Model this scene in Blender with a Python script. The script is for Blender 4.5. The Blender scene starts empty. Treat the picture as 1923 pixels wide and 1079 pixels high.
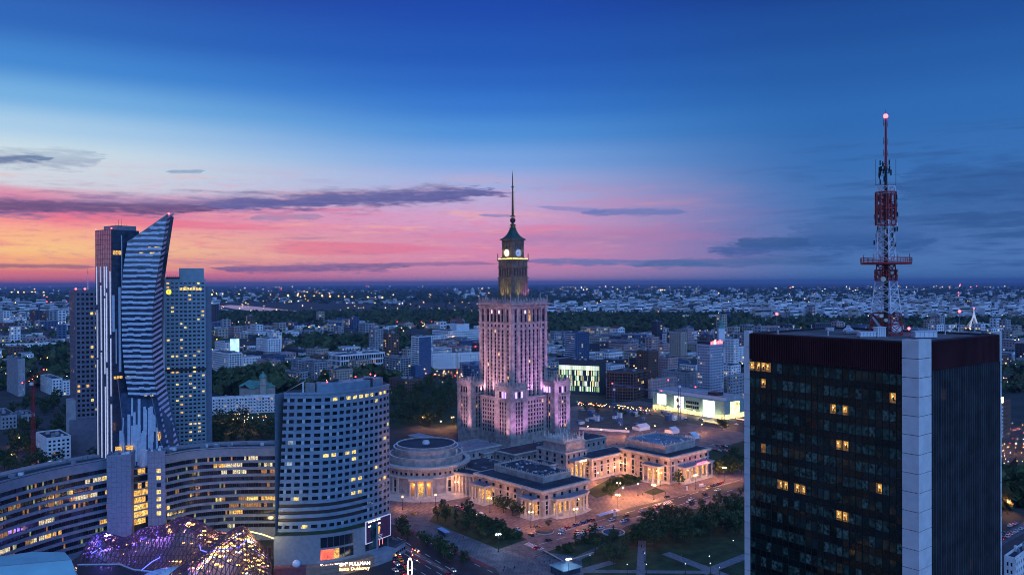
import bpy, math, random
from mathutils import Vector, Matrix
R = math.radians
random.seed(7)
sc = bpy.context.scene
C = sc.collection

# ------------------------------------------------------------------ camera
F, CX, CY, CAMZ = 1496.0, 961.5, 539.5, 141.0
ROLL, PITCH = R(0.253), math.atan((539.5 - 531.0) / 1496.0)
cA, sA, cP, sP = math.cos(ROLL), math.sin(ROLL), math.cos(PITCH), math.sin(PITCH)

def ray(px, py):
    u, v = (px - CX) / F, (CY - py) / F
    x, z = u * cA + v * sA, -u * sA + v * cA
    return Vector((x, cP + z * sP, -sP + z * cP))

def G(px, py, z=0.0):                       # pixel -> point on the level plane z
    r = ray(px, py)
    t = (z - CAMZ) / r.z
    return Vector((r.x * t, r.y * t, z))

def V(px, py, d):                           # pixel -> point at depth d
    r = ray(px, py)
    return Vector((r.x, r.y, r.z)) * (d / r.y) + Vector((0, 0, CAMZ))

cam = bpy.data.objects.new('camera', bpy.data.cameras.new('camera'))
C.objects.link(cam)
cam.data.sensor_width = 36.0
cam.data.lens = 36.0 * F / 1923.0
cam.data.clip_start, cam.data.clip_end = 1.0, 150000.0
_r = Vector((cA, -sA * sP, -sA * cP)); _u = Vector((sA, cA * sP, cA * cP)); _b = Vector((0, -cP, sP))
cam.matrix_world = Matrix(((_r.x, _u.x, _b.x, 0), (_r.y, _u.y, _b.y, 0), (_r.z, _u.z, _b.z, CAMZ), (0, 0, 0, 1)))
sc.camera = cam
vs = sc.view_settings
vs.view_transform = 'Standard'; vs.look = 'None'; vs.exposure = 0.0; vs.gamma = 1.0
try: vs.use_curve_mapping = False
except Exception: pass
sc.render.engine = 'CYCLES'
cy = sc.cycles
cy.use_denoising = True; cy.denoising_prefilter = 'ACCURATE'; cy.pixel_filter_type = 'BLACKMAN_HARRIS'; cy.filter_width = 1.0
cy.max_bounces = 5; cy.diffuse_bounces = 2; cy.glossy_bounces = 3; cy.transmission_bounces = 4
cy.volume_bounces = 0; cy.transparent_max_bounces = 6
cy.use_light_tree = True
cy.sample_clamp_indirect = 6.0
cy.caustics_reflective = False; cy.caustics_refractive = False

# ------------------------------------------------------------------ sky
def s2l(c):
    return tuple((v / 12.92 if v <= 0.04045 else ((v + 0.055) / 1.055) ** 2.4) for v in c)
def hexc(h):
    h = h.lstrip('#')
    return s2l(tuple(int(h[i:i + 2], 16) / 255.0 for i in (0, 2, 4))) + (1.0,)

world = bpy.data.worlds.new('World'); sc.world = world; world.use_nodes = True
wt = world.node_tree
for n in list(wt.nodes): wt.nodes.remove(n)

class E:                                    # small node-expression helper
    def __init__(s, sock): s.s = sock
    def _m(s, op, o=None, o2=None):
        n = wt.nodes.new('ShaderNodeMath'); n.operation = op
        wt.links.new(s.s, n.inputs[0])
        for i, q in ((1, o), (2, o2)):
            if q is None: continue
            if isinstance(q, E): wt.links.new(q.s, n.inputs[i])
            else: n.inputs[i].default_value = q
        return E(n.outputs[0])
    def __add__(s, o): return s._m('ADD', o)
    def __sub__(s, o): return s._m('SUBTRACT', o)
    def __mul__(s, o): return s._m('MULTIPLY', o)
    def __truediv__(s, o): return s._m('DIVIDE', o)
    def abs(s): return s._m('ABSOLUTE')
    def max(s, o): return s._m('MAXIMUM', o)
    def min(s, o): return s._m('MINIMUM', o)
def step(e, a, b, oa=0.0, ob=1.0):          # smoothstep of e from a to b
    n = wt.nodes.new('ShaderNodeMapRange'); n.interpolation_type = 'SMOOTHSTEP'
    wt.links.new(e.s, n.inputs[0])
    if a > b: a, b, oa, ob = b, a, ob, oa
    for i, q in enumerate((a, b, oa, ob)): n.inputs[i + 1].default_value = q
    return E(n.outputs[0])
def wmix(f, a, b):
    n = wt.nodes.new('ShaderNodeMix'); n.data_type = 'RGBA'
    if isinstance(f, E): wt.links.new(f.s, n.inputs[0])
    else: n.inputs[0].default_value = f
    for i, q in ((6, a), (7, b)):
        if isinstance(q, tuple): n.inputs[i].default_value = q
        else: wt.links.new(q, n.inputs[i])
    return n.outputs[2]

tc = wt.nodes.new('ShaderNodeTexCoord')
sx = wt.nodes.new('ShaderNodeSeparateXYZ'); wt.links.new(tc.outputs['Generated'], sx.inputs[0])
dx, dy, dz = E(sx.outputs[0]), E(sx.outputs[1]), E(sx.outputs[2])
el = dz._m('ARCSINE') * 57.29578
az = dx._m('ARCTAN2', dy) * 57.29578        # 0 ahead, positive to the right
SUN_AZ = -48.0
dl = ((az - SUN_AZ + 180.0)._m('FLOORED_MODULO', 360.0) - 180.0).abs()   # degrees away from the sunset
def ramp(points):
    n = wt.nodes.new('ShaderNodeValToRGB'); n.color_ramp.interpolation = 'EASE'
    cr = n.color_ramp
    while len(cr.elements) < len(points): cr.elements.new(0.5)
    for e, (p, h) in zip(cr.elements, points):
        e.position = p / 30.0; e.color = hexc(h)
    f = el / 30.0
    wt.links.new(f.s, n.inputs[0])
    return n.outputs[0]
left = ramp([(0, 'b5607f'), (0.7, 'e4757f'), (1.4, 'fbac7c'), (2.3, 'ffc888'), (3.1, 'fdb88c'), (3.9, 'f69494'), (4.7, 'e07c9c'),
             (5.4, 'd0a4c0'), (6.3, 'd0d6e2'), (8.0, 'cfe0e8'), (9.8, 'a8cdea'), (11.5, '74b0e2'), (13.5, '4188d2'), (16, '2b67ba'), (19.5, '264ca4'), (28, '1c3a8c')])
mid = ramp([(0, 'a884b2'), (0.8, 'cc8ab2'), (2.0, 'db8eb6'), (3.2, 'd590ba'), (4.6, 'd6a2cc'), (6.0, 'bdaeda'), (7.2, 'a2b2e2'),
            (8.8, '7ca6e2'), (10.7, '4f90d9'), (12.5, '3577ce'), (14.3, '2965c2'), (16, '2259b8'), (19.5, '1c49ac'), (28, '173c98')])
right = ramp([(0, '4470a8'), (1.0, '4c78b4'), (3.0, '4c76b4'), (5.5, '4273b4'), (8, '366eb4'), (11, '2c69b2'), (14, '245ca6'),
              (16.5, '1e509c'), (19.5, '18408e'), (28, '153680')])
base = wmix(step(dl, 14.0, 47.0), left, mid)
base = wmix(step(dl, 44.0, 71.0), base, right)

def comb(x, y, z):
    n = wt.nodes.new('ShaderNodeCombineXYZ')
    for i, q in enumerate((x, y, z)):
        if isinstance(q, E): wt.links.new(q.s, n.inputs[i])
        else: n.inputs[i].default_value = q
    return n.outputs[0]
def noise(vec, scale, detail=4.0, rough=0.55):
    n = wt.nodes.new('ShaderNodeTexNoise'); n.inputs['Scale'].default_value = scale
    n.inputs['Detail'].default_value = detail; n.inputs['Roughness'].default_value = rough
    wt.links.new(vec, n.inputs['Vector'])
    return E(n.outputs[0])
streak = noise(comb(az * 0.11, el * 1.15, 0.0), 1.0, 5.0, 0.6)
streak2 = noise(comb(az * 0.05, el * 0.9, 7.3), 1.0, 3.0, 0.5)
fine = noise(comb(az * 0.35, el * 2.2, 3.1), 1.0, 5.0, 0.6)
fine2 = noise(comb(az * 0.9, el * 5.5, 1.7), 1.0, 6.0, 0.65)
low = step(el, 0.2, 1.2) * step(el, 8.5, 4.5)
warm = step(dl, 70.0, 35.0)
# pink lit undersides and mauve streaks low over the sunset
base = wmix(step(streak2, 0.50, 0.60) * low * warm * 0.55, base, hexc('e8688f'))
base = wmix(step(streak, 0.56, 0.70) * low * warm * 0.50, base, hexc('9a6fa6'))
base = wmix(step(streak, 0.47, 0.34) * low * warm * 0.45, base, hexc('ffb59a'))
base = wmix(step(fine2, 0.5, 0.68) * low * warm * 0.38, base, hexc('c4809f'))
base = wmix(step(fine, 0.52, 0.66) * low * warm * 0.32, base, hexc('f07a98'))
coolc = step(dl, 58.0, 80.0)
base = wmix(step(streak, 0.50, 0.64) * step(el, 0.3, 1.0) * step(el, 11.5, 7.0) * coolc * 0.7, base, hexc('2d5590'))

def e_of(px, py):
    r = ray(px, py).normalized()
    return math.degrees(math.atan2(r.x, r.y)), math.degrees(math.asin(r.z))
def cloud(b, pts, half, col, dens=0.9, wob=0.5, soft=0.6):
    (a0, e0), (a1, e1) = e_of(*pts[0]), e_of(*pts[-1])
    am, em = e_of(*pts[1]) if len(pts) == 3 else ((a0 + a1) / 2, (e0 + e1) / 2)
    t = (az - a0) / (a1 - a0)
    bend = em - (e0 + (e1 - e0) * (am - a0) / (a1 - a0)); tm = (am - a0) / (a1 - a0)
    line = t * (e1 - e0) + e0
    if abs(bend) > 1e-4: line = line + t * (t * -1.0 + 1.0) * (bend / max(tm * (1 - tm), 0.05))
    h = half / F * 57.3
    d = ((el - line) + (fine - 0.5) * (wob * h * 2.4) + (streak - 0.5) * (h * 2.0) + (fine2 - 0.5) * (h * 1.9)).abs() / h
    ends = step(t, -0.03, 0.16) * step(t, 1.03, 0.84)
    # thickness follows the ends
    f = step(d / (ends * 0.9 + 0.1), 1.0 + soft * 0.5, 1.0 - soft) * step(ends, 0.0, 0.12) * (fine2 * 0.9 + 0.45).min(1.0) * dens
    return wmix(f, b, hexc(col))
base = cloud(base, [(-260, 392), (330, 384), (960, 358)], 17, '70669c', 0.85, 1.1, 0.9)
base = cloud(base, [(360, 385), (660, 376), (950, 357)], 11, '5a5f9e', 0.9, 0.7)
base = cloud(base, [(-120, 384), (420, 392)], 9, '5a4678', 0.8, 0.6)
base = cloud(base, [(-160, 298), (200, 300)], 13, '6a8cb4', 0.5, 1.4, 1.0)
base = cloud(base, [(-160, 300), (100, 298)], 6, '3a5f96', 0.75, 1.0)
base = cloud(base, [(310, 323), (385, 322)], 4, '7390b4', 0.7)
base = cloud(base, [(395, 505), (770, 500)], 8, '735f97', 0.92, 0.6)
base = cloud(base, [(700, 498), (940, 494)], 4, '8a6a9e', 0.8, 0.6)
base = cloud(base, [(-60, 498), (185, 500)], 4, '8c5f80', 0.8)
base = cloud(base, [(470, 410), (610, 407)], 6, '9a86b4', 0.8)
base = cloud(base, [(900, 404), (965, 406)], 3, '7f86c0', 0.8)
base = cloud(base, [(1010, 388), (1140, 396)], 4, '7684c4', 0.7)
base = cloud(base, [(1090, 397), (1290, 398)], 7, '6076b6', 0.8, 0.8)
base = cloud(base, [(940, 448), (1300, 444)], 11, 'a080b4', 0.55, 0.7, 1.0)
base = cloud(base, [(980, 490), (1360, 497)], 6, '5a74b0', 0.85, 0.6)
base = cloud(base, [(1190, 498), (1560, 486)], 8, '44699f', 0.7, 0.8)
base = cloud(base, [(1330, 470), (1760, 452)], 17, '2f5a9a', 0.8, 0.8, 0.9)
base = cloud(base, [(1380, 455), (1520, 456)], 9, '2f5892', 0.75, 0.7)
base = cloud(base, [(1480, 440), (2150, 380)], 50, '2b5390', 0.42, 0.9, 1.0)
base = cloud(base, [(1680, 350), (2200, 330)], 40, '26508f', 0.6, 0.9, 1.0)
base = cloud(base, [(1540, 392), (1600, 391)], 4, '3a66a4', 0.6)
# below the horizon the sky carries on as its lowest band
sky = wt.nodes.new('ShaderNodeTexSky'); sky.sky_type = 'NISHITA'; sky.sun_disc = False
sky.sun_elevation = R(1.0); sky.sun_rotation = R(SUN_AZ); sky.altitude = 140
add = wt.nodes.new('ShaderNodeMix'); add.data_type = 'RGBA'; add.blend_type = 'ADD'; add.inputs[0].default_value = 0.004
wt.links.new(base, add.inputs[6]); wt.links.new(sky.outputs[0], add.inputs[7])
bg = wt.nodes.new('ShaderNodeBackground'); bg.inputs['Strength'].default_value = 1.0
wt.links.new(add.outputs[2], bg.inputs['Color'])
wo = wt.nodes.new('ShaderNodeOutputWorld'); wt.links.new(bg.outputs[0], wo.inputs[0])
world.cycles.sampling_method = 'MANUAL'; world.cycles.sample_map_resolution = 512

sun = bpy.data.objects.new('sun', bpy.data.lights.new('sun', 'SUN')); C.objects.link(sun)
sun.data.energy = 2.6; sun.data.angle = R(80); sun.data.color = (0.22, 0.45, 1.0)  # added broad blue fill standing in for dusk skylight, not direct sunlight
sun.rotation_euler = Vector((-0.28, 0.8, -0.7)).to_track_quat('-Z', 'Y').to_euler()

# ------------------------------------------------------------------ materials
MATS = {}
def mat(name, col, rough=0.8, var=0.15, scale=0.3, metal=0.0, spec=0.4, bump=0.0, bscale=2.0, col2=None, emit=None, estr=0.0, evar=0.0, escale=0.35):
    if name in MATS: return MATS[name]
    m = bpy.data.materials.new(name); m.use_nodes = True; MATS[name] = m
    nt = m.node_tree; bs = nt.nodes['Principled BSDF']
    bs.inputs['Roughness'].default_value = rough; bs.inputs['Metallic'].default_value = metal
    bs.inputs['Specular IOR Level'].default_value = spec
    co = nt.nodes.new('ShaderNodeTexCoord')
    ge = nt.nodes.new('ShaderNodeNewGeometry')
    c = tuple(col) + (1,)
    if var or col2:
        nz = nt.nodes.new('ShaderNodeTexNoise'); nz.inputs['Scale'].default_value = scale; nz.inputs['Detail'].default_value = 5
        nt.links.new(ge.outputs['Position'], nz.inputs['Vector'])
        rp = nt.nodes.new('ShaderNodeValToRGB')
        a = tuple(v * (1 - var) for v in col) + (1,); b = (tuple(col2) + (1,)) if col2 else tuple(min(1, v * (1 + var)) for v in col) + (1,)
        rp.color_ramp.elements[0].position = 0.34; rp.color_ramp.elements[1].position = 0.66
        rp.color_ramp.elements[0].color = a; rp.color_ramp.elements[1].color = b
        nt.links.new(nz.outputs[0], rp.inputs[0]); nt.links.new(rp.outputs[0], bs.inputs['Base Color'])
    else:
        bs.inputs['Base Color'].default_value = c
    if bump:
        nb = nt.nodes.new('ShaderNodeTexNoise'); nb.inputs['Scale'].default_value = bscale; nb.inputs['Detail'].default_value = 4
        nt.links.new(co.outputs['Object'], nb.inputs['Vector'])
        bp = nt.nodes.new('ShaderNodeBump'); bp.inputs['Strength'].default_value = bump; bp.inputs['Distance'].default_value = 0.3
        nt.links.new(nb.outputs[0], bp.inputs['Height']); nt.links.new(bp.outputs[0], bs.inputs['Normal'])
    if emit:
        bs.inputs['Emission Color'].default_value = tuple(emit) + (1,)
        bs.inputs['Emission Strength'].default_value = estr
        if evar:                            # rooms: uneven brightness behind the panes
            vz = nt.nodes.new('ShaderNodeTexNoise'); vz.inputs['Scale'].default_value = escale; vz.inputs['Detail'].default_value = 6
            vz.inputs['Roughness'].default_value = 0.75
            nt.links.new(ge.outputs['Position'], vz.inputs['Vector'])
            mr = nt.nodes.new('ShaderNodeMapRange'); mr.inputs[1].default_value = 0.36; mr.inputs[2].default_value = 0.66
            mr.inputs[3].default_value = estr * (1 - evar); mr.inputs[4].default_value = estr * (1 + evar)
            nt.links.new(vz.outputs[0], mr.inputs[0]); nt.links.new(mr.outputs[0], bs.inputs['Emission Strength'])
    return m
def emi(name, col, s, evar=0.0, escale=0.35): return mat(name, (0.05, 0.05, 0.05), 0.5, 0, emit=col, estr=s, evar=evar, escale=escale)

glass = mat('dark_glass', (0.012, 0.018, 0.028), 0.12, 0.3, 0.2, spec=0.6)
glassb = mat('blue_glass', (0.03, 0.05, 0.08), 0.12, 0.4, 0.2, spec=0.7)
lit = emi('lit_room_amber', (1.0, 0.52, 0.10), 0.95, 1.0, 0.9)
lity = emi('lit_room_yellow', (1.0, 0.68, 0.18), 1.1, 1.0, 0.9)
litd = emi('lit_room_dim', (1.0, 0.42, 0.08), 0.35, 1.0, 1.1)
litg = emi('lit_room_greenish', (0.75, 0.85, 0.4), 0.3, 1.0, 0.9)
litw = emi('lit_room_pale', (1.0, 0.8, 0.5), 0.8, 1.0, 1.3)
litc = emi('lit_room_white', (0.75, 0.88, 1.0), 0.5, 0.8, 0.45)
stone_u = mat('dim_palace_stone', (0.15, 0.13, 0.10), 0.85, 0.3, 0.3, bump=0.3, bscale=1.5)  # darker copy of the palace stone: weaker light up high put into colour
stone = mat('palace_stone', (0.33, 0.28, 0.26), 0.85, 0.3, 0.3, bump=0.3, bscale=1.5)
stone_l = mat('pale_stone', (0.46, 0.42, 0.38), 0.85, 0.15, 0.3)
roofdark = mat('roof_felt', (0.035, 0.042, 0.055), 0.75, 0.4, 0.12)
roofblue = mat('roof_sheet', (0.16, 0.2, 0.25), 0.45, 0.3, 0.12, spec=0.5)
conc = mat('concrete', (0.33, 0.33, 0.34), 0.85, 0.2, 0.2)
white = mat('white_render', (0.74, 0.74, 0.74), 0.8, 0.12, 0.2)
grey = mat('grey_render', (0.30, 0.31, 0.33), 0.85, 0.18, 0.2)
beige = mat('beige_render', (0.42, 0.36, 0.30), 0.85, 0.15, 0.2)
pinkw = mat('rose_render', (0.42, 0.30, 0.29), 0.85, 0.15, 0.2)
brown = mat('brown_brick', (0.14, 0.085, 0.065), 0.85, 0.2, 0.4)
darkw = mat('dark_cladding', (0.05, 0.055, 0.07), 0.6, 0.2, 0.3)
teal = mat('teal_cladding', (0.16, 0.30, 0.30), 0.55, 0.15, 0.3)
metal_w = mat('white_metal', (0.66, 0.67, 0.70), 0.45, 0.1, 0.4, spec=0.5)
metal_g = mat('grey_metal', (0.25, 0.27, 0.30), 0.45, 0.15, 0.5, metal=0.3)
metal_d = mat('dark_metal', (0.03, 0.03, 0.035), 0.5, 0.2, 0.5)
redpaint = mat('red_paint', (0.38, 0.03, 0.035), 0.5, 0.2, 0.5)
copper = mat('green_copper', (0.10, 0.26, 0.20), 0.6, 0.2, 0.3)
gold = mat('gilding', (0.22, 0.15, 0.05), 0.45, 0.2, 0.5, metal=0.6)
rooftile = mat('red_roof_tile', (0.17, 0.05, 0.045), 0.85, 0.25, 0.4)
leafA = mat('leaf_dark', (0.035, 0.065, 0.025), 0.75, 0.45, 0.5, spec=0.2)
leafB = mat('leaf_mid', (0.055, 0.085, 0.03), 0.75, 0.45, 0.5, spec=0.2)
leafC = mat('leaf_olive', (0.07, 0.085, 0.035), 0.75, 0.45, 0.5, spec=0.2)
bark = mat('bark', (0.06, 0.045, 0.035), 0.9, 0.3, 2.0)
red_e = emi('red_beacon', (1.0, 0.04, 0.05), 14.0)
warm_e = emi('sodium_lamp', (1.0, 0.62, 0.20), 16.0)
white_e = emi('white_lamp', (0.85, 0.92, 1.0), 9.0)

# ------------------------------------------------------------------ mesh helpers
class MB:
    def __init__(s): s.v = []; s.f = []; s.m = []; s.mats = []
    def mi(s, m):
        if m not in s.mats: s.mats.append(m)
        return s.mats.index(m)
    def face(s, pts, m):
        i = len(s.v); s.v.extend([tuple(p) for p in pts]); s.f.append(tuple(range(i, i + len(pts)))); s.m.append(s.mi(m))
    def hexa(s, p, m, skip=()):            # p: 4 bottom (ccw) + 4 top
        i = len(s.v); s.v.extend([tuple(q) for q in p]); k = s.mi(m)
        for j, q in enumerate(((3, 2, 1, 0), (4, 5, 6, 7), (0, 1, 5, 4), (1, 2, 6, 5), (2, 3, 7, 6), (3, 0, 4, 7))):
            if j in skip: continue
            s.f.append(tuple(i + a for a in q)); s.m.append(k)
    def box(s, x0, x1, y0, y1, z0, z1, m):
        s.hexa([(x0, y0, z0), (x1, y0, z0), (x1, y1, z0), (x0, y1, z0), (x0, y0, z1), (x1, y0, z1), (x1, y1, z1), (x0, y1, z1)], m)
    def obox(s, o, ux, n, a0, a1, d0, d1, z0, z1, m):   # oriented box on a facade
        def p(a, d, z): return (o[0] + ux[0] * a + n[0] * d, o[1] + ux[1] * a + n[1] * d, o[2] + z)
        s.hexa([p(a0, d1, z0), p(a1, d1, z0), p(a1, d0, z0), p(a0, d0, z0), p(a0, d1, z1), p(a1, d1, z1), p(a1, d0, z1), p(a0, d0, z1)], m)
    def prism(s, poly, z0, z1, m, mtop=None):
        n = len(poly); i = len(s.v); k = s.mi(m)
        s.v.extend([(p[0], p[1], z0) for p in poly] + [(p[0], p[1], z1) for p in poly])
        for a in range(n):
            b = (a + 1) % n; s.f.append((i + a, i + b, i + n + b, i + n + a)); s.m.append(k)
        s.f.append(tuple(i + n + a for a in range(n))); s.m.append(s.mi(mtop or m))
        s.f.append(tuple(i + n - 1 - a for a in range(n))); s.m.append(k)
    def lathe(s, c, prof, n, m, a0=0.0, a1=2 * math.pi, rot=0.0):
        full = abs(a1 - a0 - 2 * math.pi) < 1e-6; N = n if full else n + 1; i = len(s.v); k = s.mi(m)
        for r, z in prof:
            for j in range(N):
                a = rot + a0 + (a1 - a0) * j / n
                s.v.append((c[0] + r * math.cos(a), c[1] + r * math.sin(a), c[2] + z))
        for q in range(len(prof) - 1):
            for j in range(n):
                b = (j + 1) % N
                s.f.append((i + q * N + j, i + q * N + b, i + (q + 1) * N + b, i + (q + 1) * N + j)); s.m.append(k)
    def disc(s, c, r, n, m, rot=0.0):
        s.face([(c[0] + r * math.cos(rot + 2 * math.pi * j / n), c[1] + r * math.sin(rot + 2 * math.pi * j / n), c[2]) for j in range(n)], m)
    def tube(s, a, b, r0, r1, m, n=5, cap=True):
        a, b = Vector(a), Vector(b); d = (b - a)
        if d.length < 1e-6: return
        d.normalize(); x = d.orthogonal().normalized(); y = d.cross(x); i = len(s.v); k = s.mi(m)
        for p, r in ((a, r0), (b, r1)):
            for j in range(n):
                t = 2 * math.pi * j / n; s.v.append(tuple(p + x * (r * math.cos(t)) + y * (r * math.sin(t))))
        for j in range(n):
            e = (j + 1) % n; s.f.append((i + j, i + e, i + n + e, i + n + j)); s.m.append(k)
        if cap:
            s.f.append(tuple(i + n + j for j in range(n))); s.m.append(k); s.f.append(tuple(i + n - 1 - j for j in range(n))); s.m.append(k)
    def ball(s, c, r, m, n=8, q=5, sz=1.0):
        s.lathe(c, [(max(r * math.sin(math.pi * j / q), 1e-3), -r * sz * math.cos(math.pi * j / q)) for j in range(q + 1)], n, m)
    def mesh(s, name):
        me = bpy.data.meshes.new(name); me.from_pydata(s.v, [], s.f)
        for m in s.mats: me.materials.append(m)
        if len(s.mats) > 1: me.polygons.foreach_set('material_index', s.m)
        return me

def link(name, data, parent=None):
    o = bpy.data.objects.new(name, data); C.objects.link(o)
    if parent is not None: o.parent = parent
    return o
def tag(o, label=None, cat=None, group=None, kind=None):
    if label: o['label'] = label
    if cat: o['category'] = cat
    if group: o['group'] = group
    if kind: o['kind'] = kind
    return o
def thing(name, label, cat, loc=(0, 0, 0), rotz=0.0, group=None):
    o = link(name, None); o.location = loc; o.rotation_euler = (0, 0, rotz)
    return tag(o, label, cat, group)
def part(name, mb, parent, smooth=False, kind=None, label=None):
    me = mb.mesh(name)
    if smooth: me.polygons.foreach_set('use_smooth', [True] * len(me.polygons))
    o = link(name, me, parent)
    return tag(o, label, None, None, kind)
def copy_tree(o, parent=None):
    c = o.copy(); C.objects.link(c); c.parent = parent
    for ch in list(o.children): copy_tree(ch, c)
    return c

def pane_cells(mb, o, ux, n, cols, rows, pick, d=0.03):
    for (z0, z1) in rows:
        for (a0, a1) in cols:
            p = [(o[0] + ux[0] * a + n[0] * d, o[1] + ux[1] * a + n[1] * d, o[2] + z) for a, z in ((a0, z0), (a1, z0), (a1, z1), (a0, z1))]
            mb.face(p, pick())
def relief(mb, o, ux, n, w, z0, z1, cols, rows, m, pp=0.35, bp=0.28):
    e = [0.0] + [v for c in cols for v in c] + [w]
    for i in range(0, len(e), 2):
        if e[i + 1] - e[i] > 0.02: mb.obox(o, ux, n, e[i], e[i + 1], 0.0, pp, z0, z1, m)
    e = [z0] + [v for c in rows for v in c] + [z1]
    for i in range(0, len(e), 2):
        if e[i + 1] - e[i] > 0.02: mb.obox(o, ux, n, 0.0, w, 0.0, bp, e[i], e[i + 1], m)
def grid(w, n, frac, m0=0.0, m1=0.0):       # n openings over w, each frac of its bay
    b = (w - m0 - m1) / n
    return [(m0 + b * (i + 0.5 - frac / 2), m0 + b * (i + 0.5 + frac / 2)) for i in range(n)]
def picker(p_lit, mats=None, dark=None):
    mats = mats or (lit, lity, litd, litw, litc, lity)
    def f():
        if random.random() < p_lit: return random.choice(mats)
        return dark or glass
    return f
AL, AR = R(-42), R(48)                      # street grid: back-left and back-right directions
def reach(N, ang, px, py=560):
    r = ray(px, py); t = r.x / r.y
    return (t * N.y - N.x) / (math.sin(ang) - t * math.cos(ang))
# ------------------------------------------------------------------ setting: ground, river, roads, squares
def groundmat():
    m = bpy.data.materials.new('city_ground'); m.use_nodes = True
    nt = m.node_tree; bs = nt.nodes['Principled BSDF']; bs.inputs['Roughness'].default_value = 0.9
    co = nt.nodes.new('ShaderNodeTexCoord')
    cols = []
    for sc_, e0, e1, a, b in ((0.004, 0.42, 0.58, (0.016, 0.026, 0.016, 1), (0.05, 0.052, 0.055, 1)), (0.03, 0.4, 0.6, (0.012, 0.02, 0.012, 1), (0.06, 0.06, 0.06, 1))):
        n = nt.nodes.new('ShaderNodeTexNoise'); n.inputs['Scale'].default_value = sc_; n.inputs['Detail'].default_value = 8
        nt.links.new(co.outputs['Object'], n.inputs['Vector'])
        r = nt.nodes.new('ShaderNodeValToRGB'); r.color_ramp.elements[0].position = e0; r.color_ramp.elements[1].position = e1
        r.color_ramp.elements[0].color = a; r.color_ramp.elements[1].color = b
        nt.links.new(n.outputs[0], r.inputs[0]); cols.append(r.outputs[0])
    mx = nt.nodes.new('ShaderNodeMix'); mx.data_type = 'RGBA'; mx.inputs[0].default_value = 0.5
    nt.links.new(cols[0], mx.inputs[6]); nt.links.new(cols[1], mx.inputs[7]); nt.links.new(mx.outputs[2], bs.inputs['Base Color'])
    return m
_g = MB(); _gm = groundmat()
ys = [-2500, -400, 200, 600, 1200, 2500, 5000, 10000, 20000, 40000, 62000]
for i in range(len(ys) - 1):
    for k in range(8):
        x0, x1 = -46000 + 11500 * k, -46000 + 11500 * (k + 1)
        _g.face([(x0, ys[i], 0), (x1, ys[i], 0), (x1, ys[i + 1], 0), (x0, ys[i + 1], 0)], _gm)
tag(link('ground', _g.mesh('ground')), kind='structure')

asph = mat('asphalt', (0.05, 0.05, 0.055), 0.85, 0.25, 0.15)
asphd = mat('asphalt_dark', (0.028, 0.03, 0.036), 0.7, 0.3, 0.2)
paveA = mat('paving_rose', (0.24, 0.175, 0.16), 0.8, 0.3, 0.12, bump=0.2)
paveB = mat('paving_grey', (0.15, 0.155, 0.17), 0.8, 0.3, 0.2, bump=0.2)
pathm = mat('path_slabs', (0.20, 0.21, 0.23), 0.8, 0.2, 0.4)
lawn = mat('lawn', (0.022, 0.045, 0.014), 0.9, 0.5, 0.15, bump=0.4, bscale=1.2)
bike = mat('red_cycle_lane', (0.20, 0.035, 0.04), 0.8, 0.2, 0.4)
paint = mat('road_paint', (0.55, 0.55, 0.55), 0.7, 0.3, 0.8)
soil = mat('site_soil', (0.12, 0.085, 0.06), 0.9, 0.3, 0.1)
water = mat('river_water', (0.62, 0.64, 0.70), 0.22, 0.05, 0.05, metal=0.9)

def paved(m, size, rot, dark=.72):            # slab joints and tone shifts on top of a paving material
    nt = m.node_tree; bs = nt.nodes['Principled BSDF']; src = bs.inputs['Base Color'].links[0].from_socket
    ge = nt.nodes.new('ShaderNodeNewGeometry'); mp = nt.nodes.new('ShaderNodeMapping'); mp.inputs['Rotation'].default_value = (0, 0, rot); nt.links.new(ge.outputs['Position'], mp.inputs[0])
    br = nt.nodes.new('ShaderNodeTexBrick'); br.inputs['Scale'].default_value = 1.0 / size; br.inputs['Mortar Size'].default_value = .03; br.inputs['Color1'].default_value = (1, 1, 1, 1); br.inputs['Color2'].default_value = (.8, .8, .8, 1); br.inputs['Mortar'].default_value = (dark * .6,) * 3 + (1,)
    nt.links.new(mp.outputs[0], br.inputs[0]); mx = nt.nodes.new('ShaderNodeMix'); mx.data_type = 'RGBA'; mx.blend_type = 'MULTIPLY'; mx.inputs[0].default_value = 1.0
    nt.links.new(src, mx.inputs[6]); nt.links.new(br.outputs[0], mx.inputs[7]); nt.links.new(mx.outputs[2], bs.inputs['Base Color'])
paved(paveA, 9.0, R(42)); paved(paveB, 5.0, R(50)); paved(pathm, 2.5, R(20))
def sheet(name, pts, z, m, kind='structure', world_pts=None):
    mb = MB(); w = world_pts or [G(*p) for p in pts]
    mb.face([(p[0], p[1], z) for p in w], m)
    return tag(link(name, mb.mesh(name)), kind=kind)
def slab(name, pts, z0, z1, m, mt=None):     # raised bed or pavement with a kerb
    mb = MB(); w = [G(*p) for p in pts]; mb.prism([(p.x, p.y) for p in w], z0, z1, m, mt)
    return tag(link(name, mb.mesh(name)), kind='structure')
def strip(name, a, b, wid, z, m, dash=None, kind='structure', parent=None):   # line on the ground between two pixels
    A, B = G(*a), G(*b); d = (B - A); L = d.length; d.normalize(); q = Vector((-d.y, d.x, 0)) * (wid / 2); mb = MB()
    s = 0.0
    while s < L:
        e = min(L, s + (dash[0] if dash else L))
        P, Q = A + d * s, A + d * e
        mb.face([(P + q).to_tuple()[:2] + (z,), (P - q).to_tuple()[:2] + (z,), (Q - q).to_tuple()[:2] + (z,), (Q + q).to_tuple()[:2] + (z,)], m)
        s += (dash[0] + dash[1]) if dash else L + 1
    return tag(link(name, mb.mesh(name)), kind=kind)

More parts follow.
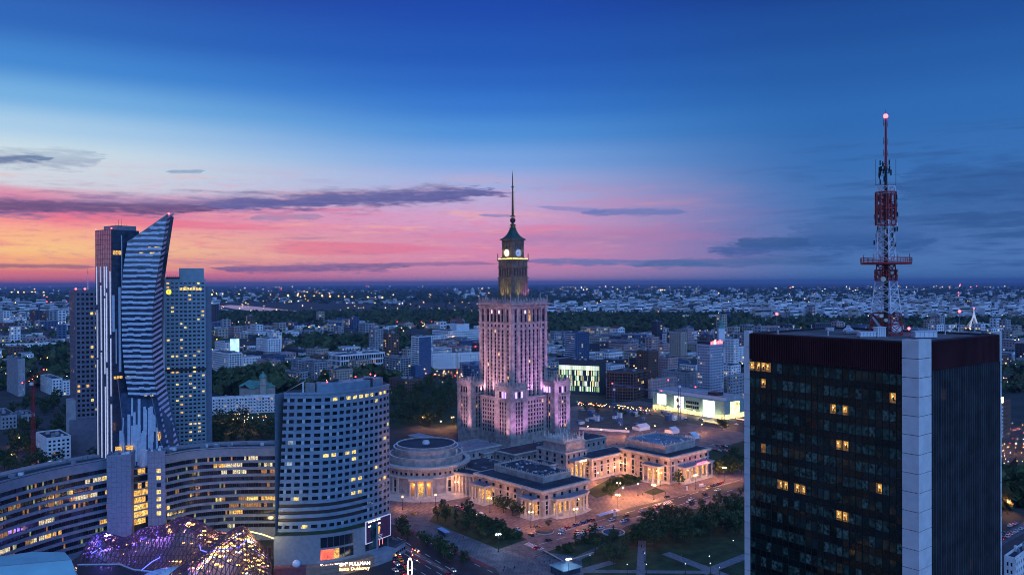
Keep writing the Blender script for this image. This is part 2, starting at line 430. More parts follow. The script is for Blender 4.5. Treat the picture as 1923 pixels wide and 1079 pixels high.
river = sheet('river', [(412, 574.5), (430, 572.5), (470, 574.5), (510, 578.5), (552, 583), (640, 588), (760, 592), (900, 594), (900, 597), (700, 595), (590, 592), (530, 589.5), (480, 584), (440, 580)], 0.6, water)
sheet('city_square', [(560, 905), (735, 905), (900, 850), (1010, 770), (1100, 760), (1200, 752), (1420, 790), (1440, 930), (1180, 985), (1060, 1050), (1010, 1110), (560, 1110)], 0.03, paveA)
sheet('boulevard', [(1040, 745), (1200, 762), (1440, 800), (1440, 812), (1400, 812), (1230, 783), (1040, 752)], 0.05, asph)
sheet('avenue', [(640, 965), (735, 1000), (738, 1020), (900, 1110), (650, 1110), (560, 1060)], 0.06, asphd)
sheet('avenue', [(735, 984), (770, 991), (930, 1066), (1010, 1110), (905, 1110), (735, 1005)], 0.055, asphd)
sheet('forecourt', [(748, 974), (810, 962), (935, 1032), (985, 1048), (940, 1062), (915, 1062), (762, 989)], 0.07, paveB)
sheet('forecourt', [(985, 1048), (1040, 1042), (1120, 1020), (1180, 1060), (1100, 1110), (960, 1110), (930, 1066)], 0.075, paveB)
strip('cycle_lane', (757, 989), (918, 1064), 3.0, 0.09, bike)
strip('cycle_lane', (770, 1042), (800, 1058), 3.0, 0.09, bike)
sheet('street', [(838, 940), (862, 934), (1000, 1002), (1396, 908), (1420, 922), (1180, 985), (1012, 1032), (985, 1040), (925, 1000)], 0.065, mat('street_setts', (0.17, 0.115, 0.11), 0.8, 0.3, 0.3, bump=0.2))
sheet('tram_street', [(1130, 966), (1390, 903), (1420, 914), (1150, 980)], 0.08, asph)
# planted beds with kerbs
slab('garden_bed', [(806, 978), (828, 950), (850, 950), (990, 1012), (936, 1031)], 0.02, 0.16, pathm, lawn)
slab('garden_bed', [(1026, 1036), (1125, 1000), (1165, 1006), (1080, 1045)], 0.02, 0.16, pathm, lawn)
slab('garden_bed', [(1100, 922), (1150, 896), (1182, 902), (1148, 926), (1120, 935)], 0.02, 0.16, pathm, lawn)
slab('garden_bed', [(1140, 905), (1195, 884), (1232, 898), (1180, 912)], 0.02, 0.16, pathm, lawn)
slab('garden_bed', [(1210, 924), (1232, 915), (1250, 922), (1226, 930)], 0.02, 0.16, pathm, lawn)
sheet('park', [(1092, 1050), (1190, 985), (1290, 958), (1400, 935), (1700, 880), (1800, 1110), (1100, 1110)], 0.10, lawn)
sheet('park', [(1320, 850), (1420, 820), (1440, 868), (1350, 880)], 0.09, lawn)
sheet('park', [(395, 775), (540, 770), (540, 860), (395, 850)], 0.04, lawn)
sheet('park', [(728, 715), (862, 705), (868, 800), (728, 800)], 0.04, lawn)
strip('park_path', (1206, 1015), (1203, 1079), 4.2, 0.13, pathm)
strip('park_path', (1095, 1072), (1330, 1074), 4.0, 0.134, pathm)
strip('park_path', (1250, 1038), (1380, 1088), 6.0, 0.138, pathm)
strip('park_path', (1318, 1076), (1410, 1040), 5.5, 0.142, pathm)
strip('park_path', (1090, 1072), (1150, 1055), 5.0, 0.146, pathm)
sheet('building_site', [(1085, 770), (1200, 760), (1290, 778), (1290, 800), (1180, 806), (1085, 800)], 0.06, soil)
# painted markings
for a, b in (((746, 1008), (846, 1068)), ((740, 1028), (830, 1079)), ((742, 1019), (850, 1079)), ((730, 1040), (800, 1079))):
    strip('lane_line', a, b, 0.45, 0.10, paint, (6, 5))
strip('lane_line', (764, 998), (925, 1074), 0.4, 0.10, paint, (5, 6))
strip('lane_line', (1012, 1022), (1380, 918), 0.5, 0.11, paint, (7, 6))
strip('lane_line', (1060, 996), (1395, 899), 0.5, 0.112, paint, (9, 4))
for k in range(9):                           # zebra bars at the crossing
    strip('crossing_stripe', (985 + k * 3.4, 1022 + k * 1.3), (994 + k * 3.4, 1018 + k * 1.3), 1.0, 0.115, paint)
for k in range(7):
    strip('crossing_stripe', (1236 + k * 3.6, 945 - k * 0.9), (1241 + k * 3.6, 949 - k * 0.9), 0.9, 0.115, paint)
for k in range(9):
    strip('parking_line', (1250 + k * 9, 962 - k * 2.4), (1263 + k * 9, 967 - k * 2.4), 0.35, 0.12, paint)
for a, b in (((1096, 893), (1130, 960)), ((1128, 960), (1260, 930)), ((940, 985), (1000, 1008)), ((1000, 1008), (1128, 968)), ((870, 948), (925, 968)), ((1260, 926), (1385, 890))):
    strip('kerb_line', a, b, 0.8, 0.118, pathm)
# ------------------------------------------------------------------ the stone tower and its halls
UA = R(42)                                  # local x = back-right, local y = back-left
FACES = lambda h: [((-h, -h, 0), (1, 0), (0, -1)), ((-h, h, 0), (0, -1), (-1, 0)), ((h, -h, 0), (0, 1), (1, 0)), ((h, h, 0), (-1, 0), (0, 1))]
plit = picker(0.012, (lit, lity))
pur = emi('violet_lit_loggia', (0.55, 0.35, 1.0), 2.2)
def shift(f, c): return ((f[0][0] + c[0], f[0][1] + c[1], f[0][2]), f[1], f[2])
def crown(mb, c, h, z, n, tall, m):         # parapet of merlons and obelisks
    for (o, ux, nn) in [shift(f, c) for f in FACES(h)]:
        o = (o[0], o[1], z); w = 2 * h
        mb.obox(o, ux, nn, 0, w, -0.9, 0.0, 0, tall * 0.28, m)
        for i in range(n):
            a = (i + 0.5) * w / n; s = 0.34 * w / n * 0.8; t = tall * (0.55 + 0.18 * (i % 2) + random.uniform(-0.05, 0.08))
            mb.obox(o, ux, nn, a - s, a + s, -0.85, -0.1, tall * 0.28, t * 0.75, m)
            p = [o[0] + ux[0] * a - nn[0] * 0.5, o[1] + ux[1] * a - nn[1] * 0.5]
            mb.lathe((p[0], p[1], z), [(s * 0.8, t * 0.75), (s * 0.45, t * 0.85), (s * 0.6, t * 0.95), (0.01, t * 1.05)], 4, m)
        for a in (0.0, w * 0.2, w * 0.8):
            p = [o[0] + ux[0] * a - nn[0] * 0.7, o[1] + ux[1] * a - nn[1] * 0.7]
            mb.lathe((p[0], p[1], z), [(0.75, 0), (0.7, tall * 0.7), (0.9, tall * 0.72), (0.5, tall * 0.8), (0.45, tall * 1.1), (0.01, tall * 1.3)], 4, m)
def mouldings(parent, c, h, steps, m, nm='cornice'):
    for (dz, t, out) in steps:
        b = MB(); b.box(c[0] - h - out, c[0] + h + out, c[1] - h - out, c[1] + h + out, dz, dz + t, m); part(nm, b, parent)
def cornice(mb, c, h, z, steps, m):         # projecting moulding rings
    for (dz, t, out) in steps:
        mb.box(c[0] - h - out, c[0] + h + out, c[1] - h - out, c[1] + h + out, z + dz, z + dz + t, m)

AX = Vector((0.9, 676.0, 0.0))
pal = thing('palace_tower', 'tall stepped stone tower with clock and needle spire, floodlit violet', 'tower', AX, UA)
def corner_tower(cx, cy, near):
    s = 9.0; wall = MB(); win = MB(); cap = MB(); cr = MB()
    wall.box(cx - s, cx + s, cy - s, cy + s, 0, 57.4, stone)
    cols = [(18 * a - 0.85, 18 * a + 0.85) for a in (0.33, 0.5, 0.67)]
    rows = [(20 + 3.32 * i + 0.35, 20 + 3.32 * i + 2.5) for i in range(8)]
    for f in FACES(s)[:2] if not near else FACES(s)[:2]:
        o, ux, n = shift(f, (cx, cy)); o2 = (o[0], o[1], 0)
        for (a, b) in cols:
            win.obox(o2, ux, n, a, b, 0, 0.03, 19.4, 46.2, mat('spandrel_stone', (.15, .125, .12), .85, .2))
        pane_cells(win, o2, ux, n, cols, rows, picker(0.03, (lit, lity)), 0.05)
        for a in [(cols[0][0] - 0.8)] + [(cols[i][1] + cols[i + 1][0]) / 2 - 0.4 for i in range(2)] + [cols[2][1]]:
            wall.obox(o2, ux, n, a, a + 0.8, 0, 0.5, 19.0, 46.6, stone)
        pane_cells(win, o2, ux, n, [(a - 0.3, b + 0.3) for a, b in cols], [(49.2, 54.2)], lambda: random.choice((pur, glass, glass)), 0.06)
        for a in (cols[0][0] - 1.3, cols[0][1] + 0.35, cols[1][1] + 0.35, cols[2][1] + 0.35):
            wall.obox(o2, ux, n, a, a + 0.9, 0, 0.45, 48.6, 54.8, stone)
        wall.obox(o2, ux, n, 0, 3.9, 0, 0.4, 17.5, 57.0, stone); wall.obox(o2, ux, n, 14.1, 18, 0, 0.4, 17.5, 57.0, stone)
        pane_cells(win, o2, ux, n, [(a + 0.4, b - 0.4) for a, b in cols], [(47.0, 47.8)], lambda: glass, 0.06)
    crown(cr, (cx, cy), s + 0.5, 57.5, 9, 4.6, stone)
    w = part('corner_tower', wall, pal); mouldings(w, (cx, cy), s, [(17.2, 0.7, 0.55), (46.8, 0.5, 0.6), (48.0, 0.5, 0.7), (55.2, 0.5, 0.6), (56.6, 0.9, 1.1)], stone); part('window_panes', win, w, kind='stuff'); part('parapet', cr, w, kind='stuff')
D = 24.7
for (cx, cy) in ((-D, -D), (-D, D), (D, -D), (D, D)): corner_tower(cx, cy, cx + cy < 0)
# body between the corner towers
b = MB(); wn = MB(); h = 24.0
b.box(-h, h, -h, h, 0, 46.5, stone)
for (o, ux, n) in FACES(h)[:2]:
    cols = [(2 * h * a - 0.8, 2 * h * a + 0.8) for a in (0.27, 0.335, 0.40, 0.465, 0.535, 0.60, 0.665, 0.73)]
    pane_cells(wn, o, ux, n, cols, [(18 + 3.4 * i, 20.2 + 3.4 * i) for i in range(8)], plit, 0.04)
    for c0, c1 in zip(cols[:-1], cols[1:]): b.obox(o, ux, n, (c0[1] + c1[0]) / 2 - 0.5, (c0[1] + c1[0]) / 2 + 0.5, 0, 0.5, 14, 44.5, stone)
cornice(b, (0, 0), h, 0, [(45.0, 0.6, 0.5), (46.4, 0.9, 0.9)], stone)
w = part('lower_body', b, pal); part('window_panes', wn, w, kind='stuff')
# shaft
h = 20.0; b = MB(); wn = MB(); cp = MB(); cr = MB()
b.box(-h, h, -h, h, 40, 124.0, stone)
fr = (0.105, 0.27, 0.385, 0.5, 0.615, 0.73, 0.895)
for (o, ux, n) in FACES(h):
    cols = [(40 * a - 0.95, 40 * a + 0.95) for a in fr]
    rows = [(46.8 + 3.13 * i, 48.9 + 3.13 * i) for i in range(18)]
    for (a, c) in cols: wn.obox(o, ux, n, a, c, 0, 0.03, 46.5, 102.5, mat('spandrel_stone', (.15, .125, .12), .85, .2))
    pane_cells(wn, o, ux, n, cols, rows, plit, 0.06)
    for i in range(len(cols) - 1):
        mid_ = (cols[i][1] + cols[i + 1][0]) / 2
        ww = 0.75 if 0 < i < 5 else 1.2
        b.obox(o, ux, n, mid_ - ww, mid_ + ww, 0, 0.85 if 0 < i < 5 else 1.1, 46, 102.4, stone)
    b.obox(o, ux, n, 0, cols[0][0] - 0.6, 0, 0.8, 46, 123.5, stone); b.obox(o, ux, n, cols[6][1] + 0.6, 40, 0, 0.8, 46, 123.5, stone)
    b.obox(o, ux, n, cols[0][1] + 0.6, cols[0][1] + 2.2, 0, 0.7, 46, 123.5, stone); b.obox(o, ux, n, cols[6][0] - 2.2, cols[6][0] - 0.6, 0, 0.7, 46, 123.5, stone)
    pane_cells(wn, o, ux, n, [(a + 0.1, c - 0.1) for a, c in cols], [(104.6, 106.6)], lambda: glass, 0.06)
    # loggia of tall openings between half columns
    lg = emi('loggia_glow', (1.0, 0.75, 0.9), 2.0)
    redin = mat('loggia_red', (0.13, 0.035, 0.045), 0.9, 0.2, 0.4)
    for j, (a, c) in enumerate(cols):
        wn.obox(o, ux, n, a - 0.5, c + 0.5, 0, 0.03, 108.6, 119.6, redin)
        for (u0, v0, u1, v1, mm) in ((a - 0.2, 109.2, c + 0.2, 114.6, glass), (a + 0.2, 115.6, c - 0.2, 118.4, lg if j in (2, 3, 4) and random.random() < 0.75 else glass)):
            wn.obox(o, ux, n, u0, u1, 0.03, 0.06, v0, v1, lit if (mm is glass and j in (3, 4) and random.random() < 0.35) else mm)
        if 0 < j < 6: b.obox(o, ux, n, a - 1.5, a - 0.75, 0, 0.9, 108.4, 119.9, stone)
    b.obox(o, ux, n, cols[5][1] + 0.75, cols[5][1] + 1.5, 0, 0.9, 108.4, 119.9, stone)
    for i in range(28): cp.obox(o, ux, n, 0.5 + 1.4 * i, 1.1 + 1.4 * i, 0.5, 1.3, 121.9, 122.7, stone)
cornice(cp, (0, 0), h, 0, [(102.6, 0.7, 0.95), (107.4, 0.8, 1.1), (120.2, 0.6, 1.0), (121.2, 0.6, 1.2), (122.8, 0.7, 1.5), (123.5, 0.9, 2.0)], stone)
crown(cr, (0, 0), h + 0.8, 124.4, 13, 5.6, stone)
w = part('shaft', b, pal); part('cornice', cp, w); part('window_panes', wn, w, kind='stuff'); part('parapet', cr, w, kind='stuff')
# upper tier with arches
h = 8.7; b = MB(); wn = MB(); cp = MB()
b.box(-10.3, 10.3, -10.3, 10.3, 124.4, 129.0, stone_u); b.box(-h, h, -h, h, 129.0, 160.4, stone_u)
for (o, ux, n) in FACES(h):
    for i in range(8):
        a = 0.8 + i * (2 * h - 1.6) / 7; b.obox(o, ux, n, a - 0.35, a + 0.35, 0, 0.6, 129, 144.5, stone_u)
    for i in range(5):
        a = 2.6 + i * (2 * h - 5.2) / 4
        wn.obox(o, ux, n, a - 0.85, a + 0.85, 0, 0.04, 147.0, 152.6, metal_d)
        wn.lathe((o[0] + ux[0] * a + n[0] * 0.02, o[1] + ux[1] * a + n[1] * 0.02, 152.6), [(0.85, 0), (0.6, 0.6), (0.02, 0.9)], 8, metal_d)
        b.obox(o, ux, n, a - 1.45, a - 1.0, 0, 0.5, 146.4, 153.4, stone_u); b.obox(o, ux, n, a + 1.0, a + 1.45, 0, 0.5, 146.4, 153.4, stone_u)
    for i in range(6):
        a = 1.4 + i * (2 * h - 2.8) / 5; b.obox(o, ux, n, a - 0.4, a + 0.4, 0, 0.45, 154.8, 159.2, stone_u)
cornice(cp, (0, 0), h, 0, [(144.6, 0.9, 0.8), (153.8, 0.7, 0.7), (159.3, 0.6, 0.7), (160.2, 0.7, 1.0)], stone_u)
for sx_ in (-1, 1):
    for sy_ in (-1, 1): cp.lathe((sx_ * 9.1, sy_ * 9.1, 160.8), [(0.55, 0), (0.5, 3.2), (0.7, 3.4), (0.02, 5.6)], 4, stone_u)
w = part('arcade_tier', b, pal); part('cornice', cp, w); part('arch_openings', wn, w, kind='stuff')
ring = MB(); ge = emi('gallery_light', (1.0, 0.66, 0.12), 5.0)
for (o, ux, n) in FACES(8.9):
    for i in range(9): ring.obox(o, ux, n, 0.5 + i * 1.95, 1.75 + i * 1.95, 0.15, 0.45, 161.0, 161.7, ge)
part('gallery_lights', ring, pal, kind='stuff')
# clock tier
h = 6.4; b = MB(); cp = MB()
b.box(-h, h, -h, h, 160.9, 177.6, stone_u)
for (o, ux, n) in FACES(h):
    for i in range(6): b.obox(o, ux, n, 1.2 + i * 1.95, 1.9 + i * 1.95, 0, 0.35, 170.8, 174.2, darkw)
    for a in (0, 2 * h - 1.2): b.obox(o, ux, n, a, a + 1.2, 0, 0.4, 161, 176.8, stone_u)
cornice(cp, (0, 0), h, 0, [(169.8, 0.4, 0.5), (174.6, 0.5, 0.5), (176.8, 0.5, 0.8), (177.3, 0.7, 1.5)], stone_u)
w = part('clock_tier', b, pal); part('cornice', cp, w)
dial_l = emi('clock_dial_lit', (1.0, 0.82, 0.5), 2.2); dial_d = mat('clock_dial', (0.35, 0.5, 0.72), 0.5, 0.05, emit=(0.25, 0.45, 0.85), estr=0.25)
for k, (o, ux, n) in enumerate(FACES(h)):
    c = Vector((o[0] + ux[0] * h + n[0] * 0.45, o[1] + ux[1] * h + n[1] * 0.45, 166.2)); U = Vector((ux[0], ux[1], 0)); N3 = Vector((n[0], n[1], 0)); Zv = Vector((0, 0, 1))
    mb = MB(); m = dial_l if k in (1, 2) else dial_d
    mb.face([c + U * (3.0 * math.cos(t)) + Zv * (3.0 * math.sin(t)) for t in [2 * math.pi * i / 28 for i in range(28)]], m)
    dd = part('clock_dial', mb, pal)
    rm = MB()
    for i in range(28):
        t0, t1 = 2 * math.pi * i / 28, 2 * math.pi * (i + 1) / 28
        P = lambda r, t, d: c + U * (r * math.cos(t)) + Zv * (r * math.sin(t)) + N3 * d
        rm.hexa([P(3.0, t0, 0), P(3.4, t0, 0), P(3.4, t1, 0), P(3.0, t1, 0), P(3.0, t0, 0.3), P(3.4, t0, 0.3), P(3.4, t1, 0.3), P(3.0, t1, 0.3)], stone_l)
    part('clock_rim', rm, dd)
    hm = MB()
    for ang, L, wd in ((R(205), 1.7, 0.2), (R(190), 2.5, 0.14)):
        dv = U * math.cos(ang) + Zv * math.sin(ang); pv = U * -math.sin(ang) + Zv * math.cos(ang)
        q = [c + N3 * 0.06 + dv * a + pv * e for a, e in ((-0.4, -wd), (L, -wd), (L, wd), (-0.4, wd))]
        hm.hexa([p for p in q] + [p + N3 * 0.05 for p in q], metal_d)
    part('clock_hand', hm, dd); hm = MB()
    for i in range(12):
        t = i * math.pi / 6; q = [c + N3 * 0.04 + U * (r * math.cos(t + e)) + Zv * (r * math.sin(t + e)) for r, e in ((2.3, -0.05), (2.75, -0.05), (2.75, 0.05), (2.3, 0.05))]
        hm.face(q, metal_d)
    part('hour_mark', hm, dd, kind='stuff')
# roof, ball and needle
b = MB()
b.lathe((0, 0, 178.0), [(11.0, 0), (8.4, 1.2), (6.2, 2.9), (4.4, 5.2), (3.2, 7.6), (2.6, 9.0), (3.0, 9.1), (3.0, 9.6), (0.1, 9.8)], 4, mat('dark_copper', (.035, .085, .065), .6, .3, .4), rot=math.pi / 4)
w = part('copper_roof', b, pal)
b = MB()
b.lathe((0, 0, 187.4), [(2.1, 0), (1.9, 2.4), (2.5, 2.6), (2.5, 3.0), (1.4, 3.3), (1.2, 4.2)], 8, gold)
for i in range(8): b.tube((2.4 * math.cos(i * math.pi / 4), 2.4 * math.sin(i * math.pi / 4), 187.4), (2.4 * math.cos(i * math.pi / 4), 2.4 * math.sin(i * math.pi / 4), 190.6), 0.12, 0.1, gold, 4)
part('lantern', b, w)
b = MB(); b.ball((0, 0, 194.0), 2.4, metal_d, 14, 9); part('ball', b, w, True)
b = MB()
prof = [(2.3, 197.0), (2.4, 197.5), (1.2, 198.2)]
for i in range(14):
    z = 198.4 + i * 1.35; r = 1.15 - i * 0.035
    prof += [(r * 0.75, z), (r * 0.75, z + 0.85), (r * 1.15, z + 1.0)]
prof += [(0.6, 218), (0.55, 221.5), (1.2, 222.0), (1.25, 222.5), (0.5, 223), (0.35, 231.5), (0.05, 236)]
b.lathe((0, 0, 0), prof, 8, gold)
for i in range(12):
    z = 199.5 + i * 1.6
    for k in range(6):
        t = k * math.pi / 3 + i * 0.4; r = 1.0
        b.tube((r * math.cos(t), r * math.sin(t), z), (1.75 * math.cos(t), 1.75 * math.sin(t), z + 0.7), 0.12, 0.03, gold, 3)
part('spire', b, w)

# floodlights: fixtures with their own lamps, aimed at the masonry
def floodlight(label, loc, aim, power, col, size=R(70), blend=0.8, group='floodlights aimed at the stone tower', soft=0.8):
    r = thing('floodlight', label, 'floodlight', loc, 0, group)
    d = Vector(aim) - Vector(loc); b = MB()
    b.box(-0.5, 0.5, -0.15, 0.15, 0, 0.5, metal_d); part('bracket', b, r)
    b = MB(); dn = d.normalized(); b.tube(dn * -0.3 + Vector((0, 0, 0.7)), dn * 0.35 + Vector((0, 0, 0.7)), 0.3, 0.45, metal_d, 8, False); part('housing', b, r)
    L = bpy.data.lights.new('floodlight_lamp', 'SPOT'); L.energy = power; L.color = col; L.spot_size = size; L.spot_blend = blend; L.shadow_soft_size = soft
    o = link('floodlight_lamp', L, r); o.location = dn * 0.6 + Vector((0, 0, 0.7)); o.rotation_euler = d.to_track_quat('-Z', 'Y').to_euler()
    return r
def loc2w(x, y, z=0): c_, s_ = math.cos(UA), math.sin(UA); return Vector((AX.x + x * c_ - y * s_, AX.y + x * s_ + y * c_, z))
VIO = (0.88, 0.38, 0.92); ROSE = (1.0, 0.50, 0.62)
for k in (-14, 0, 14):
    floodlight('floodlight on the low roof before the left tower face', loc2w(-23.2, k, 47.6), loc2w(-20, k, 84), 26000, ROSE, R(76))
    floodlight('floodlight on the low roof before the right tower face', loc2w(k, -23.2, 47.6), loc2w(k, -20, 84), 26000, VIO, R(76))
for x, y in ((-52, -30), (-52, 20), (-52, -8)): floodlight('floodlight on the hall roof by the left corner tower', loc2w(x, y, 17), loc2w(-30, y * 0.9, 38), 38000, ROSE, R(80))
for x, y in ((-26, -52), (24, -52), (0, -52)): floodlight('floodlight on the hall roof by the right corner tower', loc2w(x, y, 17), loc2w(x * 0.95, -30, 38), 38000, VIO, R(80))
for y in (-26, 22): floodlight('far floodlight on the low roofs aimed at the left tower face', loc2w(-98, y, 14), loc2w(-20, y * .2, 88), 360000, ROSE, R(44), .9, soft=2.0)
for x in (-30, 26): floodlight('far floodlight on the low roofs aimed at the right tower face', loc2w(x, -92, 14), loc2w(x * .2, -20, 88), 320000, VIO, R(44), .9, soft=2.0)
for x, y, ax_, ay_, c in ((-13.5, 3, -9, 2, (1.0, 0.7, 0.2)), (-13.5, -6, -9, -4, (1.0, 0.7, 0.2)), (-3, -13.5, -2, -9, (1.0, 0.7, 0.2)), (5.5, -13.5, 5, -9, (1.0, 0.25, 0.9))):
    floodlight('coloured floodlight at the foot of the arcade tier', loc2w(x, y, 125.6), loc2w(ax_, ay_, 137), 9000, c, R(60))
for x, y in ((-9.6, -2), (-9.6, 4), (-2, -9.6), (4, -9.6)):
    floodlight('amber floodlight on the clock gallery', loc2w(x, y, 161.5), loc2w(x * 0.55, y * 0.55, 176), 3000 if x < y else 900, (1.0, 0.75, 0.35), R(90))

# --- low halls around the tower
lwarm = (1.0, 0.40, 0.07)
def glow(name, parent, loc, power, col=lwarm, r=0.4):
    L = bpy.data.lights.new(name, 'POINT'); L.energy = power; L.color = col; L.shadow_soft_size = r
    o = link(name, L, parent); o.location = loc
    return o
def lanterns(parent, loc, power):           # hanging lantern with its own light
    b = MB(); b.tube((loc[0], loc[1], loc[2] + 2.0), (loc[0], loc[1], loc[2] + 0.4), 0.04, 0.04, metal_d, 4); b.ball(loc, 0.35, emi('portico_lantern', (1, .5, .12), 8), 8, 6)
    o = part('lantern', b, parent)
    glow('lantern_light', o, (loc[0], loc[1], loc[2] - 0.6), power * 0.5)
def hall(name, label, N, wx, wy, z, attic, cat='building', wins=True, flr=None):
    r = thing(name, label, cat, (N.x, N.y, 0), UA)
    b = MB(); b.box(0, wx, 0, wy, 0, z, stone)
    wn = MB()
    for (o, ux, n, w) in (((0, 0, 0), (1, 0), (0, -1), wx), ((0, wy, 0), (0, -1), (-1, 0), wy)):
        k = max(2, int(w / 6.6)); cols = grid(w, k, 0.30)
        if wins:
            pane_cells(wn, o, ux, n, cols, [(z - 5.0, z - 2.9)], lambda: glass, 0.05)
            pane_cells(wn, o, ux, n, cols, [(2.2, 4.6), (5.2, 7.4), (8.0, z - 6.6)], picker(0.02, (lit,)), 0.05)
            for c0, c1 in cols:
                b.obox(o, ux, n, c0 - 0.5, c0, 0, 0.35, 1.6, z - 6.2, stone_l); b.obox(o, ux, n, c1, c1 + 0.5, 0, 0.35, 1.6, z - 6.2, stone_l)
                b.obox(o, ux, n, c0, c1, 0, 0.2, 4.7, 5.1, stone_l); b.obox(o, ux, n, c0, c1, 0, 0.2, 7.5, 7.9, stone_l)
        b.obox(o, ux, n, 0, w, 0, 0.4, 0, 1.4, stone_l)
        b.obox(o, ux, n, -0.3, w + 0.3, 0, 0.35, z - 6.0, z - 5.5, stone_l)
    part('wall', b, r); part('window_panes', wn, r, kind='stuff')
    c = MB()
    c.box(-0.7, wx + 0.7, -0.7, wy + 0.7, z - 1.9, z - 1.2, stone_l); c.box(-1.3, wx + 1.3, -1.3, wy + 1.3, z - 1.2, z - 0.4, stone_l); c.box(-1.6, wx + 1.6, -1.6, wy + 1.6, z - 0.4, z + 0.4, stone_l)
    for (o, ux, n, w) in (((0, 0, 0), (1, 0), (0, -1), wx), ((0, wy, 0), (0, -1), (-1, 0), wy)):
        for i in range(int(w / 1.5)): c.obox(o, ux, n, 0.4 + 1.5 * i, 1.0 + 1.5 * i, 0.7, 1.2, z - 1.85, z - 1.25, stone)
    part('cornice', c, r)
    t = MB(); t.box(0.5, wx - 0.5, 0.5, wy - 0.5, z + 0.38, z + 0.55, roofdark)
    rf = part('roof', t, r)
    if attic:
        x0, x1, y0, y1, hh, mm = attic
        a = MB(); a.box(x0, x1, y0, y1, z + 0.5, z + hh, stone); part('attic', a, r)
        a = MB(); a.box(x0 + 0.6, x1 - 0.6, y0 + 0.6, y1 - 0.6, z + hh, z + hh + 0.15, mm)
        for i in range(48):
            px_, py_ = random.uniform(x0 + 2, x1 - 3), random.uniform(y0 + 2, y1 - 3); s_ = random.uniform(0.4, 1.3)
            a.box(px_, px_ + s_ * 1.4, py_, py_ + s_, z + hh + 0.1, z + hh + random.uniform(0.5, 1.2), random.choice((metal_g, metal_w, roofblue)))
        part('roof_plant', a, r, kind='stuff')
        a = MB()
        for (o, ux, n, w) in (((x0, y0, 0), (1, 0), (0, -1), x1 - x0), ((x0, y1, 0), (0, -1), (-1, 0), y1 - y0), ((x1, y0, 0), (0, 1), (1, 0), y1 - y0), ((x1, y1, 0), (-1, 0), (0, 1), x1 - x0)):
            a.obox(o, ux, n, 0, w, -0.4, 0.05, z + hh, z + hh + 0.5, stone_l)
            for i in range(int(w / 1.7)):
                a.obox(o, ux, n, 0.3 + 1.7 * i, 1.0 + 1.7 * i, -0.5, 0.1, z + hh + 0.5, z + hh + 1.2, stone_l)
                if i % 3 == 0: a.obox(o, ux, n, 0.45 + 1.7 * i, 0.85 + 1.7 * i, -0.4, 0.0, z + hh + 1.2, z + hh + 2.0, stone_l)
        part('parapet', a, r, kind='stuff')
    return r
def portico(r, o, ux, n, w, depth, zt, ncol, curved=0.0, light=2600, glowmat=True):
    b = MB()
    def p(a, d): return (o[0] + ux[0] * a + n[0] * d, o[1] + ux[1] * a + n[1] * d)
    def front(t): return depth + curved * (1 - (2 * t - 1) ** 2)
    k = 12 if curved else 1
    outl = [p(-0.8, 0)] + [p(-0.8 + (w + 1.6) * i / k, front(i / k) + 0.8) for i in range(k + 1)] + [p(w + 0.8, 0)]
    b.prism(outl, zt - 1.9, zt - 0.9, stone_l)
    o2 = [p(-1.3, 0)] + [p(-1.3 + (w + 2.6) * i / k, front(i / k) + 1.3) for i in range(k + 1)] + [p(w + 1.3, 0)]
    b.prism(o2, zt - 0.9, zt, stone_l, roofblue)
    e = part('portico_roof', b, r)
    st = MB()
    for j in range(4): st.prism([p(-1 - 0.35 * j, 0)] + [p(-1 - 0.35 * j + (w + 2 + 0.7 * j) * i / k, front(i / k) + 1.0 + 0.5 * j) for i in range(k + 1)] + [p(w + 1 + 0.35 * j, 0)], 0, 0.62 - 0.15 * j, stone_l)
    part('step', st, r)
    for i in range(ncol):
        t = i / (ncol - 1); q = p(w * t, front(t)); c = MB()
        c.lathe((q[0], q[1], 0), [(0.95, 0.6), (0.95, 1.0), (0.72, 1.1), (0.6, zt - 3.0), (0.85, zt - 2.5), (0.85, zt - 1.9)], 10, stone_l)
        part('column', c, r, True)
    d = MB()
    for i in range(ncol - 1):
        a = w * (i + 0.5) / (ncol - 1); d.obox((o[0], o[1], 0), ux, n, a - 0.9, a + 0.9, 0.05, 0.12, 0.7, zt * 0.62, lit)
    part('door_panes', d, r, kind='stuff')
    for t in ((0.25, 0.75) if w > 12 else (0.5,)):
        q = p(w * t, front(t) * 0.5); lanterns(r, (q[0], q[1], zt - 4.0), light)

N1 = G(1019, 974); Wx1, Wy1 = reach(N1, AR, 1103), reach(N1, AL, 893)
h1 = hall('stone_hall', 'long stone hall with two lit porticos beside the round hall', N1, Wx1, Wy1, 16.5, (12, Wx1 - 3, 12, Wy1 - 4, 4.0, roofdark))
portico(h1, (8, 0, 0), (1, 0), (0, -1), Wx1 - 13, 3.6, 11.5, 7, 3.0, 2400)
portico(h1, (0, 13, 0), (0, -1), (-1, 0), 9.5, 5.0, 12.0, 4, 0, 2000)
portico(h1, (0, Wy1 - 2, 0), (0, -1), (-1, 0), 13, 5.5, 12.0, 5, 0, 1700)
N2 = G(1258, 909); Wx2, Wy2 = reach(N2, AR, 1330), reach(N2, AL, 1166)
h2 = hall('stone_hall', 'stone hall with red neon sign over its portico across the entrance court', N2, Wx2, Wy2, 18.5, (7, Wx2 - 4, 9, Wy2 + 2, 5.5, roofblue))
portico(h2, (9, 0, 0), (1, 0), (0, -1), Wx2 - 13, 5.5, 11.5, 6, 0, 1700)
portico(h2, (0, 19, 0), (0, -1), (-1, 0), 13, 5.5, 12.5, 4, 0, 500)
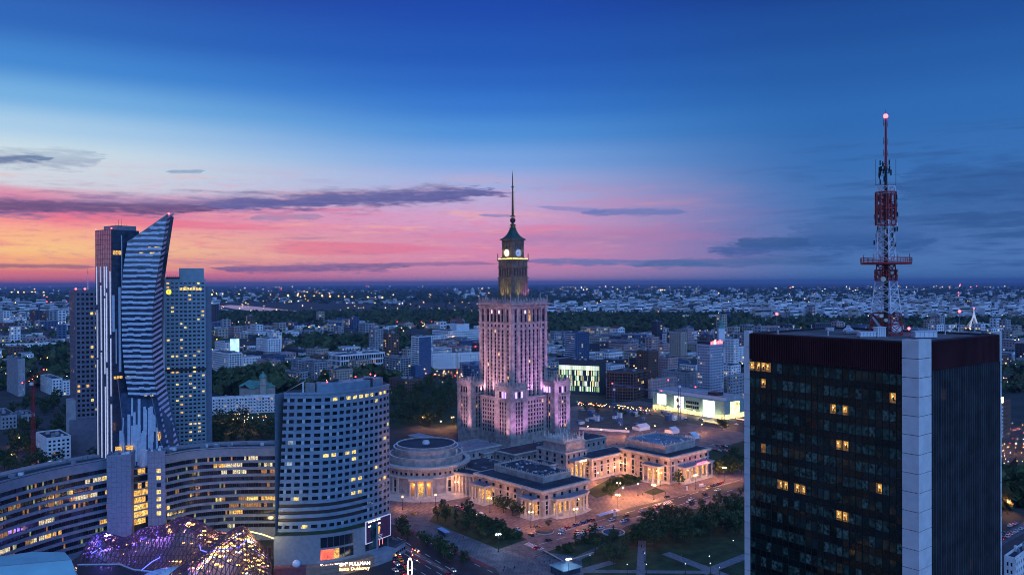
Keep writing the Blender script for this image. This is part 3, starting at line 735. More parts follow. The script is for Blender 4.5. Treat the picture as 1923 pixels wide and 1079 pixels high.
def text(name, body, size, mtl, parent, loc, rot, ext=0.06):
    cu = bpy.data.curves.new(name, 'FONT'); cu.body = body; cu.size = size; cu.align_x = 'CENTER'; cu.align_y = 'CENTER'; cu.extrude = ext; cu.resolution_u = 2
    t = bpy.data.objects.new(name, cu); C.objects.link(t)
    dg = bpy.context.evaluated_depsgraph_get(); me = bpy.data.meshes.new_from_object(t.evaluated_get(dg)); bpy.data.objects.remove(t)
    me.materials.clear(); me.materials.append(mtl)
    o = link(name, me, parent); o.location = loc; o.rotation_euler = rot
    return o
text('neon_sign', 'KINOTEKA', 2.6, emi('red_neon', (1.0, 0.07, 0.12), 9.0), h2, (9 + (Wx2 - 13) * 0.55, -7.6, 11.9), (R(90), 0, 0))
N3 = G(1128, 889)
LW = N2 + Vector((math.sin(AL), math.cos(AL), 0)) * (Wy2 + 0.5)
wx3 = 32.0
h3 = hall('stone_wing', 'stone wing joining the neon signed hall to the crowned pavilion', LW - Vector((math.sin(AR), math.cos(AR), 0)) * wx3, wx3 + 10, 16, 15.5, None)
# crowned pavilion
NP = G(1063, 905); pv = thing('crowned_pavilion', 'square stone pavilion with a crown of pinnacles and a columned door', 'building', (NP.x, NP.y, 0), UA)
b = MB(); wn = MB(); W_ = 22.0; H_ = 27.0
b.box(0, W_, 0, 30, 0, H_ - 6, stone); b.box(1.2, W_ - 1.2, 1.2, 24, H_ - 6, H_, stone)
for (o, ux, n, w) in (((0, 0, 0), (1, 0), (0, -1), W_), ((0, 30, 0), (0, -1), (-1, 0), 30)):
    pane_cells(wn, o, ux, n, grid(w, 4, 0.28), [(H_ - 10.5, H_ - 8.3), (H_ - 14.2, H_ - 12.0)], lambda: glass, 0.05)
    b.obox(o, ux, n, 0, w, 0, 0.5, H_ - 7.2, H_ - 6.2, stone_l)
part('wall', b, pv); part('window_panes', wn, pv, kind='stuff')
b = MB(); mouldings(pv, (W_ / 2, 12.6), W_ / 2 - 1.2, [(H_ - 1.0, 0.5, 0.6), (H_ - 0.4, 0.8, 1.1)], stone_l)
b = MB(); crown(b, (W_ / 2, 12.6), W_ / 2 - 0.8, H_ + 0.4, 8, 4.6, stone_l); part('parapet', b, pv, kind='stuff')
portico(pv, (4, 0, 0), (1, 0), (0, -1), 14, 5, 15.5, 4, 0, 500)
b = MB(); b.box(7.5, 14.5, -6.6, -6.4, 14.0, 15.2, emi('door_sign_light', (1, 0.75, 0.35), 3.0)); part('lit_panel', b, pv)

# connecting low roofs between tower, pavilion, halls and rotunda
def lowwing(label, N, wx, wy, z, m=roofdark):
    r = thing('link_wing', label, 'building', (N.x, N.y, 0), UA)
    b = MB(); b.box(0, wx, 0, wy, 0, z, stone); wn = MB()
    for (o, ux, n, w) in (((0, 0, 0), (1, 0), (0, -1), wx), ((0, wy, 0), (0, -1), (-1, 0), wy)):
        pane_cells(wn, o, ux, n, grid(w, max(2, int(w / 6)), 0.3), [(z - 5.5, z - 3)], lambda: glass, 0.05)
    part('wall', b, r); part('window_panes', wn, r, kind='stuff')
    b = MB(); b.box(-0.9, wx + 0.9, -0.9, wy + 0.9, z - 0.6, z + 0.3, stone_l); part('cornice', b, r)
    b = MB(); b.box(0.6, wx - 0.6, 0.6, wy - 0.6, z + 0.28, z + 0.45, m)
    for i in range(8):
        x_, y_ = random.uniform(1, max(1.5, wx - 4)), random.uniform(1, max(1.5, wy - 4)); b.box(x_, x_ + 2, y_, y_ + 1.2, z + 0.4, z + 1.2, metal_g)
    part('roof', b, r)
    return r
uL, uR = Vector((math.sin(AL), math.cos(AL), 0)), Vector((math.sin(AR), math.cos(AR), 0))
lowwing('low flat roofed wing behind the long stone hall', N1 + uL * (Wy1 + 0.3) + uR * 14, 30, 44, 13.0)
lowwing('low roofed wing at the foot of the stone tower', loc2w(-52, -58), 104, 22, 12.0)
lowwing('low roofed wing left of the stone tower', loc2w(-62, -35), 10, 100, 11.0, roofblue)
lowwing('low flat roof between pavilion and long hall', NP - uR * 34 + uL * 8, 33, 18, 12.0)
gd = lowwing('low roof planted with a dark garden below the tower', loc2w(-92, -30), 28, 44, 9.5, lawn)

# round congress hall
rc = G(800, 831, 30.0); rc.z = 0
rt = thing('round_hall', 'round stone hall with stepped drum roof and glowing doorway', 'building', rc, 0)
F0 = -math.pi / 2
b = MB(); RW = 29.0
b.lathe((0, 0, 0), [(RW, 0), (RW, 17.5)], 72, stone); b.lathe((0, 0, 0), [(RW + 0.5, 0), (RW + 0.5, 1.6), (RW, 1.7)], 72, stone_l)
part('wall', b, rt)
b = MB()
b.lathe((0, 0, 0), [(RW, 11.8), (RW + 1.4, 12.0), (RW + 1.4, 12.8), (RW, 13.0)], 72, stone_l)
b.lathe((0, 0, 0), [(RW, 17.0), (RW + 0.8, 17.2), (RW + 0.8, 18.0), (RW + 2.0, 18.2), (RW + 2.0, 19.6), (RW - 1.5, 19.6), (RW - 1.5, 18.8)], 72, stone_l)
for i in range(110):
    a = 2 * math.pi * i / 110; c_, s_ = math.cos(a), math.sin(a)
    b.obox((c_ * RW, s_ * RW, 0), (-s_, c_), (c_, s_), -0.35, 0.35, 0.7, 1.4, 17.3, 18.0, stone)
part('cornice', b, rt)
b = MB(); b.disc((0, 0, 18.8), RW - 1.0, 72, roofdark)
b.lathe((0, 0, 0), [(25.5, 18.8), (25.5, 24.0), (24.6, 24.0), (24.6, 23.2), (22.5, 23.2), (22.5, 28.6), (21.6, 28.6), (21.6, 27.4)], 72, stone)
b.lathe((0, 0, 0), [(20.6, 27.4), (20.6, 30.2), (19.7, 30.2), (19.7, 29.5)], 72, stone)
b.disc((0, 0, 27.4), 21.8, 72, roofdark); b.disc((0, 0, 29.5), 19.8, 72, roofdark)
for rr, zz in ((25.05, 24.05), (22.05, 28.65), (20.15, 30.25)): b.lathe((0, 0, 0), [(rr - 0.5, zz), (rr + 0.5, zz)], 72, metal_w)
rf = part('drum_roof', b, rt)
b = MB(); b.lathe((0, 0, 29.5), [(2.6, 0), (2.6, 1.4), (2.0, 1.5), (2.0, 2.2), (0.1, 2.3)], 12, metal_w); part('roof_lantern', b, rf)
for a in (R(-28), R(0), R(100), R(125)):
    b = MB(); b.lathe((25.0 * math.cos(a), 25.0 * math.sin(a), 24), [(0.8, 0), (0.7, 1.2), (0.45, 1.6), (0.75, 2.4), (0.5, 3.2), (0.3, 3.6), (0.35, 4.0), (0.02, 4.4)], 8, stone_l); part('statue', b, rf)
def rwin(a, w, z0, z1, m, d=0.06, mb=None):
    c_, s_ = math.cos(a), math.sin(a); mb.obox((c_ * RW, s_ * RW, 0), (-s_, c_), (c_, s_), -w / 2, w / 2, -0.2, d, z0, z1, m)
wn = MB(); cl = []
for i in range(-9, 12): rwin(F0 + R(7.6) * i + R(2), 1.5, 14.0, 15.8, glass, 0.06, wn)
for i in (-3, -2, 2, 3): rwin(F0 + R(19) * i, 2.4, 2.4, 4.6, glass, 0.06, wn); rwin(F0 + R(19) * i, 2.4, 5.4, 10.0, glass, 0.06, wn)
part('window_panes', wn, rt, kind='stuff')
for i in (-3, -2, 2, 3):
    for e in (-5.0, -3.4, 3.4, 5.0):
        a = F0 + R(19) * i + R(e); b = MB(); b.lathe(((RW + 0.5) * math.cos(a), (RW + 0.5) * math.sin(a), 0), [(0.65, 1.6), (0.55, 11.0), (0.75, 11.8)], 8, stone_l); part('column', b, rt, True)
pw = 15.0                                   # doorway recess, columns and warm light
b = MB(); b.box(-pw / 2, pw / 2, -RW - 0.25, -RW + 1.0, 0.5, 11.6, mat('amber_plaster', (0.5, 0.33, 0.16), 0.8, 0.1)); b.box(-2.2, 2.2, -RW - 0.32, -RW - 0.2, 0.6, 9.0, lit); part('doorway', b, rt)
b = MB(); b.box(-pw / 2 - 0.8, pw / 2 + 0.8, -RW - 4.2, -RW, 11.4, 12.9, stone_l); part('portico_roof', b, rt)
for x in (-7.2, -3.6, -2.3, 2.3, 3.6, 7.2):
    b = MB(); b.lathe((x, -RW - 3.2, 0), [(0.9, 0.4), (0.68, 0.8), (0.58, 10.6), (0.85, 11.4)], 10, stone_l); part('column', b, rt, True)
for j in range(5):
    b = MB(); b.lathe((0, 0, 0), [(RW + 6.5 + 1.5 * (4 - j), 0), (RW + 6.5 + 1.5 * (4 - j), 0.2 + 0.16 * j), (RW, 0.2 + 0.16 * j)], 40, stone_l, R(205), R(335)); part('step', b, rt)
for x in (-4.6, 0, 4.6): lanterns(rt, (x, -RW - 1.6, 8.6), 1300)
# colonnade between the round hall and the long hall
cA_, cB_ = rc + Vector((RW * math.cos(R(-42)), RW * math.sin(R(-42)), 0)), N1 + uL * (Wy1 + 0.4) + uR * 3
dv = (cB_ - cA_); Lc = dv.length
cn = thing('colonnade', 'stone colonnade curving from the round hall to the long hall', 'building', cA_, math.atan2(dv.y, dv.x))
b = MB(); b.box(0, Lc, 0.0, 9, 0, 13.2, stone); b.box(-0.3, Lc + 0.3, -1.6, 9.2, 13.2, 14.6, stone_l); part('wall', b, cn)
b = MB(); b.box(0.4, Lc - 0.4, 0.2, 8.6, 14.58, 14.75, roofdark); part('roof', b, cn)
for i in range(7):
    b = MB(); b.lathe((1.5 + (Lc - 3) * i / 6, -0.9, 0), [(0.8, 0), (0.62, 0.6), (0.55, 12.4), (0.8, 13.2)], 8, stone_l); part('column', b, cn, True)
lowwing('low roofed wing behind the round hall', rc + Vector((6, 30, 0)), 60, 30, 14.0, roofblue)
# ------------------------------------------------------------------ dark glass tower with the lattice mast
ZT = 129.6
NT = G(1722, 643, ZT)
aL, aR = R(-34.5), R(52.5)
ox = thing('dark_glass_tower', 'dark green glass tower with white corner piers and a flat roof carrying the mast', 'tower', (NT.x, NT.y, 0), R(90) - aR)
# local x: along the right face, local y (perpendicular) along the left face
LR = reach(NT, aR, 1876); LL = reach(NT, R(-37.5), 1399)
core = MB(); core.box(0.5, LR - 0.5, 0.5, LL - 0.5, 0, ZT - 0.6, metal_d); part('core', core, ox)
og = mat('green_black_glass', (0.008, 0.020, 0.015), 0.05, 0.4, 0.15, spec=0.5, bump=0.02, bscale=0.35)
og4 = mat('green_glass_blind_reflection', (0.06, 0.11, 0.085), 0.2, 0.98, 1.6, spec=0.35)  # pale blinds, plus mottled reflections painted into the colour
og2 = mat('green_glass_curtain_reflection', (0.028, 0.068, 0.050), 0.12, 0.95, 1.2, spec=0.35)  # curtains and greenish reflection patches, both painted as colour noise
og3 = mat('spandrel_glass', (0.004, 0.010, 0.009), 0.08, 0.4, 0.3, spec=0.45)
ribm = mat('maroon_ribbed_metal', (0.05, 0.010, 0.014), 0.5, 0.3, 0.15, spec=0.3)
olit = emi('hotel_room_amber', (1.0, 0.50, 0.08), 0.7, 1.0, 1.6)
olit2 = emi('hotel_room_dim', (0.9, 0.42, 0.07), 0.16, 1.0, 1.4)
FL = 3.55; top = ZT - 5.6; nfl = 20; ncl = 25
P0 = 2.5                                    # pier width on the left face at the near corner
fw = (LL - P0 - 1.3)
cwd = fw / ncl
litset = {(0, 24), (0, 23), (0, 22), (1, 22), (2, 10), (2, 8), (4, 9), (4, 8), (7, 19), (7, 18), (7, 16), (7, 15), (8, 9), (8, 8), (6, 3), (12, 3), (12, 2), (13, 3), (13, 2), (1, 1), (0, 21)}
def pane_mesh(nm, w, hh, m):
    b = MB(); b.hexa([(0, -w / 2, -hh / 2), (0, w / 2, -hh / 2), (0.06, w / 2, -hh / 2), (0.06, -w / 2, -hh / 2), (0, -w / 2, hh / 2), (0, w / 2, hh / 2), (0.06, w / 2, hh / 2), (0.06, -w / 2, hh / 2)], m); return b.mesh(nm)
pm = {m: pane_mesh('window_pane', cwd - 0.12, 1.95, m) for m in (og, og2, og4, olit, olit2)}
def lit_mesh(q):                             # a lit room: curtain edge, lamp glow, furniture line
    w, hh = cwd - 0.12, 1.95; b = MB(); c1 = q.uniform(.15, .5) * w; c2 = q.uniform(.15, .4) * hh; lefty = q.random() < .5
    b.box(0, .06, -w / 2, w / 2, -hh / 2, hh / 2, olit2)
    y0, y1 = (-w / 2 + c1, w / 2 - .05) if lefty else (-w / 2 + .05, w / 2 - c1)
    b.box(-.012, 0, y0, y1, -hh / 2 + c2, hh / 2 - q.uniform(.05, .3), olit)
    if q.random() < .7: b.box(-.02, -.012, y0 + (y1 - y0) * .3, y0 + (y1 - y0) * .62, -hh / 2 + c2 * .6, hh / 2 - q.uniform(.7, 1.2), og2)
    b.box(-.025, -.02, (y0 + y1) / 2, (y0 + y1) / 2 + .2, .15, .4, emi('bedside_lamp', (1, .8, .4), 3.0))
    return b.mesh('window_pane')
litv = [lit_mesh(random) for _ in range(7)]
rest = MB()
for i in range(nfl):
    zc = top - FL * i - 1.1 - 0.5
    for j in range(ncl):
        yc = P0 + cwd * (j + 0.5)
        m = olit if (i, j) in litset else (olit2 if random.random() < 0.035 else random.choice((og, og, og, og2, og2, og4)))
        if i < 12:
            o = link('window_pane', random.choice(litv) if m is olit else pm[m], ox); o.location = (-0.02, yc, zc); o.rotation_euler = (0, R(random.gauss(0, 0.35)), R(random.gauss(0, 0.35)))
        else:
            rest.hexa([(-0.05, yc - cwd / 2 + .06, zc - .97), (-0.05, yc + cwd / 2 - .06, zc - .97), (0.05, yc + cwd / 2 - .06, zc - .97), (0.05, yc - cwd / 2 + .06, zc - .97)] +
                      [(-0.05, yc - cwd / 2 + .06, zc + .97), (-0.05, yc + cwd / 2 - .06, zc + .97), (0.05, yc + cwd / 2 - .06, zc + .97), (0.05, yc - cwd / 2 + .06, zc + .97)], m)
        y0, y1 = yc - cwd / 2 + 0.06, yc + cwd / 2 - 0.06; t = random.gauss(0, 0.004)
        rest.face([(-0.03 + t, y0, zc - FL + 1.03), (-0.03 - t, y1, zc - FL + 1.03), (-0.03 - t, y1, zc - 1.03), (-0.03 + t, y0, zc - 1.03)], og3)
part('lower_panes', rest, ox, kind='stuff')
mul = MB(); mulm = mat('green_mullion', (.022, .036, .032), .4, .2, metal=.4)
for j in range(ncl + 1): mul.box(-0.12, 0.1, P0 + cwd * j - 0.05, P0 + cwd * j + 0.05, top - FL * nfl, top - 0.1, mulm)
for i in range(nfl):
    for e in (0.55, 2.65): mul.box(-0.10, 0.1, P0, P0 + fw, top - FL * i - e - 0.05, top - FL * i - e + 0.05, mulm)
part('mullions', mul, ox, kind='stuff')
# right face: narrow vertical fins
rf = MB(); rg = MB(); P1 = 4.4; nr = 30; rw = (LR - P1 - 0.6) / nr
for i in range(nfl):
    for j in range(nr):
        x0 = P1 + rw * j; z1 = top - FL * i - 0.3; t = random.gauss(0, 0.006)
        m = olit2 if (i, j) in ((1, 4), (1, 5)) or random.random() < .01 else random.choice((og, og2, og2, og4))
        rg.face([(x0, -0.02 + t, z1 - 2.1), (x0 + rw, -0.02 - t, z1 - 2.1), (x0 + rw, -0.02 - t, z1), (x0, -0.02 + t, z1)], m)
        rg.face([(x0, -0.02 - t, z1 - FL), (x0 + rw, -0.02 + t, z1 - FL), (x0 + rw, -0.02 + t, z1 - 2.1), (x0, -0.02 - t, z1 - 2.1)], og3)
for j in range(nr + 1): rf.box(P1 + rw * j - 0.06, P1 + rw * j + 0.06, -0.5, 0.1, top - FL * nfl, top, mat('fin_bronze', (.12, .13, .15), .35, .2, metal=.5))
part('side_panes', rg, ox, kind='stuff'); part('fins', rf, ox, kind='stuff')
rb = MB()
rb.box(-0.25, 0.4, P0, LL - 1.3, top, ZT, ribm); rb.box(P1, LR - 0.6, -0.25, 0.4, top, ZT, ribm)
for k in range(int(fw / 0.42)): rb.box(-0.45, -0.25, P0 + 0.42 * k, P0 + 0.42 * k + 0.2, top + 0.1, ZT - 0.15, ribm)
for k in range(int((LR - P1 - 0.6) / 0.42)): rb.box(P1 + 0.42 * k, P1 + 0.42 * k + 0.2, -0.45, -0.25, top + 0.1, ZT - 0.15, ribm)
part('ribbed_parapet', rb, ox, kind='stuff')
piers_ = [mat('white_pier_panel_%d' % k, (0.70 * q, 0.69 * q, 0.68 * q), 0.4, 0.08, 0.5) for k, q in enumerate((1.0, .97, .94))]
pj = FL
for (x0, x1, y0, y1) in ((-0.6, 1.0, -0.6, P0), (1.0, P1, -0.58, 1.0), (-0.4, 1.0, LL - 1.3, LL), (LR - 0.6, LR, -0.5, 1.0)):
    for i in range(nfl):                     # stacked pier panels, joint left open
        z1 = ZT + 0.5 - pj * i; b = MB(); b.box(x0, x1, y0, y1, z1 - pj + 0.12, z1, random.choice(piers_)); part('pier_panel', b, ox)
b = MB(); b.box(0.3, LR - 0.3, 0.3, LL - 0.3, ZT - 0.55, ZT - 0.35, mat('roof_gravel', (0.12, 0.115, 0.115), 0.9, 0.35, 0.25)); rfo = part('roof', b, ox)
b = MB()
for (x0, x1, y0, y1) in ((0.4, LR - 0.4, 0.4, 0.9), (0.4, LR - 0.4, LL - 0.9, LL - 0.4), (0.4, 0.9, 0.9, LL - 0.9), (LR - 0.9, LR - 0.4, 0.9, LL - 0.9)): b.box(x0, x1, y0, y1, ZT - 0.35, ZT + 0.1, metal_d)
part('parapet', b, ox)
def onroof(px, py): p = G(px, py, ZT - 0.35); return p
def roofbox(label, px, py, w, d, hh, m, cat='roof unit', rz=None):
    p = onroof(px, py); r = thing('roof_unit', label, cat, p, ox.rotation_euler.z if rz is None else rz, 'plant on the dark tower roof')
    b = MB(); b.box(-w / 2, w / 2, -d / 2, d / 2, 0.15, hh, m); part('casing', b, r)
    b = MB(); b.box(-w / 2 - .1, w / 2 + .1, -d / 2 - .1, d / 2 + .1, hh, hh + 0.12, metal_w); part('lid', b, r)
    b = MB()
    for k in range(5): b.box(-w / 2 + 0.1 + k * w / 5, -w / 2 + k * w / 5 + 0.16, -d / 2 - 0.05, -d / 2, 0.3, hh - 0.1, metal_g)
    for xx in (-w / 2 + .2, w / 2 - .4): b.box(xx, xx + .2, -d / 2, d / 2, 0, 0.15, metal_d)
    part('louvre', b, r)
roofbox('pale low roof unit left of the mast foot', 1627, 633, 3.4, 1.6, 1.1, metal_w, rz=0)
roofbox('tall white cabinet at the mast foot', 1652, 633, 1.9, 1.6, 2.1, metal_w, rz=0)
roofbox('long pale roof unit right of the dish', 1735, 634, 4.6, 1.8, 1.3, metal_w, rz=0)
roofbox('flat grey duct lying before the mast', 1600, 627, 3.0, 1.2, 0.7, metal_g, rz=0)
roofbox('small pale vent near the far roof edge', 1558, 622, 1.6, 1.0, 0.8, metal_w, rz=0)
p = onroof(1593, 622); r = thing('roof_vent', 'white pyramid vent on the dark tower roof', 'vent', p); b = MB(); b.lathe((0, 0, 0), [(1.3, 0), (1.3, 0.4), (0.5, 1.0), (0.5, 1.3), (0.1, 1.5)], 4, metal_w); part('cowl', b, r)
for px, py in ((1461, 628), (1490, 622), (1524, 617), (1555, 630), (1586, 612), (1696, 618), (1775, 628), (1800, 622)):
    p = onroof(px, py); r = thing('vent_pipe', 'short white vent pipe standing on the dark tower roof', 'pipe', p, 0, 'vent pipes on the tower roof'); b = MB(); b.tube((0, 0, 0), (0, 0, 0.8), 0.1, 0.1, metal_w, 6); part('pipe', b, r); b = MB(); b.tube((0, 0, 0.8), (0, 0, 0.95), 0.18, 0.12, metal_w, 6); part('cap', b, r)
for px, py, hh, lb in ((1459, 626, 4.2, 'thin pole with red beacon near the left roof edge'), (1802, 624, 4.6, 'thin pole with red beacon near the right roof edge'), (1707, 627, 1.0, 'low red obstruction lamp beside the dish')):
    p = onroof(px, py); r = thing('beacon_pole', lb, 'beacon', p); b = MB(); b.tube((0, 0, 0), (0, 0, hh), 0.07, 0.05, metal_g, 6); part('pole', b, r); b = MB(); b.ball((0, 0, hh + 0.25), 0.32, red_e, 8, 6); part('red_lamp', b, r)
# mast
MP = onroof(1664, 629); DM = MP.y
mast = thing('lattice_mast', 'red and white lattice radio mast standing on the dark glass tower', 'mast', MP, R(90) - aR)
def zm(py): return V(1664, py, DM).z - MP.z
def wm(px): return px * DM / F
mw = mat('mast_white', (0.7, 0.72, 0.76), 0.5, 0.1, 1.0)
def lattice(name, z0, z1, w0, w1, n, m, r=0.11, diag=True):
    b = MB()
    def c(k, z): w = (w0 + (w1 - w0) * (z - z0) / (z1 - z0)) / 2; return ((-w, -w, z), (w, -w, z), (w, w, z), (-w, w, z))[k % 4]
    for k in range(4): b.tube(c(k, z0), c(k, z1), r * 1.4, r * 1.3, m, 5)
    for i in range(n):
        za, zb = z0 + (z1 - z0) * i / n, z0 + (z1 - z0) * (i + 1) / n
        for k in range(4):
            b.tube(c(k, za), c(k + 1, za), r, r, m, 4); b.tube(c(k, za), c(k + 1, zb), r * .8, r * .8, m, 4); b.tube(c(k + 1, za), c(k, zb), r * .8, r * .8, m, 4)
    for k in range(4): b.tube(c(k, z1), c(k + 1, z1), r, r, m, 4)
    return part(name, b, mast)
zs = {k: zm(k) for k in (629, 588, 527, 497, 488, 432, 412, 362, 316, 219, 205)}
lattice('lattice_section', 0, zs[588], wm(42), wm(38), 2, redpaint)
lattice('lattice_section', zs[588], zs[527], wm(38), wm(27), 4, mw)
lattice('lattice_section', zs[527], zs[497], wm(27), wm(23), 2, redpaint)
lattice('lattice_section', zs[488], zs[412], wm(23), wm(21), 5, mw)
lattice('lattice_section', zs[412], zs[362], wm(22), wm(21), 4, redpaint)
lattice('lattice_section', zs[362] - 0.2, zs[362] + 1.4, wm(23), wm(23), 1, mw)
b = MB(); b.tube((0, 0, 0), (0, 0, zs[362]), 0.5, 0.4, metal_d, 8); part('cable_core', b, mast)
b = MB()                                     # round gallery
w = wm(44); b.lathe((0, 0, zs[497]), [(wm(10), 0.1), (w, 0.1), (w, 0.55), (wm(10), 0.55)], 24, redpaint)
for hz in (1.0, 1.5): b.lathe((0, 0, zs[497]), [(w - .06, hz - .05), (w + .06, hz - .05), (w + .06, hz + .05), (w - .06, hz + .05), (w - .06, hz - .05)], 24, redpaint)
for i in range(24): a = 2 * math.pi * i / 24; b.tube((w * math.cos(a), w * math.sin(a), zs[497] + .5), (w * math.cos(a), w * math.sin(a), zs[497] + (2.3 if i % 6 == 0 else 1.55)), 0.06, 0.06, redpaint, 4)
part('gallery', b, mast)
for (za, zb, wd) in ((zs[527], zs[497] - 1.2, wm(38)), (zs[432] + 1, zs[362], wm(36))):
    b = MB()                                 # cage of red tubes
    for i in range(12):
        a = 2 * math.pi * i / 12; q = (wd / 2 * math.cos(a), wd / 2 * math.sin(a)); b.tube((q[0], q[1], za), (q[0], q[1], zb), 0.13, 0.13, redpaint, 5)
    for z in (za, (za + zb) / 2, zb): b.lathe((0, 0, z), [(wd / 2 - .1, 0), (wd / 2 + .1, 0), (wd / 2 + .1, .2), (wd / 2 - .1, .2), (wd / 2 - .1, 0)], 16, redpaint)
    part('antenna_cage', b, mast)
for i, (px, py, rr) in enumerate(((1650, 524, .55), (1666, 512, .35), (1678, 513, .35), (1646, 592, .4), (1655, 600, .4))):
    z = zm(py); x = wm(px - 1664); d_ = Vector((-math.sin(R(0)), -1, 0)); b = MB()
    Rm = Matrix.Rotation(-(R(90) - aR), 3, 'Z'); c0 = Rm @ Vector((x, -wm(17), z)); dn = Rm @ Vector((0, -1, 0))
    b.tube(c0, c0 + dn * 0.35, rr, rr * 1.02, mat('dish_cream', (0.62, 0.55, 0.42), 0.5, 0.1), 12); part('drum_dish', b, mast)
b = MB()                                     # side panel aerials
for k in range(46):
    z = random.uniform(zs[497] + 3, zs[362]); a = random.choice((0, 1, 2, 3)) * math.pi / 2 + random.gauss(0, .35); q = wm(19) * random.uniform(0.8, 1.15)
    b.tube((q * .6 * math.cos(a), q * .6 * math.sin(a), z), (q * math.cos(a), q * math.sin(a), z), .05, .05, metal_d, 4); b.box(q * math.cos(a) - .12, q * math.cos(a) + .12, q * math.sin(a) - .12, q * math.sin(a) + .12, z - .5, z + .5, random.choice((metal_d, metal_g, mw)))
for k in range(26):
    z = random.uniform(zs[316] - 3.0, zs[316] + 1.3); a = random.uniform(0, 6.28); q = wm(random.uniform(5, 13)); b.tube((0, 0, z), (q * math.cos(a), q * math.sin(a), z + random.uniform(-.3, .5)), .06, .05, redpaint if k % 3 == 0 else metal_d, 4); b.box(q * math.cos(a) - .1, q * math.cos(a) + .1, q * math.sin(a) - .1, q * math.sin(a) + .1, z - .5, z + .6, metal_d)
for s_ in (-1, 1):
    b.tube((s_ * wm(14), -s_ * wm(12), zs[362] + 1.6), (s_ * wm(14), -s_ * wm(12), zs[316] + 2), .05, .04, metal_d, 4); b.tube((0, 0, zs[362] + 1.8), (s_ * wm(14), -s_ * wm(12), zs[362] + 1.8), .06, .06, metal_d, 4)
part('aerials', b, mast, kind='stuff')
b = MB(); b.tube((0, 0, zs[362]), (0, 0, zs[316]), wm(6) / 2, wm(5) / 2, metal_d, 6); b.tube((0, 0, zs[316]), (0, 0, zs[219]), .28, .2, redpaint, 6); b.tube((0, 0, zs[219]), (0, 0, zs[205]), .05, .02, metal_d, 4)
for z in (zs[219] - 1.6, zs[219] - 5.5, zs[219] - 8, zs[219] - 11): b.tube((-.9, 0, z), (.9, 0, z), .05, .05, metal_d, 4); b.tube((-.9, 0, z - .6), (-.9, 0, z + .8), .05, .05, metal_d, 4); b.tube((.9, 0, z - .6), (.9, 0, z + .8), .05, .05, metal_d, 4)
part('whip', b, mast)
b = MB(); b.ball((0, 0, zs[219] + 0.1), .5, red_e, 8, 6); part('red_lamp', b, mast)
p = onroof(1683, 627); r = thing('satellite_dish', 'large white satellite dish at the foot of the mast', 'dish', p)
b = MB(); b.tube((0, 0, 0), (0, 0, 1.4), .12, .1, metal_g, 6); part('stand', b, r)
b = MB(); b.lathe((0, 0, 0), [(0.02, 0), (.6, .06), (1.1, .25), (1.25, .42)], 20, metal_w); o = part('reflector', b, r, True); o.location = (0, 0, 1.5); o.rotation_euler = (R(78), 0, R(-12))
b = MB(); p2 = onroof(1650, 630); b.hexa([V(1637, 596, DM - 3), V(1640, 594, DM - 3), V(1662, 621, DM - 3), V(1656, 622, DM - 3)] + [V(1637, 596, DM - 2), V(1640, 594, DM - 2), V(1662, 621, DM - 2), V(1656, 622, DM - 2)], metal_g)
o = part('cable_tray', b, None); o.parent = mast; o.matrix_parent_inverse = (Matrix.Translation(MP) @ Matrix.Rotation(R(90) - aR, 4, 'Z')).inverted()

# ------------------------------------------------------------------ curved office tower with punched windows
sky_pts = [(521, 986), (560, 985.5), (611, 982.5), (650, 976), (685, 967.5), (712, 959), (732, 950)]
zb0 = CAMZ + (ray(521, 986).z / ray(521, 986).y) * 390.0
plan = [G(px, py, zb0) for px, py in sky_pts]
import bisect
def arc_eval(t):                             # smooth point on the plan curve, t in 0..1
    n = len(plan) - 1; s = min(max(t, 0), 1) * n; i = min(int(s), n - 1); u = s - i
    p0, p1, p2, p3 = plan[max(i - 1, 0)], plan[i], plan[i + 1], plan[min(i + 2, n)]
    return 0.5 * ((2 * p1) + (p2 - p0) * u + (2 * p0 - 5 * p1 + 4 * p2 - p3) * u * u + (3 * p1 - p0 - 3 * p2 + p3) * u ** 3)
ZS = 87.0; fl = 3.45; nS = 19; zS0 = ZS - 2.2 - nS * fl
st = thing('curved_office_tower', 'curved blue grey office tower with rows of punched windows', 'tower', (plan[3].x, plan[3].y, 0))
off = Vector((plan[3].x, plan[3].y, 0))
panel = mat('blue_grey_panel', (0.18, 0.26, 0.33), 0.35, 0.14, 0.35, spec=0.5)
def lean(z): return 3.6 * (1 - (z - zS0) / (ZS - zS0))     # the west end leans outwards lower down
NSEG = 17
def sp(t, z, d=0.0):
    p = arc_eval(t); q = arc_eval(min(t + 0.02, 1)) - arc_eval(max(t - 0.02, 0)); q.z = 0; q.normalize(); n = Vector((q.y, -q.x, 0))
    p = p + n * d - Vector((1, 0, 0)) * ((lean(z) - 3.6) * (1 - t) * -1.0 * -1.0)
    return Vector((p.x - off.x, p.y - off.y, z))
b = MB()
K = 40
for k in range(K):
    t0, t1 = k / K, (k + 1) / K
    b.face([sp(t0, 0, -0.5), sp(t1, 0, -0.5), sp(t1, ZS, -0.5), sp(t0, ZS, -0.5)], metal_d)
back = [Vector((arc_eval(1).x - 5 - off.x, arc_eval(1).y + 16 - off.y, 0)), Vector((arc_eval(.5).x - 2 - off.x, arc_eval(.5).y + 34 - off.y, 0)), Vector((arc_eval(0).x + 2 - off.x, arc_eval(0).y + 13 - off.y, 0))]
bp = [sp(1, 0)] + back + [sp(0, 0)]
for a, c in zip(bp[:-1], bp[1:]): b.face([(a.x, a.y, 0), (c.x, c.y, 0), (c.x, c.y, ZS), (a.x, a.y, ZS)], panel)
b.face([(p.x, p.y, ZS - 0.05) for p in [sp(k / 12, ZS) for k in range(13)] + back], roofdark)
part('core', b, st)
bands = []
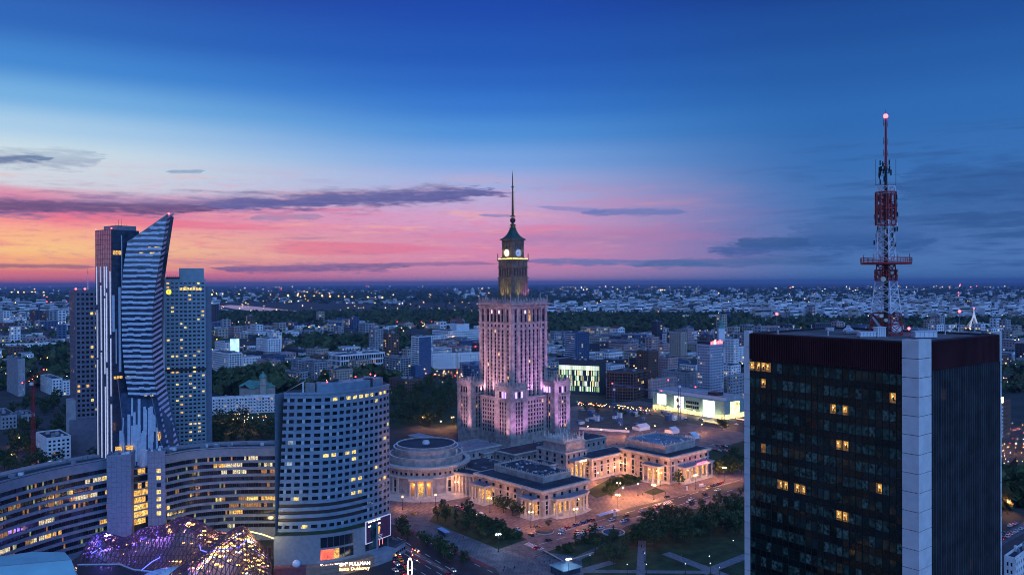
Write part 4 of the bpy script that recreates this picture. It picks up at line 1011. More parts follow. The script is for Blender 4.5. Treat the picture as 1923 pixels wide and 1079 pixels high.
for i in range(nS + 1):                      # spandrel bands, one per floor
    z0 = zS0 + fl * i; b = MB(); hh = 1.75 if i < nS else 2.6
    for k in range(K):
        t0, t1 = k / K, (k + 1) / K
        if 4 <= i + 0 <= 5 and t1 < 0.62 and False: continue
        b.hexa([sp(t0, z0, 0), sp(t1, z0, 0), sp(t1, z0, -0.6), sp(t0, z0, -0.6), sp(t0, z0 + hh, 0), sp(t1, z0 + hh, 0), sp(t1, z0 + hh, -0.6), sp(t0, z0 + hh, -0.6)], panel)
    part('spandrel_band', b, st)
winm = {m: None for m in (glass, lity, lit, litc)}
wgl = mat('tower_window_glass', (0.010, 0.016, 0.024), 0.10, 0.5, 0.4, spec=0.5)
piersm = MB(); teall = mat('teal_recess_glass', (0.02, 0.06, 0.075), 0.1, 0.6, 0.2, spec=0.7)
slit = {(18, 6): 0, (18, 8): 0, (18, 9): 0, (18, 10): 0, (18, 11): 0, (18, 12): 0, (18, 14): 0, (18, 15): 0, (17, 13): 0, (11, 15): 0, (10, 5): 0, (10, 6): 0, (10, 8): 0, (10, 9): 0, (9, 9): 0, (7, 13): 0, (6, 9): 0, (6, 10): 0, (4, 2): 0, (4, 9): 0, (4, 10): 0, (0, 3): 0, (5, 15): 0, (12, 1): 2, (9, 1): 2}
for i in range(nS):
    z0 = zS0 + fl * i + 1.75; z1 = zS0 + fl * (i + 1)
    rec = 1 <= i <= 3
    for j in range(NSEG):
        ta, tb = (j + 0.12) / NSEG, (j + 0.78) / NSEG
        inr = rec and tb < 0.66
        if inr: ta, tb = (j + 0.03) / NSEG, (j + 0.97) / NSEG
        m = {0: lity, 2: litc}[slit[(i, j)]] if (i, j) in slit else (random.choice((lit, lity)) if random.random() < 0.015 else (teall if inr else wgl))
        dd = -1.6 if inr else -0.28
        q = [sp(ta, z0, dd), sp(tb, z0, dd), sp(tb, z1, dd), sp(ta, z1, dd)]
        b = MB(); b.face(q, m)
        b.face([sp(ta, z0, 0), sp(tb, z0, 0), sp(tb, z0, dd), sp(ta, z0, dd)], panel)
        part('window', b, st)
        if not inr:
            piersm.hexa([sp(tb, z0, -0.02), sp((j + 1.14) / NSEG, z0, -0.02), sp((j + 1.14) / NSEG, z0, -0.5), sp(tb, z0, -0.5), sp(tb, z1, -0.02), sp((j + 1.14) / NSEG, z1, -0.02), sp((j + 1.14) / NSEG, z1, -0.5), sp(tb, z1, -0.5)], random.choice((panel, panel, panel, mat('pale_shutter', (0.36, 0.44, 0.46), 0.5, 0.1, 0.4))))
part('window_pier', piersm, st, kind='stuff')
b = MB()
for k in range(K):
    t0, t1 = k / K, (k + 1) / K
    b.hexa([sp(t0, ZS - 0.3, .4), sp(t1, ZS - 0.3, .4), sp(t1, ZS - 0.3, -0.8), sp(t0, ZS - 0.3, -0.8), sp(t0, ZS + 0.8, .4), sp(t1, ZS + 0.8, .4), sp(t1, ZS + 0.8, -0.8), sp(t0, ZS + 0.8, -0.8)], panel)
part('cornice', b, st)
b = MB()                                     # set back penthouse, rising to the right
for k in range(10, 39):
    t0, t1 = k / K, (k + 1) / K
    b.hexa([sp(t0, ZS, -3.5), sp(t1, ZS, -3.5), sp(t1, ZS, -13), sp(t0, ZS, -13), sp(t0, ZS + 4.2, -3.5), sp(t1, ZS + 4.2, -3.5), sp(t1, ZS + 4.2, -13), sp(t0, ZS + 4.2, -13)], panel)
part('penthouse', b, st)
b = MB()
for k in range(16):
    q = sp(random.uniform(.1, .9), ZS, -random.uniform(4, 16)); s_ = random.uniform(.8, 2.4); b.box(q.x, q.x + s_ * 1.6, q.y, q.y + s_, ZS + .2, ZS + random.uniform(4.4, 5.4), random.choice((metal_g, metal_d, metal_d)))
part('roof_plant', b, st, kind='stuff')
b = MB(); q0, q1, q2 = sp(0.01, ZS, -1), sp(.16, ZS, -1.5), sp(.17, ZS, -9)
b.face([q0 + Vector((0, 0, 1)), q1 + Vector((0, 0, 5.5)), q2 + Vector((0, 0, 6))], metal_w); b.tube(q1, q1 + Vector((0, 0, 5.4)), .4, .4, metal_w, 6); part('sail_canopy', b, st)
for t, z in ((.32, 5.2), (.6, 6.6), (.78, 7.0), (.98, 2.0), (.86, 6)):
    q = sp(t, ZS + z, -4); b = MB(); b.tube((q.x, q.y, ZS), q, .08, .08, metal_d, 4); b.ball(q, .35, red_e, 8, 5); part('red_lamp', b, st)
# podium
pd = thing('curved_podium', 'curved pale podium with shop windows below the curved office tower', 'building', off)
def pp(t, z, d): q = sp(t, zS0, d); return Vector((q.x, q.y, z))
zp = zS0 + 0.2; b = MB(); cl = mat('podium_panel', (0.18, 0.22, 0.26), 0.6, 0.12, 0.6)
for k in range(32):
    t0, t1 = -0.0 + 0.72 * k / 32, 0.72 * (k + 1) / 32
    b.hexa([pp(t0, 2, 6.5), pp(t1, 2, 6.5), pp(t1, 2, -2), pp(t0, 2, -2), pp(t0, zp, 6.5), pp(t1, zp, 6.5), pp(t1, zp, -2), pp(t0, zp, -2)], cl)
part('wall', b, pd)
b = MB()
for k in range(31): b.face([pp(0.72 * k / 31, zp + .05, 5.9), pp(.72 * (k + 1) / 31, zp + .05, 5.9), pp(.72 * (k + 1) / 31, zp + .05, 0.2), pp(.72 * k / 31, zp + .05, .2)], lawn)
part('roof_garden', b, pd)
zpm = [CAMZ + (ray(600, y).z / ray(600, y).y) * 385 for y in (1010, 1029, 1033, 1052)]
for j in range(6):
    for (ra, rb_, m) in ((zpm[1], zpm[0], glassb), (zpm[3], zpm[2], glassb)):
        t0, t1 = .30 + .21 / 6 * j, .30 + .21 / 6 * (j + .94); mm = emi('shop_red', (1.0, .12, .05), 1.6, .8) if (m is glassb and ra == zpm[3] and j < 2) else (lit if (ra == zpm[3] and j == 2) else glass)
        b = MB(); b.hexa([pp(t0, ra, 6.62), pp(t1, ra, 6.62), pp(t1, ra, 6.4), pp(t0, ra, 6.4), pp(t0, rb_, 6.62), pp(t1, rb_, 6.62), pp(t1, rb_, 6.4), pp(t0, rb_, 6.4)], mm); part('shop_window', b, pd)
for j in range(3):
    t0, t1 = .60 + .10 / 3 * j, .60 + .10 / 3 * (j + .94); b = MB(); b.hexa([pp(t0, zpm[3], 6.62), pp(t1, zpm[3], 6.62), pp(t1, zpm[3], 6.4), pp(t0, zpm[3], 6.4), pp(t0, zpm[0] + 2, 6.62), pp(t1, zpm[0] + 2, 6.62), pp(t1, zpm[0] + 2, 6.4), pp(t0, zpm[0] + 2, 6.4)], teall); part('shop_window', b, pd)
b = MB(); q = pp(.17, zpm[3] - .8, 7.4); b.ball(q, 2.0, mat('pale_globe', (.5, .6, .75), .35, .05), 16, 10); part('globe', b, pd, True, label='pale globe on the podium wall')
# lower sign storey
zl = zpm[3] - 1.6; b = MB(); sgn = mat('tan_cladding', (0.24, 0.17, 0.13), 0.6, 0.15, 0.5); rdb = mat('red_brick_cladding', (0.17, 0.06, 0.07), .8, .2, .6)
for k in range(24):
    t0, t1 = .03 + .8 * k / 24, .03 + .8 * (k + 1) / 24; m = rdb if t0 < .2 else (sgn if t0 < .62 else panel)
    b.hexa([pp(t0, 0, 11), pp(t1, 0, 11), pp(t1, 0, 4), pp(t0, 0, 4), pp(t0, zl, 11), pp(t1, zl, 11), pp(t1, zl, 4), pp(t0, zl, 4)], m)
part('sign_storey', b, pd)
b = MB()
for s_ in range(4):
    for k in range(8, 20): t0, t1 = .03 + .8 * k / 24, .03 + .8 * (k + 1) / 24; z = zl - 1.6 - 2.2 * s_; b.hexa([pp(t0, z, 11.08), pp(t1, z, 11.08), pp(t1, z, 10.9), pp(t0, z, 10.9), pp(t0, z + .15, 11.08), pp(t1, z + .15, 11.08), pp(t1, z + .15, 10.9), pp(t0, z + .15, 10.9)], brown)
part('cladding_joint', b, pd, kind='stuff')
sgw = emi('sign_white', (1.0, .9, .75), 7.0); sgo = emi('sign_orange', (1.0, .55, .2), 7.0)
q = pp(.42, 0, 11.6)
z1_, z2_ = [CAMZ + (ray(630, y).z / ray(630, y).y) * 380 for y in (1066, 1075)]
text('sign_lettering', 'Serwis "GSM" PULLMAN', 2.3, sgw, pd, (q.x, q.y - .5, z1_), (R(90), 0, R(9)))
text('sign_lettering', 'Nowe  Miasto Dubkowy', 2.3, sgo, pd, (q.x, q.y - .5, z2_), (R(90), 0, R(9)))
# side terraces right of the podium and the big poster
tb = thing('corner_block', 'low glass corner block with railing beside the curved podium', 'building', off)
b = MB(); e0, e1 = pp(.74, 0, 9), pp(1.0, 0, 5)
zt_ = CAMZ + (ray(700, 1045).z / ray(700, 1045).y) * 395
pl = [pp(.80, 0, 11.2), pp(.98, 0, 10), pp(1.05, 0, 4), pp(.97, 0, -6), pp(.73, 0, -1), pp(.73, 0, 10.5)]
b.prism([(p.x, p.y) for p in pl], 0, zt_, panel, roofdark); part('wall', b, tb)
b = MB()
for k in range(6):
    for s_ in range(4):
        A, B = pl[0] + (pl[1] - pl[0]) * (k + .06) / 6, pl[0] + (pl[1] - pl[0]) * (k + .94) / 6; nn = Vector((B.y - A.y, A.x - B.x, 0)).normalized() * .06
        z = zt_ - 2.2 - 3.2 * s_; b.face([A + nn + Vector((0, 0, z - 1.4)), B + nn + Vector((0, 0, z - 1.4)), B + nn + Vector((0, 0, z)), A + nn + Vector((0, 0, z))], random.choice((glass, glass, glassb)))
part('window_panes', b, tb, kind='stuff')
b = MB()
for A, B in zip(pl[:-1], pl[1:]):
    b.tube((A.x, A.y, zt_ + 1), (B.x, B.y, zt_ + 1), .07, .07, metal_g, 4)
    for k in range(6): P = A + (B - A) * k / 6; b.tube((P.x, P.y, zt_), (P.x, P.y, zt_ + 1), .05, .05, metal_g, 4)
part('railing', b, tb)
# lit poster
PA, PB, PC, PD_ = V(687, 1020, 398), V(732, 1003, 412), V(731, 965, 412), V(689, 980, 398)
pc = (PA + PB + PC + PD_) / 4; uxp = (PB - PA); uxp.z = 0; wp = uxp.length; uxp.normalize(); hp = ((PD_ - PA).length + (PC - PB).length) / 2
po = thing('poster_board', 'large framed dark purple poster lit along its top edge', 'billboard', (pc.x, pc.y, 0), math.atan2(uxp.y, uxp.x))
zc = pc.z
def postermat():
    m = bpy.data.materials.new('poster_print'); m.use_nodes = True; nt = m.node_tree; bs = nt.nodes['Principled BSDF']
    co = nt.nodes.new('ShaderNodeTexCoord'); mp = nt.nodes.new('ShaderNodeMapping'); mp.inputs['Location'].default_value = (1.5, 0, -(zc - 1.0)); nt.links.new(co.outputs['Object'], mp.inputs[0])
    gr = nt.nodes.new('ShaderNodeTexGradient'); gr.gradient_type = 'SPHERICAL'; ms = nt.nodes.new('ShaderNodeMapping'); ms.inputs['Scale'].default_value = (.28, .28, .28); nt.links.new(mp.outputs[0], ms.inputs[0]); nt.links.new(ms.outputs[0], gr.inputs[0])
    rp = nt.nodes.new('ShaderNodeValToRGB'); rp.color_ramp.elements[0].color = (.012, .006, .03, 1); rp.color_ramp.elements[1].color = (.12, .05, .3, 1); nt.links.new(gr.outputs[0], rp.inputs[0])
    nt.links.new(rp.outputs[0], bs.inputs['Base Color']); nt.links.new(rp.outputs[0], bs.inputs['Emission Color']); bs.inputs['Emission Strength'].default_value = 1.0
    return m
b = MB(); b.box(-wp / 2, wp / 2, -.15, .15, zc - hp / 2, zc + hp / 2, postermat()); part('poster', b, po)
b = MB()
for x0, x1, z0, z1 in ((-wp / 2 - .35, wp / 2 + .35, zc + hp / 2, zc + hp / 2 + .35), (-wp / 2 - .35, wp / 2 + .35, zc - hp / 2 - .35, zc - hp / 2), (-wp / 2 - .35, -wp / 2, zc - hp / 2, zc + hp / 2), (wp / 2, wp / 2 + .35, zc - hp / 2, zc + hp / 2)): b.box(x0, x1, -.3, .3, z0, z1, mat('lit_frame', (.6, .62, .7), .4, 0, emit=(.7, .75, 1), estr=.35))
part('frame', b, po)
gg = emi('poster_gold', (1.0, .5, .06), 1.3)
b = MB(); b.ball((0.4, -.2, zc + .3), 1.0, gg, 12, 8, 1.1); b.tube((.4, -.2, zc - .2), (.1, -.2, zc - 2.6), .75, .4, gg, 8); o = part('golden_emblem', b, po); o.scale = (1, .12, 1); o.location = (0, -.17, 0)
b = MB(); le = emi('poster_white', (1, .96, .85), 4.0)
for k in range(9): b.box(-wp / 2 + 1.6 + k * .95, -wp / 2 + 2.3 + k * .95, -.2, -.16, zc + hp / 2 - 2.9, zc + hp / 2 - 2.2, le)
for k in range(3): b.box(-wp / 2 + 1.2 + k * 3, -wp / 2 + 3.4 + k * 3, -.75, -.5, zc + hp / 2 - .5, zc + hp / 2 - .2, le)
for s_ in range(3): b.box(-2.4 + s_ * .3, 3 - s_ * .3, -.2, -.16, zc - 3.4 - s_ * .8, zc - 3.2 - s_ * .8, mat('poster_small', (.4, .4, .5), .6, 0, emit=(.7, .7, .9), estr=.5))
part('poster_lettering', b, po, kind='stuff')
b = MB()
for x in (-wp / 2 + 1, 0, wp / 2 - 1): b.tube((x, .5, 0), (x, .5, zc + hp / 2 - 1), .25, .25, metal_g, 6)
part('support', b, po)
b = MB()
for x in (-1.4, .8, 3): b.box(x, x + .2, -.1, .1, zc - hp / 2 - 3.4, zc - hp / 2 - .4, emi('neon_pink', (1, .25, .3), 1.5))
part('neon_strip', b, po)

# ------------------------------------------------------------------ crescent office wings and glass roof
ZL = 52.0
def wing(name, label, tops, nflo, litrows, ncol, depth=16, sign=1):
    pts = [G(px, py, ZL) for px, py in tops]; r = thing(name, label, 'building', (pts[0].x, pts[0].y, 0)); o0 = Vector((pts[0].x, pts[0].y, 0))
    n = len(pts) - 1
    def ev(t):
        s = t * n; i = min(int(s), n - 1); u = s - i; p0, p1, p2, p3 = pts[max(i - 1, 0)], pts[i], pts[i + 1], pts[min(i + 2, n)]
        return 0.5 * ((2 * p1) + (p2 - p0) * u + (2 * p0 - 5 * p1 + 4 * p2 - p3) * u * u + (3 * p1 - p0 - 3 * p2 + p3) * u ** 3)
    def q(t, z, d):
        p = ev(t); g_ = ev(min(t + .03, 1)) - ev(max(t - .03, 0)); g_.z = 0; g_.normalize(); nn = Vector((g_.y, -g_.x, 0)); p = p + nn * d - o0; return Vector((p.x, p.y, z))
    K = 30
    def band(b, z0, z1, d0, d1, m):
        for k in range(K): t0, t1 = k / K, (k + 1) / K; b.hexa([q(t0, z0, d1), q(t1, z0, d1), q(t1, z0, d0), q(t0, z0, d0), q(t0, z1, d1), q(t1, z1, d1), q(t1, z1, d0), q(t0, z1, d0)], m)
    wl = mat('crescent_panel', (0.17, 0.215, 0.27), 0.55, 0.12, 0.4)
    b = MB(); band(b, 0, ZL - 4, -depth, -1.2, metal_d); part('core', b, r)
    b = MB(); band(b, ZL - 5.6, ZL - 1.2, -depth, 0.5, wl); part('attic_band', b, r)
    b = MB(); band(b, ZL - 1.2, ZL - .9, -depth, 0.2, roofdark); band(b, ZL - .9, ZL, -depth * .9, -depth * .5, metal_g); part('roof', b, r)
    b = MB(); band(b, ZL - .9, ZL - .3, -.4, .3, wl); part('parapet', b, r)
    b = MB()
    for k in range(14): t = random.uniform(.03, .95); p = q(t, ZL - .9, -random.uniform(3, 12)); s_ = random.uniform(.6, 1.8); b.box(p.x, p.x + s_ * 2, p.y, p.y + s_, ZL - .9, ZL + random.uniform(.2, .9), random.choice((metal_g, metal_w)))
    part('roof_plant', b, r, kind='stuff')
    for i in range(nflo):
        z1 = ZL - 5.6 - 3.7 * i
        b = MB(); band(b, z1 - 3.7, z1 - 2.3, -1.5, .35, wl); part('floor_band', b, r)
        g = MB(); on = 0; cur = None
        for j in range(ncol):
            if on <= 0: on = random.randint(2, 9); cur = (random.choice((lit, lity, litd, litw, litd)) if random.random() < litrows[i] else random.choice((glass, glass, glassb, glass)))
            on -= 1; m = cur if random.random() < .85 else random.choice((glass, litd, litg, glass))
            t0, t1 = (j + .04) / ncol, (j + .96) / ncol
            g.face([q(t0, z1 - 2.3, -.55), q(t1, z1 - 2.3, -.55), q(t1, z1, -.55), q(t0, z1, -.55)], m)
        for j in range(0, ncol, 2): g.hexa([q((j - .05) / ncol, z1 - 2.3, -.3), q((j + .05) / ncol, z1 - 2.3, -.3), q((j + .05) / ncol, z1 - 2.3, -.6), q((j - .05) / ncol, z1 - 2.3, -.6), q((j - .05) / ncol, z1, -.3), q((j + .05) / ncol, z1, -.3), q((j + .05) / ncol, z1, -.6), q((j - .05) / ncol, z1, -.6)], metal_d)
        part('window_strip', g, r, kind='stuff')
    b = MB(); band(b, 0, ZL - 5.6 - 3.7 * nflo, -1.5, .3, wl); part('plinth', b, r)
    return r, q
wgR, qR = wing('crescent_office', 'curved office wing with ribbon windows right of the stair towers', [(309, 851), (360, 842), (415, 838), (470, 836.5), (540, 836)], 11, [.22, .3, .3, .05, .06, .15, .7, .3, .1, .1, .1], 60)
wgL, qL = wing('crescent_office', 'curved office wing with amber ribbon windows left of the stair towers', [(-190, 975), (-70, 925), (0, 902), (70, 884), (130, 871), (202, 858)], 11, [.08, .45, .55, .4, .3, .2, .1, .3, .15, .1, .1], 90)
cl_ = mat('stair_tower_panel', (0.18, 0.21, 0.27), 0.6, 0.15, 0.8)
for (x0, x1, yt, dd, lab, wn_) in ((200, 246, 858, 404, 'blank panelled stair tower at the end of the left crescent wing', False), (277, 310, 851, 415, 'panelled stair tower with one column of lit windows', True)):
    A, B = V(x0, yt, dd), V(x1, yt - 1, dd + 3); r = thing('stair_tower', lab, 'tower', (A.x, A.y, 0), math.atan2(B.y - A.y, B.x - A.x)); w = (B - A).length
    b = MB(); b.box(0, w, 0, 11, 0, A.z, cl_); part('wall', b, r)
    b = MB()
    for x0_, x1_, y0_, y1_ in ((-.2, w + .2, -.2, .4), (-.2, .4, .4, 11), (w - .4, w + .2, .4, 11)): b.box(x0_, x1_, y0_, y1_, A.z, A.z + .9, cl_)
    part('parapet', b, r)
    b = MB()
    for k in range(6): s_ = random.uniform(.6, 1.5); xx = random.uniform(.5, w - 2.5); b.box(xx, xx + s_ * 1.4, 2 + k, 2 + k + s_, A.z, A.z + random.uniform(.8, 2), random.choice((metal_w, metal_g)))
    part('roof_plant', b, r, kind='stuff')
    b = MB()
    for k in range(1, 14):
        b.box(0, w, -.02, 0, A.z - 2.6 * k, A.z - 2.6 * k + .07, metal_d)
    for k in range(1, 5): b.box(w * k / 5, w * k / 5 + .06, -.022, 0, 5, A.z, metal_d)
    part('panel_joint', b, r, kind='stuff')
    if wn_:
        for k in range(7): b = MB(); b.box(w * .5, w * .5 + 2.1, -.08, .02, A.z - 10.5 - 3.7 * k, A.z - 8.4 - 3.7 * k, glass if k == 2 else lity); part('window', b, r)
# glazed gap
A, B = V(244, 880, 412), V(280, 878, 420); r = thing('glazed_link', 'amber lit glazed link between the two stair towers', 'building', (A.x, A.y, 0), math.atan2(B.y - A.y, B.x - A.x)); w = (B - A).length
b = MB(); b.box(0, w, 0.3, 6, 0, A.z, metal_d); part('core', b, r)
for k in range(8):
    b = MB(); b.box(0, w, -.3, .5, A.z - .7 - 3.7 * k, A.z - 3.7 * k, cl_); part('floor_band', b, r)
    for j in range(5): b = MB(); b.box(w * (j + .05) / 5, w * (j + .95) / 5, .1, .25, A.z - 3.7 - 3.7 * k, A.z - .8 - 3.7 * k, random.choice((lit, lity, glass, lit)) if k != 1 else glass); part('window', b, r)
b = MB(); b.hexa([(w * .55, -.5, A.z + .1), (w + 3, -.5, A.z + .1), (w + 3, 5, A.z + .1), (w * .6, 5, A.z + .1), (w * .8, -.5, A.z + 9), (w + 3, -.5, A.z + 6), (w + 3, 5, A.z + 6), (w * .8, 5, A.z + 9)], metal_w); part('white_canopy', b, r)

# undulating glass roof over the mall
dm = thing('glass_roof', 'undulating lattice glass roof glowing amber and violet below the crescent offices', 'roof', (0, 0, 0))
NXg, NYg = 52, 28
def gz(x, y):
    def bump(px, d_, h, rx, ry): return h * math.exp(-((x - (px - CX) / F * d_) / rx) ** 2 - ((y - d_) / ry) ** 2)
    z = 9.0 + bump(458, 376, 18, 20, 26) + bump(335, 386, 19, 15, 13) + bump(262, 380, 9, 8, 9) + bump(183, 378, 14, 12, 13) + bump(490, 344, 11, 10, 12) + bump(350, 342, 9, 11, 9) + bump(410, 352, 7, 9, 9)
    z -= bump(405, 380, 4, 6, 9) + bump(250, 352, 4, 9, 9) + bump(425, 338, 4, 10, 7)
    z += 1.2 * math.sin(x * .16) * math.cos(y * .13)
    return z
gxy = []
for j in range(NYg + 1):
    v = j / NYg; y = 318 + 92 * v; row = []
    for i in range(NXg + 1):
        u = i / NXg; xl = G(118, 1020, 8).x * (y / 395.0) * (1.0 - .06 * v); xr = G(523, 1020, 8).x * (y / 395.0)
        x = xl + (xr - xl) * u
        edge = min(1, 8 * u, 8 * (1 - u), 6 * v + .3, 6 * (1 - v)); row.append(Vector((x, y, max(1.5, gz(x, y) * (0.35 + .65 * edge)))))
    gxy.append(row)
gm = bpy.data.materials.new('roof_glazing'); gm.use_nodes = True
_nt = gm.node_tree; _nt.nodes.remove(_nt.nodes['Principled BSDF'])
_g1 = _nt.nodes.new('ShaderNodeBsdfGlossy'); _g1.inputs['Roughness'].default_value = .15; _g1.inputs['Color'].default_value = (.75, .7, 1, 1)
_t1 = _nt.nodes.new('ShaderNodeBsdfTransparent'); _t1.inputs['Color'].default_value = (.82, .80, .88, 1)
_mx = _nt.nodes.new('ShaderNodeMixShader'); _fr = _nt.nodes.new('ShaderNodeFresnel'); _fr.inputs['IOR'].default_value = 1.6
_nt.links.new(_fr.outputs[0], _mx.inputs[0]); _nt.links.new(_t1.outputs[0], _mx.inputs[1]); _nt.links.new(_g1.outputs[0], _mx.inputs[2]); _nt.links.new(_mx.outputs[0], _nt.nodes['Material Output'].inputs[0])
b = MB()
idx = lambda i, j: j * (NXg + 1) + i
b.v = [tuple(p) for row in gxy for p in row]; b.mats = [gm]
for j in range(NYg):
    for i in range(NXg): b.f += [(idx(i, j), idx(i + 1, j), idx(i + 1, j + 1)), (idx(i, j), idx(i + 1, j + 1), idx(i, j + 1))]; b.m += [0, 0]
part('glazing', b, dm)
lt = MB(); ltm = mat('lattice_steel', (0.10, 0.06, 0.08), .5, .2, .4)
def bar(p, q_):
    d = (q_ - p); s = Vector((-d.y, d.x, 0)).normalized() * .17; up = Vector((0, 0, .3))
    lt.face([p - s + up, p + s + up, q_ + s + up, q_ - s + up], ltm); lt.face([p - s + up, q_ - s + up, q_ - s, p - s], ltm); lt.face([p + s + up, p + s, q_ + s, q_ + s + up], ltm)
for j in range(NYg + 1):
    for i in range(NXg + 1):
        if i < NXg: bar(gxy[j][i], gxy[j][i + 1])
        if j < NYg: bar(gxy[j][i], gxy[j + 1][i])
        if i < NXg and j < NYg: bar(gxy[j][i], gxy[j + 1][i + 1])
part('steel_lattice', lt, dm, kind='stuff')
# what glows under the roof
fl_ = MB(); mallw = mat('mall_floor', (.30, .22, .2), .6, .3, .2); amb = emi('mall_amber', (1, .52, .12), 5.0, .9, .6); yel = emi('mall_yellow', (1, .75, .2), 6.0, .8, .6); vio = emi('mall_violet', (.25, .12, 1.0), 4.5, .7, .5); pnk = emi('mall_pink', (1, .35, .55), 2.0, .8, .5); whi = emi('mall_white', (.9, .95, 1), 4.0, .5, .5)
for j in range(0, NYg, 1):
    for i in range(0, NXg, 1):
        p = gxy[j][i]; u, v = i / NXg, j / NYg
        w_right = (0.62 if u > .62 else (.34 if u > .45 else .06)) * (1.0 if v < .6 else .45)
        if random.random() < w_right * .8:
            m = random.choice((amb, amb, yel, pnk, whi, amb)) if u > .4 else random.choice((vio, amb, pnk)); s_ = random.uniform(.4, 1.25)
            fl_.box(p.x - s_, p.x + s_, p.y - s_ * .6, p.y + s_ * .6, p.z - 3.2, p.z - 2.7, m)
        elif random.random() < .2:
            fl_.box(p.x - .3, p.x + .3, p.y - .3, p.y + .3, p.z - 2.6, p.z - 2.2, random.choice((vio, vio, amb, pnk)))
part('mall_lights', fl_, dm, kind='stuff')
b = MB()
for j in range(0, NYg, 4):
    for i in range(0, NXg - 1, 4): p0, p1, p2, p3 = gxy[j][i], gxy[j][min(i + 4, NXg)], gxy[min(j + 4, NYg)][min(i + 4, NXg)], gxy[min(j + 4, NYg)][i]; b.face([Vector((p.x, p.y, max(.3, p.z - 6))) for p in (p0, p1, p2, p3)], mallw)
part('mall_floor', b, dm)
for (pxs, m, nm) in (([(375, 1022), (377, 1032), (390, 1036), (420, 1030), (450, 1026), (462, 1013)], emi('blue_neon', (.08, .10, 1), 4), 'neon_edge'), ([(265, 1070), (285, 1054), (300, 1046), (296, 1036)], emi('blue_neon', (.08, .10, 1), 4), 'neon_edge'),
                     ([(447, 996), (470, 997), (495, 1003), (514, 1010)], emi('yellow_neon', (1, .75, .15), 6), 'light_trough'), ([(250, 1022), (280, 1014), (300, 1008)], emi('amber_neon', (1, .55, .1), 5), 'light_trough'), ([(172, 1038), (188, 1029), (194, 1034)], emi('blue_neon', (.08, .10, 1), 4), 'neon_edge')):
    b = MB(); pts = []
    for px, py in pxs:
        p = G(px, py, 14)
        for _ in range(6): p = G(px, py, gz(p.x, p.y) + .7)
        pts.append(p)
    for A, B in zip(pts[:-1], pts[1:]): b.tube(A, B, .2, .2, m, 5)
    part(nm, b, dm)
for (px, py, pw_, c_) in ((470, 1030, 4000, (1, .6, .2)), (420, 1045, 3500, (1, .5, .25)), (490, 1060, 2200, (1, .7, .25)), (300, 1050, 3000, (.4, .2, 1)), (200, 1050, 2500, (.35, .2, 1)), (400, 985, 2500, (.5, .3, 1)), (470, 1005, 1200, (1, .7, .3))):
    p = G(px, py, 8); p.z = max(2.5, gz(p.x, p.y) - 2.5); glow('mall_lamp', dm, p, pw_ * 3.5, c_, 1.0)
# teal roofed hall and white ring at the bottom
tl = mat('teal_metal_roof', (0.28, 0.52, 0.54), .45, .08, .1)
r = thing('teal_roof_hall', 'pale teal metal roofed hall at the edge of the glass roof', 'building', (0, 0, 0))
zr = 30.0; ps = [G(-60, 1052, zr), G(60, 1035, zr), G(122, 1036, zr), G(146, 1079, zr - 4), G(150, 1100, zr - 6), G(-60, 1110, zr - 4)]
b = MB(); rid0, rid1 = G(-60, 1068, zr + .6), G(134, 1050, zr + .6)
b.face([ps[0], ps[1], ps[2], rid1, rid0], tl); b.face([rid0, rid1, ps[3], ps[4], ps[5]], tl); part('roof', b, r)
b = MB()
for A, B in zip(ps, ps[1:] + ps[:1]): b.face([(A.x, A.y, 0), (B.x, B.y, 0), B, A], conc)
part('wall', b, r)
b = MB()
for k in range(1, 9): A = ps[0].lerp(ps[2], k / 9) + Vector((0, 0, .1)); B = rid0.lerp(rid1, k / 9) + Vector((0, 0, .08)); b.tube(A, B, .09, .09, tl, 4)
b.tube(rid0, rid1, .16, .16, metal_g, 4); part('roof_seam', b, r, kind='stuff')
c = G(318, 1083, 14); r = thing('ring_canopy', 'white ring shaped canopy beside the glass roof', 'canopy', (c.x, c.y, 0))
b = MB(); b.lathe((0, 0, 0), [(5.5, 13.2), (5.8, 14.4), (11.5, 14.8), (12.2, 14.0), (11.8, 13.2), (5.5, 13.2)], 40, mat('ring_white', (.5, .6, .66), .45, .05)); part('ring', b, r, True)
b = MB()
for k in range(20): a = 2 * math.pi * k / 20; b.tube((5.8 * math.cos(a), 5.8 * math.sin(a), 14.5), (12 * math.cos(a), 12 * math.sin(a), 14.7), .08, .08, metal_g, 4)
for k in range(5): a = 2 * math.pi * k / 5; b.tube((9 * math.cos(a), 9 * math.sin(a), 0), (9 * math.cos(a), 9 * math.sin(a), 13.5), .3, .3, metal_g, 6)
part('rib', b, r, kind='stuff')
A, B = G(146, 1060, 20), G(300, 1068, 14); r = thing('service_deck', 'dark service deck with pale railing in front of the glass roof', 'deck', (0, 0, 0)); b = MB(); ql = [G(146, 1063, 14), G(225, 1062, 14), G(250, 1072, 14), G(300, 1078, 14), G(300, 1110, 14), G(140, 1110, 14)]
b.prism([(p.x, p.y) for p in ql], 0, 14, metal_d); part('wall', b, r); b = MB()
for P, Q in zip(ql[:3], ql[1:4]): b.tube(P + Vector((0, 0, .9)), Q + Vector((0, 0, .9)), .35, .35, mat('ring_white', (.5, .6, .66)), 6)
part('rail', b, r)

